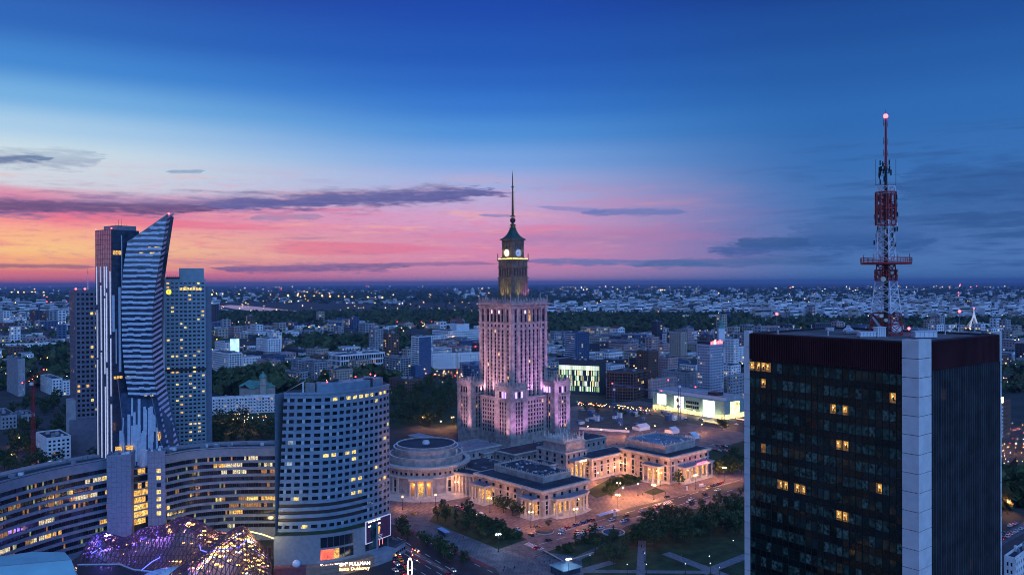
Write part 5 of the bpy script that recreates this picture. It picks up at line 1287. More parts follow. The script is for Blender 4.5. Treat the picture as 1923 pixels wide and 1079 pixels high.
# ------------------------------------------------------------------ sail tower
zsail = lambda py, d=572.0: V(240, py, d).z
sl = thing('sail_tower', 'tall banded glass tower with a curved sail top and red tip light', 'tower', (V(240, 600, 572).x, 572, 0))
so = Vector((V(240, 600, 572).x, 572, 0))
def tabx(tab, py):
    for (y0, x0), (y1, x1) in zip(tab[:-1], tab[1:]):
        if y0 <= py <= y1: return x0 + (x1 - x0) * (py - y0) / (y1 - y0)
    return tab[0][1] if py < tab[0][0] else tab[-1][1]
LT = [(402, 316), (441, 260), (455, 239), (500, 232), (552, 228), (640, 229), (700, 234), (735, 240), (900, 252)]
RT = [(402, 315.5), (454, 306), (497, 298.5), (539, 291.5), (582, 287), (620, 285), (660, 285.5), (695, 288), (735, 293), (770, 299), (810, 307), (845, 316), (900, 330)]
def SVf(py): return Vector((-2.1 + 2.9 * min(1.0, max(0.0, (py - 402) / 260)), 15.0, 0))
SV = Vector((.8, 15.0, 0))                  # side face runs back and right
def fp(x, py, d0=0.0):
    p = V(x, py, 560 + (x - 240) * .10 - d0) - so; return p
pan = mat('sail_panel', (0.48, 0.56, 0.66), .4, .12, .5, spec=.5); sgl = mat('sail_glass', (.028, .046, .078), .08, .4, .3, spec=.6)
pys = []; y_ = 404.0
while y_ < 738: pys.append(y_); y_ += 10.05
b = MB()
for i in range(0, len(pys)):
    ya, yb = pys[i], pys[i] + 10.05
    q = [fp(tabx(LT, yb), yb), fp(tabx(RT, yb), yb), fp(tabx(RT, yb), yb) + SVf(yb), fp(tabx(LT, yb), yb) + SVf(yb), fp(tabx(LT, ya), ya), fp(tabx(RT, ya), ya), fp(tabx(RT, ya), ya) + SVf(ya), fp(tabx(LT, ya), ya) + SVf(ya)]
    b.hexa(q, sgl)
part('glass_body', b, sl)
for i in range(len(pys)):                    # staggered spandrel panels
    npn = 5
    yoff = [random.uniform(-1.0, 1.0) for _ in range(npn)]
    cuts = [0, .2 + random.uniform(-.05, .05), .38 + random.uniform(-.06, .06), .62 + random.uniform(-.06, .06), .8 + random.uniform(-.05, .05), 1.0]
    for k in range(npn):
        y0 = pys[i] + yoff[k] + .8; y1 = y0 + 4.6
        if y0 < 405: continue
        xl0, xr0, xl1, xr1 = tabx(LT, y0), tabx(RT, y0), tabx(LT, y1), tabx(RT, y1)
        if xr0 - xl0 < 8: continue
        A, B = xl1 + (xr1 - xl1) * cuts[k], xl1 + (xr1 - xl1) * cuts[k + 1]; A0, B0 = xl0 + (xr0 - xl0) * cuts[k], xl0 + (xr0 - xl0) * cuts[k + 1]
        g_ = MB(); g_.hexa([fp(A, y1, .45), fp(B, y1, .45), fp(B, y1, -.2), fp(A, y1, -.2), fp(A0, y0, .45), fp(B0, y0, .45), fp(B0, y0, -.2), fp(A0, y0, -.2)], pan)
        part('spandrel_panel', g_, sl)
g_ = MB(); s2 = mat('side_panel', (.66, .60, .74), .4, .15, .4, spec=.5)
for i in range(len(pys) + 14):               # diagonal banding on the narrow side
    y0 = 404 + 10.05 * i + 1; y1 = y0 + 5.0
    P = [fp(tabx(RT, y1), y1) + Vector((.25, -.1, 0)), fp(tabx(RT, y1), y1) + SVf(y1) * .95 + Vector((.25, 0, 3.2)), fp(tabx(RT, y0), y0) + SVf(y0) * .95 + Vector((.25, 0, 3.2)), fp(tabx(RT, y0), y0) + Vector((.25, -.1, 0))]
    g_.face(P, s2)
part('side_bands', g_, sl, kind='stuff')
g_ = MB()
for (py, fr0, fr1) in ((464, .6, .95), (474, .35, .5), (474, .68, .98), (706, .05, .5), (740, .55, 1.0)):
    for k in range(4):
        a, c = fr0 + (fr1 - fr0) * (k + .05) / 4, fr0 + (fr1 - fr0) * (k + .95) / 4
        if random.random() < .25: continue
        X = lambda f_, y: tabx(LT, y) + (tabx(RT, y) - tabx(LT, y)) * f_
        g_.face([fp(X(a, py + 4), py + 3.4, .3), fp(X(c, py + 4), py + 3.4, .3), fp(X(c, py), py - .6, .3), fp(X(a, py), py - .6, .3)], random.choice((lit, lity)))
part('lit_windows', g_, sl, kind='stuff')
b = MB(); LB = [(738, 214), (900, 214)]      # lower glazed body
b.hexa([fp(213, 905, -2), fp(335, 905, -2), fp(335, 905, -2) + SV, fp(213, 905, -2) + SV, fp(213, 738, -2), fp(296, 738, -2), fp(296, 738, -2) + SV, fp(213, 738, -2) + SV], mat('lobby_glass', (.05, .09, .16), .15, .3, .3, spec=.7)); part('lower_body', b, sl)
for k in range(30):
    xx = 217 + random.random() * 96; y0 = 742 + random.random() * 90; y1 = min(895, y0 + random.uniform(30, 90)); wd = random.uniform(3.0, 6.5)
    if xx + wd > tabx(RT, y0) - 4: continue
    g_ = MB(); dd = random.uniform(-1.6, -.9); g_.hexa([fp(xx, y1, dd), fp(xx + wd, y1, dd), fp(xx + wd, y1, dd - .4), fp(xx, y1, dd - .4), fp(xx, y0, dd), fp(xx + wd, y0, dd), fp(xx + wd, y0, dd - .4), fp(xx, y0, dd - .4)], pan); part('vertical_panel', g_, sl)
g_ = MB()
for (xa, ya, xb, yb) in ((221, 712, 238, 862), (283, 735, 306, 850)): g_.tube(fp(xa, ya, 1.0), fp(xb, yb, 1.0), .28, .28, metal_g, 5)
part('slanted_mullion', g_, sl)
g_ = MB()
for (xa, xb, py) in ((216, 229, 838), (236, 250, 836), (296, 301, 810), (297, 302, 818)): g_.face([fp(xa, py + 8, .3), fp(xb, py + 8, .3), fp(xb, py, .3), fp(xa, py, .3)], lit)
part('lit_lobby', g_, sl, kind='stuff')
g_ = MB(); g_.ball(fp(317, 401), .7, red_e, 8, 5); part('red_lamp', g_, sl)
g_ = MB()
for A, B in ((402, 441), (441, 455)): g_.tube(fp(tabx(LT, A), A), fp(tabx(LT, B), B), .5, .5, metal_g, 5)
part('sail_edge', g_, sl)
# slab beside the sail: bright fins on its narrow west face
nb = V(209, 428, 556); sb = thing('fin_slab', 'slim glass slab with bright vertical fins joined to the sail tower', 'tower', (nb.x, nb.y, 0), R(90 - 36))
ztop = V(209, 430, 556).z; WL, WR = reach(Vector((nb.x, nb.y, 0)), R(36 - 90), 180), 13.5
WRr = reach(Vector((nb.x, nb.y, 0)), R(36), 262)
fg = mat('sunset_mirror_glass', (.30, .31, .36), .10, .25, .3, metal=.7)
b = MB(); b.box(0, WRr, 0, WL, 0, ztop - .3, sgl); part('body', b, sb)
b = MB(); b.box(-.08, 0, .2, WL - .2, 6, ztop, fg); part('mirror_face', b, sb)
fe = mat('fin_white_glow', (.75, .76, .8), .35, .05, emit=(.75, .78, 1.0), estr=.5)  # weak emission added to the white fins for the sunset sky they mirror
g2 = MB()
for k in range(0, 10): g2.box(-.2, -.08, WL * k / 9 - .08, WL * k / 9 + .08, 6, ztop, mat('slate_mullion', (.08, .1, .15), .5))
for i in range(int(ztop / 3.4)): g2.box(-.18, -.08, .2, WL - .2, 6 + 3.4 * i, 6.2 + 3.4 * i, mat('slate_mullion', (.08, .1, .15)))
part('mullions', g2, sb, kind='stuff')
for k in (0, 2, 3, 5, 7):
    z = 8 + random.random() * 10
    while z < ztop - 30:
        L_ = random.uniform(30, 80); b = MB(); yy = WL * (k + .55) / 8.4 + random.uniform(-.25, .25); b.box(-.62, -.08, yy - .09, yy + .09, z, min(z + L_, ztop - 26), fe); part('glow_fin', b, sb); z += L_ + random.uniform(1, 9)
b = MB()
for k in range(9): x0 = WRr * k / 9; z0 = random.uniform(60, 130); b.box(x0 + .15, x0 + WRr / 9 * (.35 if k % 2 else .8), -.3, -.02, z0, min(ztop - 4, z0 + random.uniform(20, 60)), pan)
for i in range(int((ztop - 6) / 4)): b.box(0, WRr, -.06, -.01, 6 + 4 * i, 6.5 + 4 * i, metal_d)
part('facade_panel', b, sb, kind='stuff')
b = MB()
for k in range(3): b.box(1.0 + 2.2 * k, 2.8 + 2.2 * k, -.1, -.03, V(215, 478, 558).z, V(215, 470, 558).z, lit); 
for k in range(3): b.box(1.0 + 2.2 * k, 2.8 + 2.2 * k, -.1, -.03, V(215, 711, 558).z, V(215, 706, 558).z, lit)
part('lit_windows', b, sb, kind='stuff')
b = MB(); b.box(WRr * .25, WRr * .95, 2, WL - 2, ztop - .3, ztop + 3.0, metal_g); part('plant_room', b, sb)
b = MB()
for k in range(5): xx = WRr * (.45 + .1 * k); b.tube((xx, WL / 2, ztop + 3), (xx, WL / 2, ztop + 3 + (5 if k in (1, 2) else 2.2)), .12, .08, metal_d, 4)
part('aerials', b, sb, kind='stuff')
for x, y in ((0.2, .2), (.2, WL - .2)): b = MB(); b.ball((x, y, ztop + .6), .5, red_e, 8, 5); part('red_lamp', b, sb)

# ------------------------------------------------------------------ generic blocks on the street grid
def block(name, label, cat, x0, xm, x1, ytop, ybase, wall=white, nx=None, ny=None, fz=3.2, frac=.5, hfrac=.5, plit_=.06, al=AL, ar=AR, group=None, dark=None, roof=roofdark, plant=5, lmats=None, setback=None, dims=None, maxrows=60):
    N = G(xm, ybase); d = N.y
    wx = max(4.0, reach(N, ar, x1)) if x1 > xm + .5 else 9.0
    wy = max(4.0, reach(N, al, x0)) if x0 < xm - .5 else 9.0
    wx, wy = min(wx, 260), min(wy, 260)
    h = max(5.0, V(xm, ytop, d).z)
    r = thing(name, label, cat, N, R(90) - ar, group); c = Vector((math.cos(R(90) - ar), math.sin(R(90) - ar)))
    # the left side runs along al, which may not be square to ar: shear the plan
    e1 = Vector((1, 0)); a_ = (R(90) - al) - (R(90) - ar); e2 = Vector((math.cos(a_), math.sin(a_)))
    pl = [Vector((0, 0)), e1 * wx, e1 * wx + e2 * wy, e2 * wy]
    b = MB(); b.prism([(p.x, p.y) for p in pl], 0, h, wall, roof); part('wall', b, r)
    cs = max(3.0, d * .0033)
    fz = max(fz, d * .0026)
    nr = max(2, min(maxrows, int((h - 1.5) / fz)))
    g_ = MB(); rl = MB(); pk = picker(plit_, lmats, dark)
    for (o, ux, n, w) in (((0, 0, 0), e1, Vector((0, -1)), wx), ((pl[3].x, pl[3].y, 0), -e2, Vector((-e2.y, e2.x)), wy)):
        k = max(2, min(70, int(w / cs))); cols = grid(w, k, frac, .5, .5); rz = (h - 1.2) / nr; rows = [(rz * (i + .5 - hfrac / 2) + .4, rz * (i + .5 + hfrac / 2) + .4) for i in range(nr)]
        pane_cells(g_, o, ux, n, cols, rows, pk, .04)
        if d < 1500: relief(rl, o, ux, n, w, 0, h - .1, cols, rows, wall, .3, .24)
    part('window_panes', g_, r, kind='stuff')
    if rl.v: part('facade_relief', rl, r, kind='stuff')
    b = MB(); cx_, cy_ = (pl[0] + pl[2]) / 2
    t = .35 if d < 1600 else .6
    for A, B in zip(pl, pl[1:] + pl[:1]):
        u = (B - A).normalized(); nn = Vector((u.y, -u.x)); b.obox((A.x, A.y, 0), u, nn, -.1, (B - A).length + .1, -t, .12, h - .02, h + .9, wall)
    part('parapet', b, r)
    b = MB()
    for k in range(plant):
        u, v = random.uniform(.15, .75), random.uniform(.15, .75); p = e1 * wx * u + e2 * wy * v; s_ = random.uniform(.06, .16) * min(wx, wy, 40); s_ = max(s_, 1.0)
        b.box(p.x, p.x + s_ * 1.5, p.y, p.y + s_, h, h + random.uniform(1.2, 3.2), random.choice((metal_g, wall, roofblue, conc)))
    if plant: part('roof_plant', b, r, kind='stuff')
    return r, wx, wy, h, e1, e2
# hotel tower
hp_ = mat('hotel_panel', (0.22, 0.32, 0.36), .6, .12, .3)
r, wx, wy, h, e1, e2 = block('hotel_tower', 'hotel tower with a grid of small windows and a yellow disc sign', 'tower', 301, 312, 386, 526, 872, hp_, fz=3.12, frac=.62, hfrac=.42, plit_=.10, al=R(-30), ar=R(66), plant=0, lmats=(lit, lity, lity), maxrows=48)
b = MB(); b.box(wx * .36, wx * .97, 4, 18, h, h + 9.5, hp_); part('crown_block', b, r); b = MB(); b.box(.5, wx * .36, 2, 16, h, h + 2.6, metal_d); part('plant_screen', b, r)
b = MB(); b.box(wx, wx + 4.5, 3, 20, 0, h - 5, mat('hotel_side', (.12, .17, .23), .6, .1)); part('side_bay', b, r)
b = MB(); b.hexa([(0, .5, 0), (0, 0, 0), (-3.6, 1.2, 0), (-3.6, 4, 0), (0, .5, h - 3), (0, 0, h - 3), (-.4, .5, h - 3), (-.4, 1.4, h - 3)], white); part('leaning_fin', b, r)
b = MB()
for k in range(7): b.tube((2 + 1.4 * k, 3, h + 2.6), (2 + 1.4 * k, 3, h + 3.6 + random.random()), .15, .1, metal_d, 4)
part('aerials', b, r, kind='stuff')
b = MB(); zz = V(318, 548, 620).z
for (rr, m, d_) in ((1.9, emi('disc_yellow', (1.0, .72, .05), 1.6), -.5),):
    q = [Vector((2.7 + rr * math.cos(2 * math.pi * k / 24), d_, zz + rr * 1.12 * math.sin(2 * math.pi * k / 24))) for k in range(24)]; b.face(q, m)
sg = part('disc_sign', b, r); b = MB(); b.box(2.5, 2.9, -.56, -.52, zz - 1.2, zz + 1.2, emi('disc_mark', (.8, .45, .02), .6)); part('disc_mark', b, sg)
b = MB()
for k in range(9):
    if k not in (0, 1): b.box(wx * .2 + k * wx * .08, wx * .2 + k * wx * .08 + 1.9, -.42, -.36, V(340, 545, 622).z, V(340, 540, 622).z, lity)
part('lit_windows', b, r, kind='stuff')
b = MB(); b.box(0, wx, -.55, -.1, V(340, 698, 622).z, V(340, 693, 622).z, metal_d); part('dark_floor_band', b, r)
# financial tower
r, wx, wy, h, e1, e2 = block('bronze_grid_tower', 'dark office tower with a grid of square windows and two red roof lamps', 'tower', 131, 143.5, 186, 546, 858, mat('granite_panel', (.15, .15, .19), .5, .15, .3), fz=3.9, frac=.6, hfrac=.52, plit_=.10, al=R(-38), ar=R(60), plant=3, lmats=(lit, lity), maxrows=36)
b = MB(); b.box(-5, wx + 2, -5, 3, 0, V(140, 800, 620).z, mat('granite_panel', (.15, .15, .19))); b.box(-7, 0, 0, 16, 0, V(140, 760, 625).z, conc); part('podium', b, r)
for x in (0.5, 7): b = MB(); b.ball((x, .5, h + 1.6), .8, red_e, 8, 5); part('red_lamp', b, r)
b = MB(); b.tube((wx * .55, 8, h), (wx * .55, 8, h + 14), .35, .2, mw, 5); b.tube((wx * .55, 8, h + 14), (wx * .55, 8, h + 19), .2, .05, redpaint, 5); part('aerial', b, r)
# ------------------------------------------------------------------ buildings one can pick out in the middle distance
B_ = block
bluew = mat('blue_curtain_wall', (.06, .11, .2), .35, .2, .2, spec=.6)
SP = [  # name, label, x0, xm, x1, ytop, ybase, wall, kwargs
 ('apartment_block', 'white stepped apartment block among dark trees left of the sail tower', 66, 88, 131, 824, 879, white, dict(fz=3.0, frac=.55, plit_=.05, lmats=(lit, redlit) if False else None)),
 ('slab_block', 'long pale housing slab with chequered balconies beyond the hotel tower', 388, 392, 534, 748, 779, white, dict(fz=3.0, frac=.6, hfrac=.55, plit_=.08, ar=R(74), al=R(-30))),
 ('office_block', 'white office block with a grid facade right of the hotel tower', 392, 430, 454, 664, 712, white, dict(frac=.7, hfrac=.6)),
 ('apartment_tower', 'pale stepped tower block behind the white grid office', 403, 424, 447, 644, 676, white, dict()),
 ('apartment_tower', 'pale tower block with a blank blue end wall beyond the hotel', 481, 503, 527, 637, 676, white, dict(frac=.5)),
 ('apartment_block', 'rose and white block with balconies behind the green roofed church', 482, 505, 526, 678, 704, pinkw, dict()),
 ('office_block', 'grey office block with a white end wall before the framed office', 546, 560, 590, 676, 705, grey, dict(frac=.65)),
 ('office_block', 'long grey office block with a tall white stair end', 566, 590, 620, 681, 712, grey, dict(frac=.6)),
 ('framed_office', 'white framed office with large dark openings behind the curved tower', 617, 640, 722, 667, 708, white, dict(fz=6.5, frac=.78, hfrac=.72, plit_=.05)),
 ('apartment_block', 'beige block with a red lamp on its front beside the framed office', 646, 672, 698, 677, 709, beige, dict(frac=.6)),
 ('office_block', 'glassy grid office with a pale corner shaft near the park', 720, 752, 771, 672, 716, grey, dict(frac=.75, hfrac=.6)),
 ('office_tower', 'slim tower with white striped front and dark glass side', 772, 787, 809, 633, 704, white, dict(frac=.9, hfrac=.5, plit_=.04)),
 ('blue_hall', 'plain blue box building at the foot of the slim striped tower', 771, 780, 794, 688, 716, bluew, dict(plit_=0)),
 ('slab_block', 'long white housing slab with small square windows left of the stone tower', 790, 794, 905, 666, 694, white, dict(frac=.4, hfrac=.4, ar=R(70), al=R(-30))),
 ('old_block', 'weathered brown tenement at the edge of the dark park', 730, 760, 792, 714, 744, brown, dict(frac=.4)),
 ('museum_hall', 'large white terraced museum with a pyramid roof light', 811, 842, 902, 622, 640, white, dict(frac=.7, hfrac=.3, plit_=.02)),
 ('theatre_hall', 'low dark glass hall with a red sign before the trees', 531, 560, 590, 657, 674, darkw, dict(fz=4)),
 ('apartment_tower', 'small pale tower block with flat roof beyond the river trees', 470, 482, 494, 610, 629, white, dict()),
 ('apartment_tower', 'cream tower block standing beside the small pale tower', 512, 524, 537, 607, 626, beige, dict()),
 ('apartment_tower', 'brown topped tower block left of the billboard', 428, 440, 455, 614, 633, pinkw, dict()),
 ('apartment_tower', 'grey slab tower above the dark wood behind the framed office', 672, 686, 698, 608, 627, grey, dict()),
 ('apartment_tower', 'slim grey tower beside the red roofed market', 626, 636, 645, 613, 630, grey, dict()),
 ('apartment_tower', 'tall dark tower seen just beyond the hotel right edge', 396, 402, 411, 572, 608, darkw, dict()),
 ('office_tower', 'white fronted tower with blue glass side behind the striped store', 1061, 1080, 1106, 625, 690, bluew, dict(frac=.6, plit_=.06)),
 ('office_block', 'dark brown glass office with red edges beside the striped store', 1138, 1190, 1220, 700, 752, brown, dict(frac=.8, hfrac=.8, plit_=.03, al=R(-66), ar=R(36))),
 ('office_tower', 'beige stone tower with dark square windows', 1257, 1279, 1289, 625, 684, beige, dict(frac=.5, plit_=.03)),
 ('apartment_tower', 'white and blue tower block with a red roof sign', 1309, 1334, 1358, 648, 748, mat('tower_pale', (.42, .45, .52), .8, .1), dict(frac=.6, hfrac=.45, plit_=.07)),
 ('office_block', 'pink walled block with rows of square windows by the department store', 1217, 1222, 1270, 714, 748, pinkw, dict(frac=.4, hfrac=.45)),
 ('bank_hall', 'flat modern hall with pale cornice before the red signed tower', 1243, 1290, 1310, 700, 738, conc, dict(frac=.3)),
 ('slab_block', 'white slab block behind the red signed tower', 1356, 1360, 1400, 655, 690, white, dict(frac=.45)),
 ('office_block', 'grey office block right of the red signed tower', 1365, 1372, 1402, 706, 760, grey, dict(frac=.55)),
 ('lit_palace', 'long palace washed with yellow light beyond the park', 1090, 1120, 1148, 616, 634, beige, dict(plit_=.5)),
 ('office_block', 'pale office with violet lamp on its corner', 1128, 1150, 1175, 628, 646, grey, dict()),
 ('office_block', 'cream block right of the blue glass tower', 1103, 1126, 1144, 634, 654, beige, dict()),
 ('apartment_tower', 'white tower with a red side wall across the river wood', 1281, 1292, 1298, 592, 605, white, dict()),
 ('apartment_tower', 'white tower with a bright red end across the river', 1331, 1340, 1349, 592, 607, white, dict()),
 ('apartment_tower', 'blue tower block across the river', 1362, 1367, 1372, 585, 606, bluew, dict()),
 ('apartment_tower', 'windowless blue grey tower with a lit slot and red lamp', 12, 34, 46, 675, 744, grey, dict(frac=.12, plit_=.3)),
 ('office_tower', 'dark office tower near the left skyline', 55, 68, 79, 583, 614, darkw, dict(plit_=.03)),
 ('office_tower', 'grey gridded office tower right of the dark one', 78, 92, 108, 584, 614, grey, dict()),
 ('office_tower', 'pale ribbed tower at the left skyline', -8, 6, 18, 584, 614, white, dict()),
 ('slab_block', 'long low pale slab before the left skyline towers', 0, 4, 106, 646, 662, white, dict(ar=R(72), al=R(-30))),
 ('apartment_block', 'block with glowing ground floor left of the bronze tower', 114, 118, 136, 716, 742, white, dict(plit_=.15)),
 ('apartment_block', 'white balconied block in the trees left of the bronze tower', 75, 98, 116, 712, 742, white, dict(plit_=.05)),
 ('low_hall', 'low grey hall among trees at the far left', -20, 2, 30, 782, 806, grey, dict(plit_=.02)),
 ('low_hall', 'low pale hall behind the dark tree belt', 26, 40, 64, 780, 800, grey, dict(plit_=.02)),
 ('brown_tower', 'brown tower with a lit roof sign beyond the dark glass tower', 1876, 1880, 1897, 756, 826, brown, dict(frac=.3)),
 ('corner_house', 'white corner house roof below the dark glass tower', 1900, 1906, 1960, 1050, 1140, white, dict()),
]
occ = []
for nm, lb, x0, xm, x1, yt, yb, wl, kw in SP:
    kw.setdefault('plit_', .05)
    r, wx, wy, h, e1, e2 = B_(nm, lb, 'building', x0, xm, x1, yt, yb, wl, **{k: v for k, v in kw.items() if v is not None})
    c = r.matrix_basis @ Vector(((e1 * wx + e2 * wy) / 2).to_tuple() + (0,)); occ.append((c.x, c.y, max(wx, wy) * .6))
    if 'red roof sign' in lb:
        for k in range(7):
            b = MB(); b.box(1 + k * (wx - 2) / 7, 1 + (k + .75) * (wx - 2) / 7, -.4, -.1, h + 1, h + 4 + (k % 3) * .7, red_e if k not in (2,) else emi('sign_pink', (1, .5, .45), 16)); part('neon_letter', b, r)
        b = MB(); b.box(0, wx, 0, wy, h, h + 4, metal_d); part('plant_room', b, r)
    if 'pyramid' in lb:
        b = MB(); b.box(wx * .35, wx * .75, wy * .2, wy * .6, h, h + 16, white); part('upper_storey', b, r)
        b = MB(); b.lathe((wx * .55, wy * .4, h + 16), [(16, 0), (.2, 20)], 4, rooftile); part('pyramid_roof', b, r)
    if 'slim striped' in lb or 'white striped front' in lb:
        b = MB(); b.box(0, wx, -.5, -.35, 0, h, bluew); part('dark_glass_side', b, r)
    if 'blue glass side' in lb:
        b = MB(); e2n = Vector((-e2.y, e2.x)); o = e2 * wy
        for k in range(16): b.obox((o.x, o.y, 0), -e2, e2n, 0, wy, .35, .6, h * k / 16 + 1, h * k / 16 + h / 30, white)
        part('white_front_band', b, r, kind='stuff')
    if 'chequered' in lb:
        b = MB()
        for i in range(10):
            for j in range(34):
                if (i + j) % 2: b.box(wx * j / 34, wx * (j + .8) / 34, -1.1, -.3, h * i / 10 + .3, h * i / 10 + 1.5, white)
        part('balcony', b, r, kind='stuff')
    if 'lit roof sign' in lb:
        b = MB(); b.box(0, 3, -1, 8, h, h + 5, emi('sign_cream', (1, .55, .3), 6)); part('sign_panel', b, r)
        b = MB()
        for k in range(9): b.box(1.0, 4.2, -.5, -.34, h - 5 - 3.2 * k, h - 3.2 - 3.2 * k, mat('sign_letters_pale', (.6, .6, .6))); 
        part('sign_letter', b, r, kind='stuff')
# store with a facade of lit vertical strips
r, wx, wy, h, e1, e2 = B_('striped_store', 'store with glowing green white vertical strips beside the stone tower', 'building', 1049, 1126, 1137, 678, 742, darkw, fz=4, frac=.1, hfrac=.1, plit_=0, al=R(-68), ar=R(40))
g_ = MB(); gl = [emi('strip_pale', (.75, 1.0, .62), 1.5), emi('strip_green', (.45, .9, .4), .9), emi('strip_white', (.9, 1, .95), 1.8), emi('strip_gold', (1, .85, .4), 1.3)]
o = e2 * wy; ux = -e2; n = Vector((-e2.y, e2.x)); nst = 44; 
for lev in range(5):
    for k in range(nst):
        if lev > 0 and random.random() < .42: continue
        z0 = h * (.10 + .78 * (4 - lev) / 5); g_.obox((o.x, o.y, 0), ux, n, wy * (k + .15) / nst, wy * (k + .68) / nst, .3, .5, z0, z0 + h * (.145 if lev else .13), random.choice(gl if lev else gl[:1] + gl[2:3]))
part('lit_strip', g_, r, kind='stuff')
# department store with glowing screens
A, B, C_ = G(1226, 766), G(1361, 788), G(1391, 777); ds = thing('department_store', 'low teal department store with glowing white screens', 'building', B, math.atan2(A.y - B.y, A.x - B.x)); wl_ = (A - B).length; hs = V(1361, 755, B.y).z + 1
dp = Matrix.Rotation(-math.atan2(A.y - B.y, A.x - B.x), 2) @ Vector((C_.x - B.x, C_.y - B.y)); dpt = 34
b = MB(); b.box(0, wl_, -dpt, 0, 0, hs, teal); part('wall', b, ds)
b = MB(); b.box(3, wl_ - 3, -dpt + 2, -4, hs, hs + 3.4, conc); b.box(1, wl_ - 6, -3.6, -3, hs, hs + 3.0, metal_w); b.box(14, 26, -16, -6, hs + 3.4, hs + 6.5, metal_d); part('roof_storey', b, ds)
for (f0, f1, z0, z1, c_, s_) in ((.80, .93, .32, .92, (1, .97, .85), 2.6), (.55, .68, .12, .92, (1, .97, .92), 2.4), (.13, .28, .02, .92, (1, .95, .85), 2.8)):
    b = MB(); b.box(wl_ * f0, wl_ * f1, .05, .4, hs * z0, hs * z1, emi('screen_white_%d' % int(f0 * 100), c_, s_)); scn = part('screen', b, ds)
    if f0 == .55:
        b = MB(); b.ball((wl_ * .63, .5, hs * .7), 2.0, mat('poster_figure', (.12, .06, .04), .7, .3), 10, 7, 1.3); b.ball((wl_ * .62, .5, hs * .35), 2.2, mat('poster_figure', (.12, .06, .04)), 10, 7); o = part('poster_picture', b, scn); o.scale = (1, .1, 1); o.location = (0, .42, 0)
b = MB(); b.box(-.4, -.05, -24, -9, hs * .12, hs * .92, emi('screen_colour', (1, .8, .35), 2.2, .8, .25)); part('screen', b, ds)
b = MB()
for k in range(6): b.box(wl_ * (.34 + .03 * k), wl_ * (.365 + .03 * k), .05, .12, hs * .35, hs * .5, glass); b.box(wl_ * (.34 + .03 * k), wl_ * (.365 + .03 * k), .05, .12, hs * .6, hs * .75, glass)
part('window_panes', b, ds, kind='stuff')
for k in range(24):
    if .10 < k / 24 < .28: continue
    b = MB(); b.box(wl_ * (k + .08) / 24, wl_ * (k + .9) / 24, .05, .5, .3, hs * (.22 if k % 3 else .26), random.choice((emi('shopfront', (1, .78, .3), 2.2, .6, .5), emi('shopfront2', (1, .65, .25), 1.6, .7, .5)))); part('shopfront', b, ds)
for k in range(6): b = MB(); b.box(-.5, -.05, -dpt * (k + .9) / 6, -dpt * (k + .08) / 6, .3, hs * .26, emi('shopfront', (1, .78, .3), 2.2)); part('shopfront', b, ds)
for k in range(5): p = B + (A - B) * ((k + .5) / 5); glow('shop_glow', ds, (wl_ * (k + .5) / 5, 6, 4), 4500, (1, .75, .35), 1.5)
occ.append(((A.x + B.x) / 2, (A.y + B.y) / 2, 60))
# green roofed church
N = G(494, 748); ch = thing('church', 'church with green copper roofs and a domed tower beyond the hotel', 'church', N, R(60)); b = MB(); b.box(0, 20, 0, 42, 0, 13, beige); b.box(-9, 29, 12, 30, 0, 12, beige); part('wall', b, ch)
b = MB(); b.face([(-1, -1, 13), (21, -1, 13), (10, 6, 20)], copper); b.face([(21, -1, 13), (21, 43, 13), (10, 36, 20), (10, 6, 20)], copper); b.face([(21, 43, 13), (-1, 43, 13), (10, 36, 20)], copper); b.face([(-1, 43, 13), (-1, -1, 13), (10, 6, 20), (10, 36, 20)], copper)
b.face([(-10, 11, 12), (30, 11, 12), (30, 21, 17), (-10, 21, 17)], copper); b.face([(-10, 31, 12), (-10, 21, 17), (30, 21, 17), (30, 31, 12)], copper); part('roof', b, ch)
b = MB(); b.lathe((2, 2, 0), [(4.6, 0), (4.6, 17), (5.2, 17.4), (4.2, 18), (4.2, 25), (4.8, 25.4)], 8, beige); tw = part('tower', b, ch); b = MB(); b.lathe((2, 2, 25), [(4.8, .3), (4.5, 2.5), (3.2, 4.6), (1.2, 5.8), (1.0, 7), (.1, 9)], 12, copper); part('dome', b, tw, True)
N = G(1354, 650); cs_ = thing('church', 'slim white church tower with a green spire', 'church', N); b = MB(); b.box(-7, 7, -7, 7, 0, 40, white); b.box(-6, 6, 7, 40, 0, 22, white); part('tower', b, cs_); b = MB(); b.lathe((0, 0, 40), [(9, 0), (5, 5), (4.5, 12), (1, 16), (.1, 34)], 8, copper); part('spire', b, cs_)
# bright hoarding screen beyond the hotel
N = G(446, 680); hb = thing('advert_screen', 'tall glowing pale blue advert on a building end', 'billboard', (N.x, N.y - 14, 0)); z0, z1 = V(446, 665, N.y).z, V(446, 635, N.y).z; b = MB(); b.box(-8, 8, -.4, 0, z0, z1, emi('advert_blue', (.45, .8, 1.0), 1.5, .5, .1)); part('screen', b, hb); b = MB(); b.box(-8.5, 8.5, 0.01, 1.5, 0, z1 + 1, conc); part('backing_wall', b, hb)
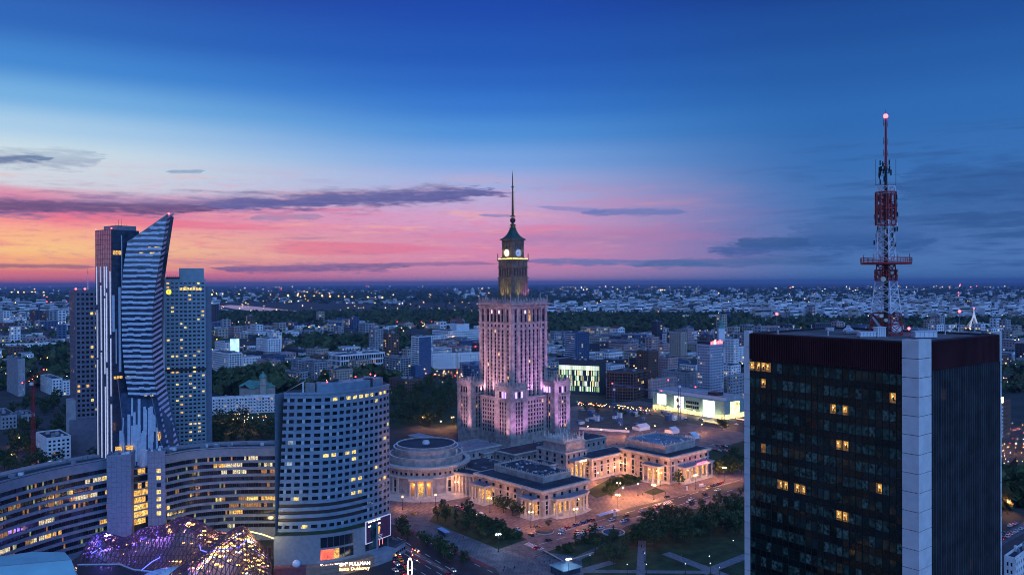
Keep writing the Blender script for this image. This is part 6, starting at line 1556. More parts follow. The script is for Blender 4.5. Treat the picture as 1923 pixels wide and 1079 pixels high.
# cable stayed bridge pylon
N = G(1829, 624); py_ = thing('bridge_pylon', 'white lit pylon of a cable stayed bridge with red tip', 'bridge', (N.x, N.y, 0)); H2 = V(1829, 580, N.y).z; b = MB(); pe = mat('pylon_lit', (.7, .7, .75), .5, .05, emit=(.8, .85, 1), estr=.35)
for s_ in (-1, 1): b.tube((s_ * 16, 0, 0), (0, 0, H2 * .8), 2.4, 1.6, pe, 6)
b.tube((0, 0, H2 * .78), (0, 0, H2), 1.8, 1.0, pe, 6); part('pylon', b, py_); b = MB()
for k in range(10): b.tube((0, 0, H2 * (.7 + .025 * k)), (-22 + 4.4 * k if k < 5 else 4 + 4.0 * (k - 5), 10, 6), .35, .35, pe, 3)
part('cables', b, py_, kind='stuff'); b = MB(); b.ball((0, 0, H2 + 2), 2.0, red_e, 8, 5); b.ball((-12, -3, 8), 2.2, warm_e, 8, 5); b.ball((12, -3, 8), 2.2, warm_e, 8, 5); part('lamp', b, py_)

# ------------------------------------------------------------------ the rest of the city
zones = [(-40, 131, 'left of the bronze grid tower'), (395, 540, 'beyond the hotel tower'), (540, 735, 'behind the curved office tower'), (735, 905, 'beyond the dark park left of the stone tower'),
         (1025, 1220, 'beyond the striped store'), (1220, 1400, 'beyond the department store'), (1400, 1880, 'over the roof of the dark glass tower'), (1877, 1960, 'right of the dark glass tower')]
WALLS = [(white, 'white'), (white, 'pale'), (grey, 'grey'), (conc, 'concrete'), (beige, 'beige'), (pinkw, 'rose'), (brown, 'brown'), (bluew, 'blue glass'), (darkw, 'dark')]
HID = [(1397, 1877, 625, 1079), (131, 395, 500, 900), (528, 735, 700, 1079), (902, 1028, 480, 860), (858, 1074, 715, 860), (0, 530, 840, 1079)]
WOOD = [(400, 905, 589, 605), (420, 560, 597, 609), (535, 770, 640, 664), (690, 905, 600, 612), (1028, 1400, 594, 622), (1400, 1923, 607, 622), (0, 132, 655, 676), (0, 150, 742, 800), (1028, 1100, 560, 575), (100, 132, 690, 708), (730, 862, 700, 800), (395, 530, 708, 740), (395, 530, 775, 840), (1877, 1923, 925, 950), (640, 730, 705, 720)]
RIV = [(410, 905, 570, 600)]
def inr(lst, x, y): return any(a <= x <= b_ and c <= y <= d_ for a, b_, c, d_ in lst)
def wn_(x, y, s=380.0):                      # value noise on the ground
    i, j = math.floor(x / s), math.floor(y / s); u, v = x / s - i, y / s - j; u, v = u * u * (3 - 2 * u), v * v * (3 - 2 * v)
    hh = lambda a, b__: (math.sin(a * 127.1 + b__ * 311.7) * 43758.5453) % 1.0
    return (hh(i, j) * (1 - u) + hh(i + 1, j) * u) * (1 - v) + (hh(i, j + 1) * (1 - u) + hh(i + 1, j + 1) * u) * v
rs = random.Random(21)
count = 0; tries = 0; bank = {}
while count < 285 and tries < 9000:
    tries += 1
    px = rs.uniform(-30, 1950); py = 582 + 150 * rs.random() ** 1.25
    if 731 < py: continue
    zn = [z for z in zones if z[0] <= px < z[1]]
    if not zn: continue
    if inr(WOOD, px, py) or inr(RIV, px, py): continue
    N = G(px, py)
    if wn_(N.x, N.y) > .64: continue
    tall = rs.random() < .13; slabb = rs.random() < .35
    wx, wy = (rs.uniform(16, 26), rs.uniform(14, 24)) if tall else ((rs.uniform(40, 90), rs.uniform(12, 16)) if slabb else (rs.uniform(18, 45), rs.uniform(16, 40)))
    if rs.random() < .4: wx, wy = wy, wx
    h = rs.uniform(32, 52) if tall else rs.uniform(11, 27)
    if abs(px - 961) < 60 and py > 575: continue
    rad = max(wx, wy) * .55
    cx_, cy_ = N.x, N.y + rad * .5
    if any((cx_ - a) ** 2 + (cy_ - b_) ** 2 < (rad + c + 5) ** 2 for a, b_, c in occ): continue
    hp_px = h * F / N.y; wpx = rad * 1.3 * F / N.y
    if any(a <= px - wpx and px + wpx <= b_ and c <= py - hp_px for a, b_, c, d_ in HID): continue
    occ.append((cx_, cy_, rad)); count += 1
    wl, cn_ = rs.choice(WALLS); ang = (R(42) if px < 1500 else R(30)) + (R(90) if rs.random() < .0 else 0) + R(rs.gauss(0, 4))
    gable = (not tall) and (700 < px < 1400) and py < 640 and rs.random() < .6
    kindw = 'tower block' if tall else ('long slab block' if slabb else ('tenement' if gable else 'flat roofed block'))
    lb = f'{cn_} {kindw}{" with red roof" if gable else ""} {zn[0][2]}'
    r = thing('tower_block' if tall else ('slab_block' if slabb else 'city_block'), lb, 'building', N, ang, 'city blocks ' + zn[0][2])
    b = MB(); b.box(0, wx, 0, wy, 0, h, wl); part('wall', b, r)
    g_ = MB(); d = N.y; cs = max(3.2, d * .0036); rz = max(3.2, d * .003); pk = picker(.11)
    for (o, ux, n, w) in (((0, 0, 0), (1, 0), (0, -1), wx), ((0, wy, 0), (0, -1), (-1, 0), wy)):
        k = max(2, int(w / cs)); nr = max(2, int((h - 1) / rz)); q = (h - 1) / nr
        pane_cells(g_, o, ux, n, grid(w, k, .5, .6, .6), [(q * i + q * .3, q * i + q * .75) for i in range(nr)], pk, .05)
    part('window_panes', g_, r, kind='stuff')
    b = MB()
    if gable:
        m_ = wx / 2; b.face([(-.5, -.5, h), (-.5, wy + .5, h), (m_, wy + .5, h + 5), (m_, -.5, h + 5)], rooftile); b.face([(wx + .5, -.5, h), (m_, -.5, h + 5), (m_, wy + .5, h + 5), (wx + .5, wy + .5, h)], rooftile); b.face([(-.5, -.4, h), (wx + .5, -.4, h), (m_, -.4, h + 5)], wl); b.face([(-.5, wy + .4, h), (m_, wy + .4, h + 5), (wx + .5, wy + .4, h)], wl)
        part('gable_roof', b, r)
    else:
        b.box(-.2, wx + .2, -.2, wy + .2, h, h + .6, wl); b.box(.8, wx - .8, .8, wy - .8, h + .58, h + .7, rs.choice((roofdark, roofdark, roofblue)))
        part('roof', b, r)
        b = MB()
        for k in range(rs.randint(1, 4)): u, v, s_ = rs.uniform(.1, .7), rs.uniform(.1, .7), rs.uniform(2, 5); b.box(wx * u, wx * u + s_, wy * v, wy * v + s_ * .7, h + .6, h + rs.uniform(2, 4.5), rs.choice((metal_g, wl, conc)))
        part('roof_hut', b, r, kind='stuff')
# far districts: too many and too small to pick apart
b = MB(); far_w = [white, white, white, conc, beige, white]
for k in range(9000):
    px = rs.uniform(-60, 1985); py = 537.5 + 60 * rs.random() ** 1.5
    dens = wn_(px * 3, py * 40, 300)
    if inr(WOOD, px, py) or inr(RIV, px, py) or inr([(0, 400, 535, 548)], px, py): continue
    estate = (1030 < px < 1400 and 548 < py < 585) or (760 < px < 905 and 545 < py < 560) or (1400 < px < 1923 and 555 < py < 605)
    if dens > (.78 if estate else .56): continue
    N = G(px, py)
    if N.y > 16000: continue
    tall = rs.random() < (.35 if estate else .12); wx, wy = (rs.uniform(18, 60), 14) if tall else (rs.uniform(20, 60), rs.uniform(15, 40)); h = rs.uniform(24, 40) if tall else rs.uniform(7, 18)
    a = R(rs.uniform(15, 60)); c_, s_ = math.cos(a), math.sin(a); m = rs.choice(far_w)
    b.obox((N.x, N.y, 0), (c_, s_), (s_, -c_), 0, wx, -wy, 0, 0, h, m)
    if N.y < 6500:
        nr = max(2, int(h / (N.y * .0045)))
        for i in range(nr): b.obox((N.x, N.y, 0), (c_, s_), (s_, -c_), 1, wx - 1, 0, .3, h * (i + .25) / nr, h * (i + .6) / nr, glass)
for k in range(4600):                        # low infill between the blocks
    px = rs.uniform(-40, 1960); py = 588 + 120 * rs.random() ** 1.3
    if inr(WOOD, px, py) or (py > 690 and 640 < px < 1420) or abs(px - 965) < 62: continue
    N = G(px, py); wx, wy, h = rs.uniform(10, 26), rs.uniform(10, 20), rs.uniform(6, 15)
    if any((N.x - a_) ** 2 + (N.y - c_) ** 2 < (d_ + 12) ** 2 for a_, c_, d_ in occ) or wn_(N.x, N.y) > .6: continue
    a = R(42); c_, s_ = math.cos(a), math.sin(a); m = rs.choice(far_w); b.obox((N.x, N.y, 0), (c_, s_), (s_, -c_), 0, wx, -wy, 0, 0, h, m); b.obox((N.x, N.y, 0), (c_, s_), (s_, -c_), .5, wx - .5, -wy + .5, -.5, h, h + .3, rs.choice((roofdark, roofblue, rooftile, roofdark)))
    for i in range(max(1, int(h / 4))):
        for (u_, n_, w_) in (((c_, s_), (s_, -c_), wx),):
            for q in range(int(w_ / 4)): b.obox((N.x, N.y, 0), u_, n_, 1 + 4 * q, 3 + 4 * q, 0, .1, 1.2 + 3.6 * i, 3.0 + 3.6 * i, rs.choices((glass, lit, lity), (9, .6, .6))[0])
tag(link('distant_districts', b.mesh('distant_districts')), 'far pale housing districts spreading to the horizon', 'buildings', kind='stuff')
# street lights of the whole city
b = MB(); LE = [emi('light_amber', (1, .48, .1), 16), emi('light_gold', (1, .7, .3), 14), emi('light_white', (.85, .93, 1), 12), emi('light_red', (1, .05, .06), 16), emi('light_green', (.5, 1, .5), 8)]
def dot(px, py, z, s, m):
    N = G(px, py); N.z = z; r = max(.25, s * N.y / F); b.lathe(N, [(.01, -r), (r, 0), (.01, r)], 4, m)
for k in range(2400):
    px = rs.uniform(-20, 1940); py = 538 + 62 * rs.random() ** 1.3 if k < 1250 else rs.uniform(588, 735)
    if inr(WOOD, px, py) and rs.random() < .85: continue
    if k < 1250 and wn_(px * 2, py * 60, 260) > .55: continue
    if py > 600 and inr([(860, 1075, 600, 900)], px, py): continue
    dot(px, py, rs.uniform(6, 14), rs.choice((.35, .5, .6, .8)), rs.choices(LE, (7, 5, 2, .8, .3))[0])
for px, py in [(22, 549), (34, 549), (45, 549.5), (60, 549), (66, 549), (75, 549.5), (82, 549), (88, 571), (96, 572), (110, 571), (118, 571), (124, 570), (398, 555), (406, 553), (418, 553.5), (449, 554), (458, 554), (508, 556), (518, 556), (541, 557), (559, 557), (572, 558), (590, 558.5), (605, 558), (620, 559), (636, 559), (647, 560), (661, 560), (677, 560), (691, 561), (705, 561), (718, 562), (733, 562), (560, 553), (590, 549), (577, 549.5)]:
    dot(px, py + 2, 25, rs.choice((.9, 1.1, 1.5)), LE[3] if 86 < px < 126 else LE[0])
for k in range(120): dot(rs.uniform(700, 850), rs.uniform(599, 612), 14, .55, LE[3] if rs.random() < .7 else LE[2])
for k in range(60): t = rs.random(); dot(1130 + 90 * t + rs.uniform(-2, 2), 608 - 18 * t + rs.uniform(-.5, .5), 10, .6, LE[0] if rs.random() < .6 else LE[3])
for k in range(90): t = rs.random(); dot(1085 + 150 * t, 763 + 14 * t + rs.uniform(-3, 3), 4, .55, rs.choices(LE, (5, 2, 1, 2, 0))[0])
for k in range(46): dot(rs.uniform(795, 870), rs.uniform(698, 712), 3, .6, rs.choices(LE, (3, 2, 3, 4, 0))[0])
for k in range(40): dot(rs.uniform(405, 520), rs.uniform(783, 800), 4, .5, rs.choices(LE, (4, 4, 1, .3, 0))[0])
for k in range(50): dot(rs.uniform(1880, 1923), rs.uniform(800, 905), 4, .6, rs.choices(LE, (3, 2, 3, 3, 0))[0])
for k in range(16): dot(rs.uniform(735, 790), rs.uniform(1030, 1079), 2, .35, rs.choices(LE, (4, 2, 3, 4, 0))[0])
for px, py in ((1484, 541), (1800, 557), (1800, 566), (1804, 533), (1834, 536), (1803, 531)): dot(px, py + 8, 60, .9, LE[3])
bb = MB()
for k in range(330):                         # the city behind the viewpoint, seen mirrored in the dark glass
    side = k % 3; x_, y_ = (rs.uniform(-1150, -140), rs.uniform(-80, 200)) if side else (rs.uniform(260, 1250), rs.uniform(120, 420)); wx, wy, h = rs.uniform(14, 40), rs.uniform(12, 30), rs.uniform(9, 42)
    if side and x_ + 42 > -.75 * y_ - 40: continue
    if not side and x_ < .76 * (y_ + 32): continue
    bb.box(x_, x_ + wx, y_, y_ + wy, 0, h, rs.choice((white, grey, beige, conc)))
    for i in range(int(h / 3.5)):
        for q in range(int(wx / 4)):
            bb.box(x_ + 1 + 4 * q, x_ + 3 + 4 * q, y_ + wy, y_ + wy + .1, 1 + 3.5 * i, 2.8 + 3.5 * i, rs.choices((glass, lity, litw), (3, 1, 1))[0])
        for q in range(int(wy / 4)): bb.box(*((x_ + wx, x_ + wx + .1) if side else (x_ - .1, x_)), y_ + 1 + 4 * q, y_ + 3 + 4 * q, 1 + 3.5 * i, 2.8 + 3.5 * i, rs.choices((glass, lity, litw), (3, 1, 1))[0])
tag(link('streets_behind', bb.mesh('streets_behind')), 'city blocks behind the viewpoint mirrored in the dark glass', 'buildings', kind='stuff')
for k in range(420):
    p_ = Vector((rs.uniform(-1150, -180), rs.uniform(-80, 200), rs.uniform(3, 14))) if k % 4 else Vector((rs.uniform(420, 1250), rs.uniform(150, 420), rs.uniform(3, 14)))
    if p_.x > 0 and p_.x < .72 * p_.y or p_.x < 0 and -p_.x < .75 * p_.y: continue
    b.lathe(p_, [(.01, -.5), (.5, 0), (.01, .5)], 4, rs.choices(LE, (5, 4, 3, 1, 1))[0])
tag(link('city_lights', b.mesh('city_lights')), 'countless small amber, white and red lights across the city', 'lights', kind='stuff')

# ------------------------------------------------------------------ trees
def leafcloud(rng, rx, ry, rz, zc, nclump, nleaf, ls, m3, flat=.35):
    b = MB()
    for k in range(nclump):
        while True:
            p = Vector((rng.uniform(-1, 1), rng.uniform(-1, 1), rng.uniform(-1, 1)))
            if .25 < p.length < 1: break
        c = Vector((p.x * rx, p.y * ry, zc + p.z * rz)); cr = rng.uniform(.18, .34) * rx; m = rng.choice(m3)
        for i in range(nleaf):
            q = Vector((rng.gauss(0, 1), rng.gauss(0, 1), rng.gauss(0, .75))); q = q.normalized() * cr * rng.uniform(.5, 1.1) + c
            a = Vector((rng.gauss(0, 1), rng.gauss(0, 1), rng.gauss(0, 1))).normalized(); t = a.orthogonal().normalized(); w = a.cross(t); s = ls * rng.uniform(.6, 1.3)
            b.face([q - t * s - w * s * .6, q + t * s - w * s * .6, q + t * s * .7 + w * s * .7, q - t * s * .7 + w * s * .7], m)
    return b
def trunkmesh(rng, h, r):
    b = MB(); b.tube((0, 0, -.2), (rng.uniform(-.2, .2), rng.uniform(-.2, .2), h * .55), r, r * .6, bark, 7)
    for k in range(5): a = rng.uniform(0, 6.28); b.tube((0, 0, h * rng.uniform(.3, .52)), (math.cos(a) * h * .25, math.sin(a) * h * .25, h * rng.uniform(.6, .85)), r * .45, r * .12, bark, 5)
    return b.mesh('trunk')
rt_ = random.Random(5); PROTO = []
for k, (rx, rz, zc, nc, m3) in enumerate(((4.6, 4.2, 7.2, 25, (leafA, leafB)), (5.6, 4.4, 7.6, 28, (leafA, leafB, leafC)), (3.8, 3.6, 6.2, 20, (leafB, leafC)), (5.0, 5.2, 8.2, 26, (leafA, leafA, leafC)), (1.5, 4.6, 5.6, 22, (leafA,)), (2.6, 1.5, 1.6, 16, (leafA, leafB)))):
    cm = leafcloud(rt_, rx, rx * .95, rz, zc, nc, 26 if k < 4 else 24, .42 if k < 4 else .28, m3).mesh('crown'); PROTO.append((trunkmesh(rt_, zc + rz * .4, .32 if k < 4 else .16), cm))
def tree(name, label, group, x, y, s, k):
    label = label if group is None else ('round ', 'broad ', 'light crowned ', 'tall ', '', '')[k] + label
    r = link(name, None); r.location = (x, y, 0.05); r.rotation_euler = (0, 0, rt_.uniform(0, 6.28)); r.scale = (s, s, s * rt_.uniform(.88, 1.15)); tag(r, label, 'tree' if k < 5 else 'shrub', group)
    link('trunk', PROTO[k][0], r); link('crown', PROTO[k][1], r)
def grove(n, poly, label, group, ks, s0, s1, mind, name='leafy_tree'):
    xs = [p[0] for p in poly]; ysx = [p[1] for p in poly]; pl = []; t = 0
    def inside(x, y):
        c = False; j = len(poly) - 1
        for i in range(len(poly)):
            if (poly[i][1] > y) != (poly[j][1] > y) and x < (poly[j][0] - poly[i][0]) * (y - poly[i][1]) / (poly[j][1] - poly[i][1]) + poly[i][0]: c = not c
            j = i
        return c
    while len(pl) < n and t < n * 60:
        t += 1; px, py = rt_.uniform(min(xs), max(xs)), rt_.uniform(min(ysx), max(ysx))
        if not inside(px, py): continue
        N = G(px, py)
        if any((N.x - a) ** 2 + (N.y - c) ** 2 < mind ** 2 for a, c in pl): continue
        pl.append((N.x, N.y)); tree(name, label, group, N.x, N.y, rt_.uniform(s0, s1), rt_.choice(ks))
grove(26, [(1190, 1030), (1210, 1000), (1290, 990), (1395, 960), (1398, 1005), (1330, 1020), (1260, 1030)], 'dense dark tree in the park before the dark glass tower', 'park trees before the dark glass tower', (0, 1, 3), .85, 1.15, 6)
grove(9, [(1100, 1050), (1130, 1020), (1195, 1010), (1190, 1040), (1150, 1062)], 'open crowned tree between the fountain and the lawn', 'trees by the fountain lawn', (1, 2), .6, .75, 7)
grove(7, [(1215, 985), (1260, 965), (1280, 975), (1230, 992)], 'round dark tree edging the tram street', 'trees edging the tram street', (0, 3), .55, .75, 6)
grove(10, [(1290, 955), (1395, 922), (1398, 945), (1310, 968)], 'low tree along the pavement behind the park', 'trees along the park pavement', (0, 2), .42, .6, 5)
grove(12, [(812, 978), (832, 956), (880, 970), (965, 1010), (935, 1026)], 'dark tree in the garden strip opposite the long stone hall', 'trees in the garden strip', (0, 2, 3), .6, .85, 5)
grove(9, [(815, 972), (880, 985), (960, 1016), (935, 1028)], 'narrow columnar tree in the garden strip', 'columnar trees in the garden strip', (4,), 1.0, 1.5, 4)
grove(16, [(905, 975), (985, 1010), (970, 1016), (895, 982)], 'clipped low shrub along the garden strip', 'shrubs along the garden strip', (5,), .8, 1.2, 2, 'low_shrub')
grove(9, [(742, 1000), (760, 1005), (868, 1055), (880, 1072), (830, 1060)], 'bushy tree on the median of the avenue', 'trees on the avenue median', (0, 2), .65, .95, 8)
grove(18, [(1035, 1034), (1120, 1003), (1160, 1008), (1085, 1040)], 'low dark shrub in the bed before the fountain', 'shrubs before the fountain', (5,), .6, 1.0, 2.5, 'low_shrub')
grove(4, [(1075, 1030), (1115, 1008), (1130, 1012), (1090, 1030)], 'narrow conical tree in the bed before the fountain', 'conical trees before the fountain', (4,), .8, 1.1, 5)
grove(14, [(1105, 922), (1150, 900), (1180, 904), (1140, 930)], 'clipped hedge shrub in the entrance court bed', 'shrubs of the entrance court', (5,), .8, 1.1, 2.2, 'low_shrub')
grove(10, [(1150, 903), (1195, 886), (1225, 898), (1180, 910)], 'dark hedge shrub before the neon signed hall', 'shrubs before the neon hall', (5,), .9, 1.3, 2.5, 'low_shrub')
for px, py, s, k, lb in ((1275, 912, .85, 0, 'round dark tree at the corner of the neon signed hall'), (1148, 934, .6, 0, 'small round tree at the near end of the court bed'), (962, 968, .85, 3, 'broad dark tree against the long hall wall'), (946, 962, .8, 0, 'dark tree beside the broad one at the long hall'), (975, 971, .7, 3, 'dark tree nearest the corner portico of the long hall'), (935, 955, .7, 0, 'tree by the left portico of the long hall'), (1031, 990, .5, 2, 'small tree before the long hall corner'), (1356, 808, 1.0, 3, 'single round tree on the boulevard island')):
    N = G(px, py); tree('leafy_tree', lb, None, N.x, N.y, s, k)
grove(12, [(1330, 885), (1395, 862), (1398, 895), (1340, 898)], 'tree on the corner lawn behind the neon signed hall', 'trees on the corner lawn', (0, 1), .7, 1.0, 6)
grove(52, [(730, 740), (765, 722), (858, 716), (860, 796), (800, 804), (732, 796)], 'dense tree of the dark park left of the stone tower', 'trees of the park left of the stone tower', (0, 1, 3), 1.0, 1.4, 9)
grove(26, [(396, 792), (528, 782), (530, 832), (398, 842)], 'dark tree below the long housing slab', 'trees below the housing slab', (0, 1, 3), .9, 1.25, 8)
grove(44, [(0, 760), (130, 748), (132, 800), (185, 850), (185, 885), (120, 890), (0, 912)], 'dark tree in the wooded belt left of the bronze grid tower', 'trees in the wooded belt', (0, 1, 3), 1.0, 1.4, 9)
grove(12, [(1060, 772), (1090, 760), (1210, 778), (1200, 786), (1100, 778)], 'small street tree along the boulevard', 'street trees of the boulevard', (2,), .6, .8, 8)
grove(8, [(1880, 920), (1923, 905), (1923, 950), (1880, 955)], 'leafy tree right of the dark glass tower', 'trees right of the dark glass tower', (0, 1), .8, 1.1, 7)
b = MB(); rw = random.Random(3)
def clump(N, s):
    m = rw.choice((leafA, leafA, leafB, leafC))
    for i in range(9):
        q = N + Vector((rw.gauss(0, .45), rw.gauss(0, .45), 0)) * s + Vector((0, 0, s * rw.uniform(.25, 1.15))); a = Vector((rw.gauss(0, 1), rw.gauss(0, 1), rw.gauss(.3, 1))).normalized(); t = a.orthogonal().normalized(); w = a.cross(t); e = s * rw.uniform(.3, .55)
        b.face([q - t * e - w * e, q + t * e - w * e * .8, q + t * e * .8 + w * e, q - t * e * .9 + w * e * .8], m)
for (x0, x1, y0, y1) in WOOD:
    if (x0, y0) in ((730, 700), (395, 775), (0, 742)): continue
    for k in range(int((x1 - x0) * (y1 - y0) / (9.0 if y1 < 640 else 26.0))):
        px, py = rw.uniform(x0 - 6, x1 + 6), rw.uniform(y0, y1) + rw.gauss(0, 1.5); N = G(px, py)
        if any((N.x - a_) ** 2 + (N.y - c_) ** 2 < (d_ * .8) ** 2 for a_, c_, d_ in occ): continue
        if 418 < px < 700 and 572 < py < 590: continue
        clump(N, rw.uniform(9, 15) * (1 if N.y < 2500 else 1.25))
for k in range(2600):
    px, py = rw.uniform(-20, 1940), 560 + 180 * rw.random() ** 1.4; N = G(px, py)
    if py > 700 and 640 < px < 1420: continue
    if 418 < px < 700 and 572 < py < 590: continue
    if any((N.x - a_) ** 2 + (N.y - c_) ** 2 < (d_ + 3) ** 2 for a_, c_, d_ in occ): continue
    clump(N, rw.uniform(7, 12) * (1 if N.y < 2500 else 1.3))
for k in range(2600):
    px, py = rw.uniform(-20, 1940), 541 + 28 * rw.random(); N = G(px, py)
    clump(N, min(rw.uniform(14, 24) * N.y / 6000, 30))
tag(link('city_greenery', b.mesh('city_greenery')), 'dark woods and street greenery spread through the far city', 'trees', kind='stuff')
# ------------------------------------------------------------------ lamps, cars, people and other small things
def lampproto(h, arms, m, gr=.42):
    r = link('street_lamp', None); b = MB(); b.lathe((0, 0, 0), [(.45, 0), (.4, .5), (.2, .8)], 8, metal_d); part('base', b, r)
    b = MB(); b.tube((0, 0, .5), (0, 0, h), .14, .09, metal_d, 6); part('pole', b, r)
    n = max(1, len(arms))
    for (ax, ay) in arms:
        if ax or ay:
            b = MB(); b.tube((0, 0, h - .4), (ax, ay, h), .07, .06, metal_d, 5); part('arm', b, r)
        b = MB(); b.ball((ax, ay, h + .35), gr, m, 8, 6); part('globe', b, r, True)
    return r
TWO = [(-1.0, 0), (1.0, 0)]; THREE = [(-1.1, 0), (1.1, 0), (0, 0)]
protos = {'two': lampproto(8.6, TWO, warm_e), 'one': lampproto(7.5, [(0, 0)], warm_e), 'three': lampproto(9.2, THREE, warm_e), 'white': lampproto(9.0, THREE, white_e), 'park': lampproto(4.6, [(0, 0)], white_e, .15)}
used = set()
def lamp(px, py, kind, label, group, power, col=(1, .39, .15)):
    p = protos[kind]; N = G(px, py)
    o = p if kind not in used else copy_tree(p); used.add(kind)
    o.location = (N.x, N.y, .08); o.rotation_euler = (0, 0, R(random.uniform(-30, 30))); tag(o, label, 'street lamp', group)
    if power:
        L = bpy.data.lights.new('lamp_light', 'POINT'); L.energy = power; L.color = col; L.shadow_soft_size = .5
        q = link('lamp_light', L, o); q.location = (0, 0, {'two': 8.6, 'one': 7.5, 'three': 9.2, 'white': 9.0, 'park': 4.6}[kind] - .45)
PW = 8500
for px, py, k, lb in ((756, 956, 'one', 'globe lamp on the left of the round hall steps'), (818, 952, 'one', 'globe lamp on the right of the round hall steps'), (858, 930, 'two', 'twin globe lamp where the colonnade meets the round hall'), (920, 962, 'two', 'twin globe lamp before the left portico of the long hall'),
                      (997, 990, 'two', 'twin globe lamp before the corner portico of the long hall'), (1081, 984, 'two', 'twin globe lamp before the curved portico of the long hall'), (1123, 908, 'one', 'globe lamp standing in the entrance court by the pavilion'), (1162, 932, 'two', 'twin globe lamp in the middle of the entrance court'), (1170, 938, 'one', 'globe lamp beside the twin lamp of the court'),
                      (1160, 958, 'three', 'triple globe lamp at the near corner of the court'), (1198, 930, 'one', 'globe lamp between the court hedges'), (1228, 938, 'three', 'triple globe lamp by the small corner lawn'), (1240, 912, 'two', 'twin globe lamp before the side portico of the neon hall'), (1306, 918, 'three', 'triple globe lamp before the neon sign portico'),
                      (1360, 903, 'three', 'triple globe lamp at the corner lawn'), (1168, 892, 'two', 'twin globe lamp against the court wing'), (1155, 896, 'one', 'globe lamp against the court wing'), (1127, 846, 'one', 'globe lamp on the far side of the court wing'), (1104, 816, 'one', 'globe lamp behind the crowned pavilion'), (1129, 822, 'one', 'globe lamp on the open square behind the pavilion'), (1176, 820, 'one', 'globe lamp at the fence of the building site'), (1230, 815, 'one', 'globe lamp by the white tents'),
                      (1318, 812, 'one', 'globe lamp on the boulevard lawn'), (1368, 800, 'one', 'globe lamp at the boulevard kerb'), (796, 800, 'two', 'twin globe lamp at the park edge behind the round hall'), (828, 806, 'one', 'globe lamp on the path behind the round hall'), (850, 800, 'two', 'twin globe lamp at the foot of the left corner tower')):
    lamp(px, py, k, lb, None, PW * (1.0 if k == 'one' else 1.5) * (.3 if 'wing' in lb and 'against' in lb or 'colonnade' in lb else (.5 if 'portico' in lb or 'steps' in lb else 1)))
lamp(936, 1036, 'white', 'cold white triple lamp at the end of the garden strip', None, 2600, (.6, .75, 1))
lamp(1068, 1086, 'white', 'cold white lamp on the lower square', None, 2000, (.7, .8, 1))
for px, py in ((1136, 1046), (1108, 1060), (1178, 1078), (1214, 1078), (1334, 1076), (1332, 1062), (1351, 1084), (1377, 1032), (1211, 1056), (1287, 1077)): lamp(px, py, 'park', 'small white globe lamp beside a park path', 'park path lamps', 60, (.8, .9, 1))
for px, py in ((1290, 700), (1878, 835), (1908, 850), (1893, 965), (412, 815), (440, 808), (470, 812), (22, 872), (55, 868), (36, 838)): lamp(px, py, 'one', 'amber globe lamp on a side street between dark trees', 'side street lamps', 1500)

paints = {n: mat('car_' + n, c, .3, .05, spec=.6) for n, c in (('white', (.6, .6, .62)), ('silver', (.35, .37, .4)), ('black', (.015, .015, .018)), ('blue', (.03, .06, .2)), ('red', (.35, .03, .03)), ('grey', (.1, .1, .11)), ('yellow', (.55, .4, .04)))}
headl = emi('headlight', (1, .93, .75), 8); taill = emi('taillight', (1, .04, .03), 6); tyre = mat('tyre', (.015, .015, .015), .9, 0)
def carproto(paint_, van=False):
    r = link('parked_car', None); L, Wd = (4.4, 1.8) if not van else (5.6, 2.0)
    prof = [(-L / 2, .35), (-L / 2, .8), (-L / 2 + .5, .95), (-L * .22, 1.42), (L * .12, 1.45), (L * .27, .98), (L / 2 - .1, .82), (L / 2, .35)] if not van else [(-L / 2, .4), (-L / 2, 2.1), (L * .2, 2.2), (L * .36, 1.3), (L / 2, 1.0), (L / 2, .4)]
    b = MB(); n = len(prof); s0 = [(x, -Wd / 2 * (1 if z < 1 else .84), z) for x, z in prof]; s1 = [(x, Wd / 2 * (1 if z < 1 else .84), z) for x, z in prof]
    for i in range(n): j = (i + 1) % n; b.face([s0[i], s0[j], s1[j], s1[i]], paint_)
    b.face(s0, paint_); b.face(s1[::-1], paint_); part('body', b, r)
    b = MB()
    for s_ in (-1, 1):
        y0, y1 = s_ * Wd / 2 * .99, s_ * Wd / 2 * .87
        if van: b.face([(L * .02, y0, 1.3), (L * .3, y0, 1.3), (L * .2, y0, 2.0), (L * .02, y0, 2.0)], glass)
        else: b.face([(-L * .33, y0, 1.0), (L * .22, y0, 1.0), (L * .1, y1, 1.4), (-L * .2, y1, 1.38)], glass)
    if not van: b.face([(L * .265, -.7, 1.01), (L * .265, .7, 1.01), (L * .125, .66, 1.46), (L * .125, -.66, 1.46)], glass); b.face([(-L * .39, -.7, 1.0), (-L * .39, .7, 1.0), (-L * .225, .66, 1.43), (-L * .225, -.66, 1.43)], glass)
    else: b.face([(L * .365, -.8, 1.32), (L * .365, .8, 1.32), (L * .21, .8, 2.18), (L * .21, -.8, 2.18)], glass)
    part('car_window', b, r)
    for x in (-L * .3, L * .3):
        for s_ in (-1, 1): b = MB(); b.tube((x, s_ * (Wd / 2 - .2), .34), (x, s_ * (Wd / 2 + .02), .34), .34, .34, tyre, 10); part('wheel', b, r)
    for s_ in (-1, 1):
        b = MB(); b.box(L / 2 - .02, L / 2 + .04, s_ * .62 - .16, s_ * .62 + .16, .6, .76, headl if paint_ in (paints['yellow'], paints['silver']) else metal_w); part('headlight', b, r)
        b = MB(); b.box(-L / 2 - .04, -L / 2 + .02, s_ * .62 - .16, s_ * .62 + .16, .65, .82, taill if paint_ in (paints['red'], paints['silver'], paints['yellow']) else redpaint); part('taillight', b, r)
    return r
cp_ = {}
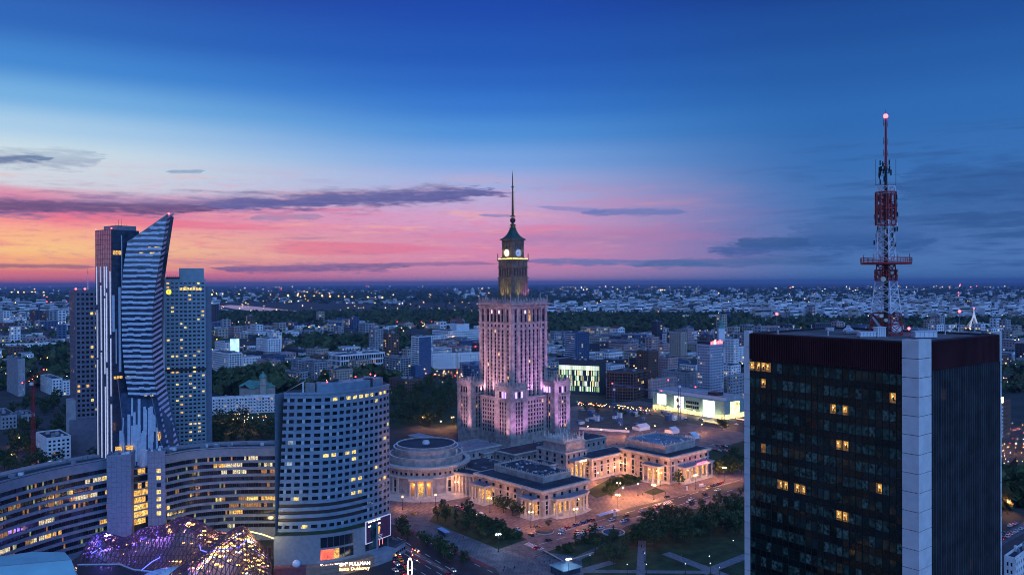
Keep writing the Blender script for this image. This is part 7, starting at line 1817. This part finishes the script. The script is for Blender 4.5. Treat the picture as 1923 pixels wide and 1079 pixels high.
def car(px, py, ang, colr, label, group=None, van=False):
    k = (colr, van); N = G(px, py)
    if k not in cp_: o = cp_[k] = carproto(paints[colr], van)
    else: o = copy_tree(cp_[k])
    o.name = 'delivery_van' if van else 'parked_car'
    o.location = (N.x, N.y, .13); o.rotation_euler = (0, 0, ang); tag(o, label, 'van' if van else 'car', group)
aA = math.atan2(G(1390, 905).y - G(1000, 1020).y, G(1390, 905).x - G(1000, 1020).x); aB = math.atan2(G(860, 940).y - G(990, 1005).y, G(860, 940).x - G(990, 1005).x)
CARS = [(1055, 996, 'white', 'white car by the curved portico kerb'), (1065, 992, 'red', 'red car behind the white one at the curved portico'), (1081, 987, 'blue', 'dark blue car parked along the curved portico'), (1093, 983, 'blue', 'blue car parked next to the dark blue one'), (1105, 979, 'black', 'black car at the end of the portico row'), (1112, 978, 'red', 'bright red car at the end of the portico row'),
        (1085, 1004, 'white', 'white car at the near kerb by the conical tree'), (1096, 1001, 'white', 'second white car at the near kerb'), (1108, 998, 'red', 'red car parked near the fountain'), (1113, 994, 'grey', 'grey car behind the red one near the fountain'), (1129, 993, 'white', 'white car driving past the fountain'), (1170, 980, 'white', 'white car opposite the fountain'), (1176, 977, 'blue', 'blue car opposite the fountain'),
        (1252, 934, 'black', 'black car crossing before the entrance court'), (1298, 938, 'white', 'white car on the tram street'), (1331, 917, 'yellow', 'yellow car beside the white van'), (1337, 914, 'black', 'black car in the row by the neon portico'), (1343, 912, 'grey', 'grey car in the row by the neon portico'), (1349, 910, 'black', 'second black car in the row by the neon portico'), (1355, 907, 'red', 'dark red car ending the row by the neon portico'),
        (1150, 896, 'blue', 'blue car parked inside the entrance court'), (1008, 1030, 'red', 'red car with lit tail lamps on the zebra crossing')]
for px, py, c_, lb in CARS: car(px, py, aA + R(random.uniform(-4, 4)) + (math.pi if random.random() < .4 else 0), c_, lb)
for px, py, c_, lb in ((778, 965, 'yellow', 'car with glowing lamps at the round hall turn'), (866, 955, 'red', 'red car by the garden strip'), (858, 953, 'blue', 'blue car ahead of the red one by the garden strip'), (893, 966, 'yellow', 'yellow car behind the white van in the side street'), (934, 980, 'blue', 'blue car driving along the long hall'), (972, 995, 'white', 'white and blue car along the long hall'), (998, 1006, 'black', 'black car at the long hall corner'), (1006, 990, 'grey', 'grey car tucked by the corner portico'), (1016, 993, 'red', 'dark red car tucked by the corner portico'), (800, 1017, 'silver', 'silver car on the avenue slip road')): car(px, py, aB + (math.pi if random.random() < .5 else 0), c_, lb)
car(903, 968, aB, 'white', 'white van in the street beside the garden strip', None, True); car(1319, 914, aA, 'white', 'white van before the neon signed portico', None, True)
car(850, 1072, aB + math.pi, 'silver', 'silver car with lit headlamps driving down the avenue'); car(842, 1080, aB, 'red', 'red car climbing the avenue')
for i, (px, py) in enumerate(((743, 1040), (748, 1045), (740, 1050), (752, 1053), (745, 1060), (758, 1062), (750, 1068), (765, 1070), (742, 1072), (757, 1078))): car(px, py, aB + (0 if i % 2 else math.pi), ('silver', 'red', 'black', 'yellow')[i % 4], ('silver', 'red', 'black', 'yellow')[i % 4] + ' car queueing on the avenue beside the poster corner', 'cars queueing on the avenue')
for i, (px, py) in enumerate(((1885, 1012), (1893, 1008), (1901, 1003), (1909, 999), (1917, 994), (1907, 984), (1897, 988), (1887, 1003))): c_ = ('red', 'white', 'silver', 'white', 'white', 'silver', 'white', 'grey')[i]; car(px, py, R(40), c_, c_ + ' car in the car park right of the dark glass tower', 'cars parked right of the dark glass tower')
for i in range(12): c_ = ('white', 'grey', 'silver', 'black')[i % 4]; car(1338 + (i % 6) * 6 + random.uniform(-1, 1), 838 + (i // 6) * 8 + random.uniform(-1, 1), aA + R(90), c_, c_ + ' car in the car park behind the neon signed hall', 'cars parked behind the neon hall')
sheet('car_park', [(1877, 1035), (1877, 1005), (1930, 975), (1960, 1000)], .05, paveB)
sheet('street', [(1870, 1079), (1870, 1030), (1950, 985), (1990, 1010)], .055, asph)
for i in range(26):                          # traffic on the boulevard and the tram street
    if i < 14: t = i / 14; px, py = 1080 + 330 * t + random.uniform(-5, 5), 752 + 46 * t + random.choice((-1.5, 2.5)) + 4; a_ = math.atan2(G(1400, 806).y - G(1230, 776).y, G(1400, 806).x - G(1230, 776).x); g_ = 'on the boulevard before the department store'
    else: t = (i - 14) / 12; px, py = 1030 + 350 * t + random.uniform(-4, 4), 1013 - 97 * t + random.choice((-3, 3)); a_ = aA; g_ = 'on the road past the stone halls'
    c_ = ('silver', 'red', 'yellow', 'white', 'black')[i % 5]; car(px, py, a_ + (math.pi if i % 2 else 0), c_, c_ + ' car driving ' + g_, 'traffic ' + g_)
# bus shelter, buses and trams
def bus(px, py, ang, m, lb, L=12.0):
    N = G(px, py); r = thing('bus', lb, 'bus', (N.x, N.y, .1), ang); b = MB(); b.box(-L / 2, L / 2, -1.25, 1.25, .4, 3.1, m); part('body', b, r)
    b = MB()
    for s_ in (-1, 1):
        for k in range(int(L / 1.6)): b.box(-L / 2 + .4 + 1.6 * k, -L / 2 + 1.8 + 1.6 * k, s_ * 1.24 - .03, s_ * 1.24 + .05, 1.4, 2.6, emi('bus_window', (1, .8, .5), 1.4))
    part('bus_window', b, r, kind='stuff')
    for x in (-L * .32, L * .3):
        for s_ in (-1, 1): b = MB(); b.tube((x, s_ * 1.0, .45), (x, s_ * 1.28, .45), .48, .48, tyre, 10); part('wheel', b, r)
aM = math.atan2(G(1400, 806).y - G(1230, 776).y, G(1400, 806).x - G(1230, 776).x)
bus(1335, 795, aM, paints['yellow'], 'lit yellow bus on the boulevard', 18); bus(1392, 790, aM, paints['red'], 'red bus at the boulevard stop')
N = G(833, 1004); r = thing('bus_shelter', 'blue roofed bus shelter on the grey forecourt', 'shelter', (N.x, N.y, .1), aB); b = MB(); b.box(-5, 5, -1.6, 1.6, 2.6, 2.85, mat('shelter_blue', (.25, .42, .62), .4)); part('roof', b, r)
for x in (-4.6, 0, 4.6): b = MB(); b.box(x - .08, x + .08, 1.2, 1.36, 0, 2.6, metal_d); part('post', b, r)
b = MB(); b.box(-4.6, 4.6, 1.25, 1.3, .3, 2.3, glassb); part('back_pane', b, r)
N = G(1141, 970); r = thing('market_tent', 'long pale blue canopy on the tram street pavement', 'canopy', (N.x, N.y, .1), aA); b = MB(); b.face([(-9, -2, 2.5), (9, -2, 2.5), (9, 0, 3.1), (-9, 0, 3.1)], mat('shelter_blue', (.25, .42, .62))); b.face([(-9, 0, 3.1), (9, 0, 3.1), (9, 2, 2.5), (-9, 2, 2.5)], mat('shelter_blue', (.25, .42, .62))); part('canvas', b, r)
for x in (-8.6, 0, 8.6):
    for y in (-1.8, 1.8): b = MB(); b.tube((x, y, 0), (x, y, 2.5), .06, .06, metal_g, 5); part('post', b, r)
for px, py, lb in ((1154, 968, 'round advertising column by the pale blue canopy'), (1290, 920, 'white advertising column before the neon hall')):
    N = G(px, py); r = thing('advert_column', lb, 'column', (N.x, N.y, .1)); b = MB(); b.lathe((0, 0, 0), [(.8, 0), (.8, .4), (.65, .5), (.65, 3.4)], 12, metal_w); part('drum', b, r); b = MB(); b.lathe((0, 0, 3.4), [(.95, 0), (.9, .25), (.1, .6)], 12, metal_d); part('cap', b, r)
# fountain
N = G(1152, 1000); r = thing('fountain', 'round stone fountain with a dark statue by the hall road', 'fountain', (N.x, N.y, .1)); b = MB(); b.lathe((0, 0, 0), [(6.6, 0), (6.6, .7), (5.9, .75), (5.9, .3)], 36, stone_l); part('basin', b, r); b = MB(); b.disc((0, 0, .45), 5.9, 36, mat('fountain_water', (.03, .04, .06), .1, .1)); part('water', b, r); b = MB(); b.lathe((0, 0, 0), [(1.2, .4), (1.0, 1.4), (1.6, 1.7), (.5, 1.9), (.4, 2.6), (.7, 3.2), (.35, 3.9), (.3, 4.3), (.05, 4.6)], 10, metal_d); part('statue', b, r)
N = G(1022, 998); r = thing('underpass_cover', 'dark oval stairwell cover at the hall corner', 'shelter', (N.x, N.y, .1)); b = MB(); b.lathe((0, 0, 0), [(5.2, 0), (5.0, 1.2), (4.2, 1.5), (.1, 1.9)], 24, brown); part('roof', b, r); b = MB(); b.lathe((0, 0, 0), [(5.6, 0), (5.6, .5), (5.2, .5)], 24, stone_l); part('kerb', b, r)
# underpass parapet walls on the lower square
for a, c_, lb in (((1020, 1036), (1060, 1058), 'low pale parapet of the underpass stairs'), ((1060, 1058), (1115, 1040), 'second low parapet along the lower square')):
    A, B = G(*a), G(*c_); r = thing('parapet_wall', lb, 'wall', A, math.atan2(B.y - A.y, B.x - A.x)); b = MB(); b.box(0, (B - A).length, -.25, .25, 0, 1.1, paveB); part('wall', b, r); b = MB(); b.box(-.1, (B - A).length + .1, -.35, .35, 1.1, 1.25, stone_l); part('coping', b, r)
N = G(1062, 1074); r = thing('glass_pavilion', 'low blue glass pavilion on the lower square', 'pavilion', (N.x, N.y, .1), R(35)); b = MB(); b.box(-6, 6, -4, 4, 0, 3, glassb); part('glass_wall', b, r); b = MB(); b.lathe((0, 0, 3), [(8.2, 0), (8.2, .3), (.2, 2.2)], 4, mat('pavilion_roof', (.14, .24, .28), .5), rot=R(45)); part('roof', b, r)
N = G(770, 1085); r = thing('light_hoop', 'tall glowing oval light hoop on the avenue', 'light', (N.x, N.y, .1)); b = MB(); pts = [Vector((1.1 * math.cos(t), 0, 5 + 4.6 * math.sin(t))) for t in [2 * math.pi * k / 24 for k in range(25)]]
for A, B in zip(pts[:-1], pts[1:]): b.tube(A, B, .22, .22, emi('hoop_light', (1, .85, .9), 9), 6)
part('hoop', b, r); b = MB(); b.box(-.8, .8, -.5, .5, 0, .5, conc); part('base', b, r)
# people
def person_mesh():
    me = bpy.data.meshes.new('person'); J = [(0, 0, .95), (0, 0, 1.2), (0, 0, 1.42), (0, .01, 1.55), (0, .02, 1.7), (-.1, 0, .9), (-.12, .06, .5), (-.12, -.02, .05), (.1, 0, .9), (.12, -.12, .5), (.12, -.2, .06), (-.2, 0, 1.4), (-.27, -.05, 1.12), (-.26, .08, .88), (.2, 0, 1.4), (.27, .06, 1.12), (.26, .16, .9), (-.12, .1, .04), (.12, -.06, .04)]
    Ed = [(0, 1), (1, 2), (2, 3), (3, 4), (0, 5), (5, 6), (6, 7), (7, 17), (0, 8), (8, 9), (9, 10), (10, 18), (2, 11), (11, 12), (12, 13), (2, 14), (14, 15), (15, 16)]
    Rd = [.15, .14, .16, .06, .11, .1, .075, .05, .1, .075, .05, .07, .05, .04, .07, .05, .04, .045, .045]
    me.from_pydata(J, Ed, []); o = link('tmp', me); md = o.modifiers.new('s', 'SKIN')
    for i, q in enumerate(Rd): me.skin_vertices[0].data[i].radius = (q, q)
    me.skin_vertices[0].data[0].use_root = True
    o.modifiers.new('u', 'SUBSURF').levels = 1
    out = bpy.data.meshes.new_from_object(o.evaluated_get(bpy.context.evaluated_depsgraph_get())); bpy.data.objects.remove(o); out.name = 'person'; return out
pmesh = person_mesh(); cloth = [mat('coat_' + n, c, .8, .1) for n, c in (('dark', (.02, .02, .025)), ('navy', (.02, .03, .08)), ('tan', (.2, .14, .09)), ('red', (.25, .03, .03)))]
pms = []
for c_ in cloth: m2 = pmesh.copy(); m2.materials.clear(); m2.materials.append(c_); pms.append(m2)
cn = ('a dark coat', 'a navy coat', 'a tan coat', 'a red coat')
for i, (px, py) in enumerate(((948, 1068), (954, 1070), (959, 1072), (946, 1074), (966, 1069), (1001, 1062), (1012, 1058), (1032, 1056), (1038, 1060), (1022, 1058), (1005, 1050), (870, 1012), (862, 1020), (822, 978), (760, 972), (758, 974), (1207, 930), (1215, 934), (1178, 958), (1008, 1004), (1034, 1000), (1040, 998), (770, 947), (790, 946), (1205, 1028), (1208, 1040), (1280, 1046), (1296, 1052), (1250, 928))):
    N = G(px, py); o = link('person', pms[i % 4]); o.location = (N.x, N.y, .15); o.rotation_euler = (0, 0, random.uniform(0, 6.28)); tag(o, 'person in ' + cn[i % 4] + (' walking on the lower square' if py > 1040 and px < 1100 else (' walking near the stone halls' if px < 1300 and py < 1010 else ' walking on a park path or forecourt')), 'person', 'people walking about the square')
# cranes
def crane(label, base, top, jib0, jib1, mtl, d):
    A = V(base[0], base[1], d); A.z = 0; H3 = V(top[0], top[1], d).z; r = thing('tower_crane', label, 'crane', A); b = MB(); w = 1.0
    for sx__, sy__ in ((-w, -w), (w, -w), (w, w), (-w, w)): b.tube((sx__, sy__, 0), (sx__, sy__, H3), .2, .2, mtl, 4)
    for k in range(int(H3 / 3)):
        z = 3 * k; b.tube((-w, -w, z), (w, -w, z + 3), .1, .1, mtl, 3); b.tube((-w, w, z), (-w, -w, z + 3), .1, .1, mtl, 3); b.tube((w, -w, z), (w, w, z + 3), .1, .1, mtl, 3)
    part('mast', b, r)
    P, Q = V(jib0[0], jib0[1], d) - A, V(jib1[0], jib1[1], d) - A; b = MB(); up = Vector((0, 0, 1.6))
    b.tube(P, Q, .22, .22, mtl, 4); b.tube(P + up, Q + up * .5, .18, .18, mtl, 4); n = 22
    for k in range(n): a = P.lerp(Q, k / n); c_ = P.lerp(Q, (k + 1) / n); b.tube(a, c_ + up * (1 - .5 * (k + 1) / n), .1, .1, mtl, 3); b.tube(a + up * (1 - .5 * k / n), c_, .1, .1, mtl, 3)
    j = part('jib', b, r); b = MB(); b.box(-1.2, 1.2, -2.4, -1.0, H3 - 2.6, H3 - .4, metal_w); part('cab', b, r); b = MB(); b.tube((0, 0, H3), (0, 0, H3 + 6), .3, .15, mtl, 4); b.tube((0, 0, H3 + 6), P.lerp(Q, .1) + up, .08, .08, mtl, 3); b.tube((0, 0, H3 + 6), P.lerp(Q, .9) + up * .5, .08, .08, mtl, 3); part('tie', b, r)
    for e in (P, Q): b = MB(); b.ball(e + Vector((0, 0, 1.5)), .0008 * d, red_e, 8, 5); part('red_lamp', b, r)
cb_ = mat('crane_blue', (.05, .12, .25), .5); co_ = mat('crane_orange', (.45, .12, .03), .5)
crane('orange tower crane beyond the white housing slab', (858, 690), (858, 656), (795, 652), (893, 652), co_, 1240)
crane('blue tower crane on the building site before the department store', (1276, 800), (1274, 722), (1255, 716), (1306, 729), cb_, 800)
crane('slim pale tower crane with a long thin jib by the dark brown office', (1153, 790), (1153, 728), (1150, 722), (1242, 736), cb_, 830)
crane('red and white tower crane in the trees left of the bronze tower', (63, 866), (63, 716), (42, 722), (82, 697), redpaint, 620)
# building site clutter
for i in range(34):
    px, py = random.uniform(1088, 1285), random.uniform(770, 799); N = G(px, py); c_ = random.choice((('blue', cb_), ('white', white), ('grey', grey), ('blue', cb_)))
    r = thing('site_container', c_[0] + ' steel container on the building site below the cranes', 'container', (N.x, N.y, .06), random.choice((aA, aA + R(90))) + R(random.gauss(0, 5)), 'containers on the building site'); st_ = random.choice((1, 1, 2)); b = MB(); b.box(-3, 3, -1.2, 1.2, 0, 2.6 * st_, c_[1]); part('body', b, r); b = MB(); b.box(-3.1, 3.1, -1.3, 1.3, 2.6 * st_, 2.6 * st_ + .12, roofblue); part('roof', b, r)
    b = MB(); b.box(-2.2, -1.2, -1.26, -1.2, .9, 1.9, lit if i % 6 == 0 else glass); part('window', b, r); b = MB(); b.box(.6, 1.5, -1.26, -1.2, .1, 2.0, metal_g); part('door', b, r)
for px, py, w_, lb in ((1204, 806, 15, 'white pitched tent roof at the building site fence'), (1262, 812, 10, 'small white tent by the lamp on the square'), (1300, 822, 9, 'white tent near the boulevard lawn')):
    N = G(px, py); r = thing('white_tent', lb, 'tent', (N.x, N.y, .06), aA); b = MB(); b.face([(-w_ / 2, -5, 3), (w_ / 2, -5, 3), (w_ / 2, 0, 5.6), (-w_ / 2, 0, 5.6)], metal_w); b.face([(-w_ / 2, 0, 5.6), (w_ / 2, 0, 5.6), (w_ / 2, 5, 3), (-w_ / 2, 5, 3)], metal_w); part('canvas_roof', b, r)
    b = MB(); b.box(-w_ / 2 + .1, w_ / 2 - .1, -4.8, 4.8, 0, 3, white); part('canvas_wall', b, r)
A, B = G(1088, 806), G(1182, 812); r = thing('site_fence', 'long white hoarding along the building site', 'fence', A, math.atan2(B.y - A.y, B.x - A.x)); n = 24
for k in range(n): b = MB(); l_ = (B - A).length / n; b.box(l_ * k + .05, l_ * (k + 1) - .05, -.06, .06, .1, 2.4, metal_w); part('panel', b, r)
# haze
hz = MB(); hz.box(-46200, 46200, -2600, 62200, -1.0, 242.0, None)
hm = bpy.data.materials.new('haze'); hm.use_nodes = True; _n = hm.node_tree
for q in list(_n.nodes): _n.nodes.remove(q)
_o = _n.nodes.new('ShaderNodeOutputMaterial'); _v = _n.nodes.new('ShaderNodeVolumePrincipled'); _v.inputs['Color'].default_value = (.34, .50, .78, 1); _v.inputs['Density'].default_value = 0.00004; _v.inputs['Anisotropy'].default_value = 0.1
_n.links.new(_v.outputs[0], _o.inputs['Volume']); hz.mats = [hm]
tag(link('haze', hz.mesh('haze')), kind='stuff')
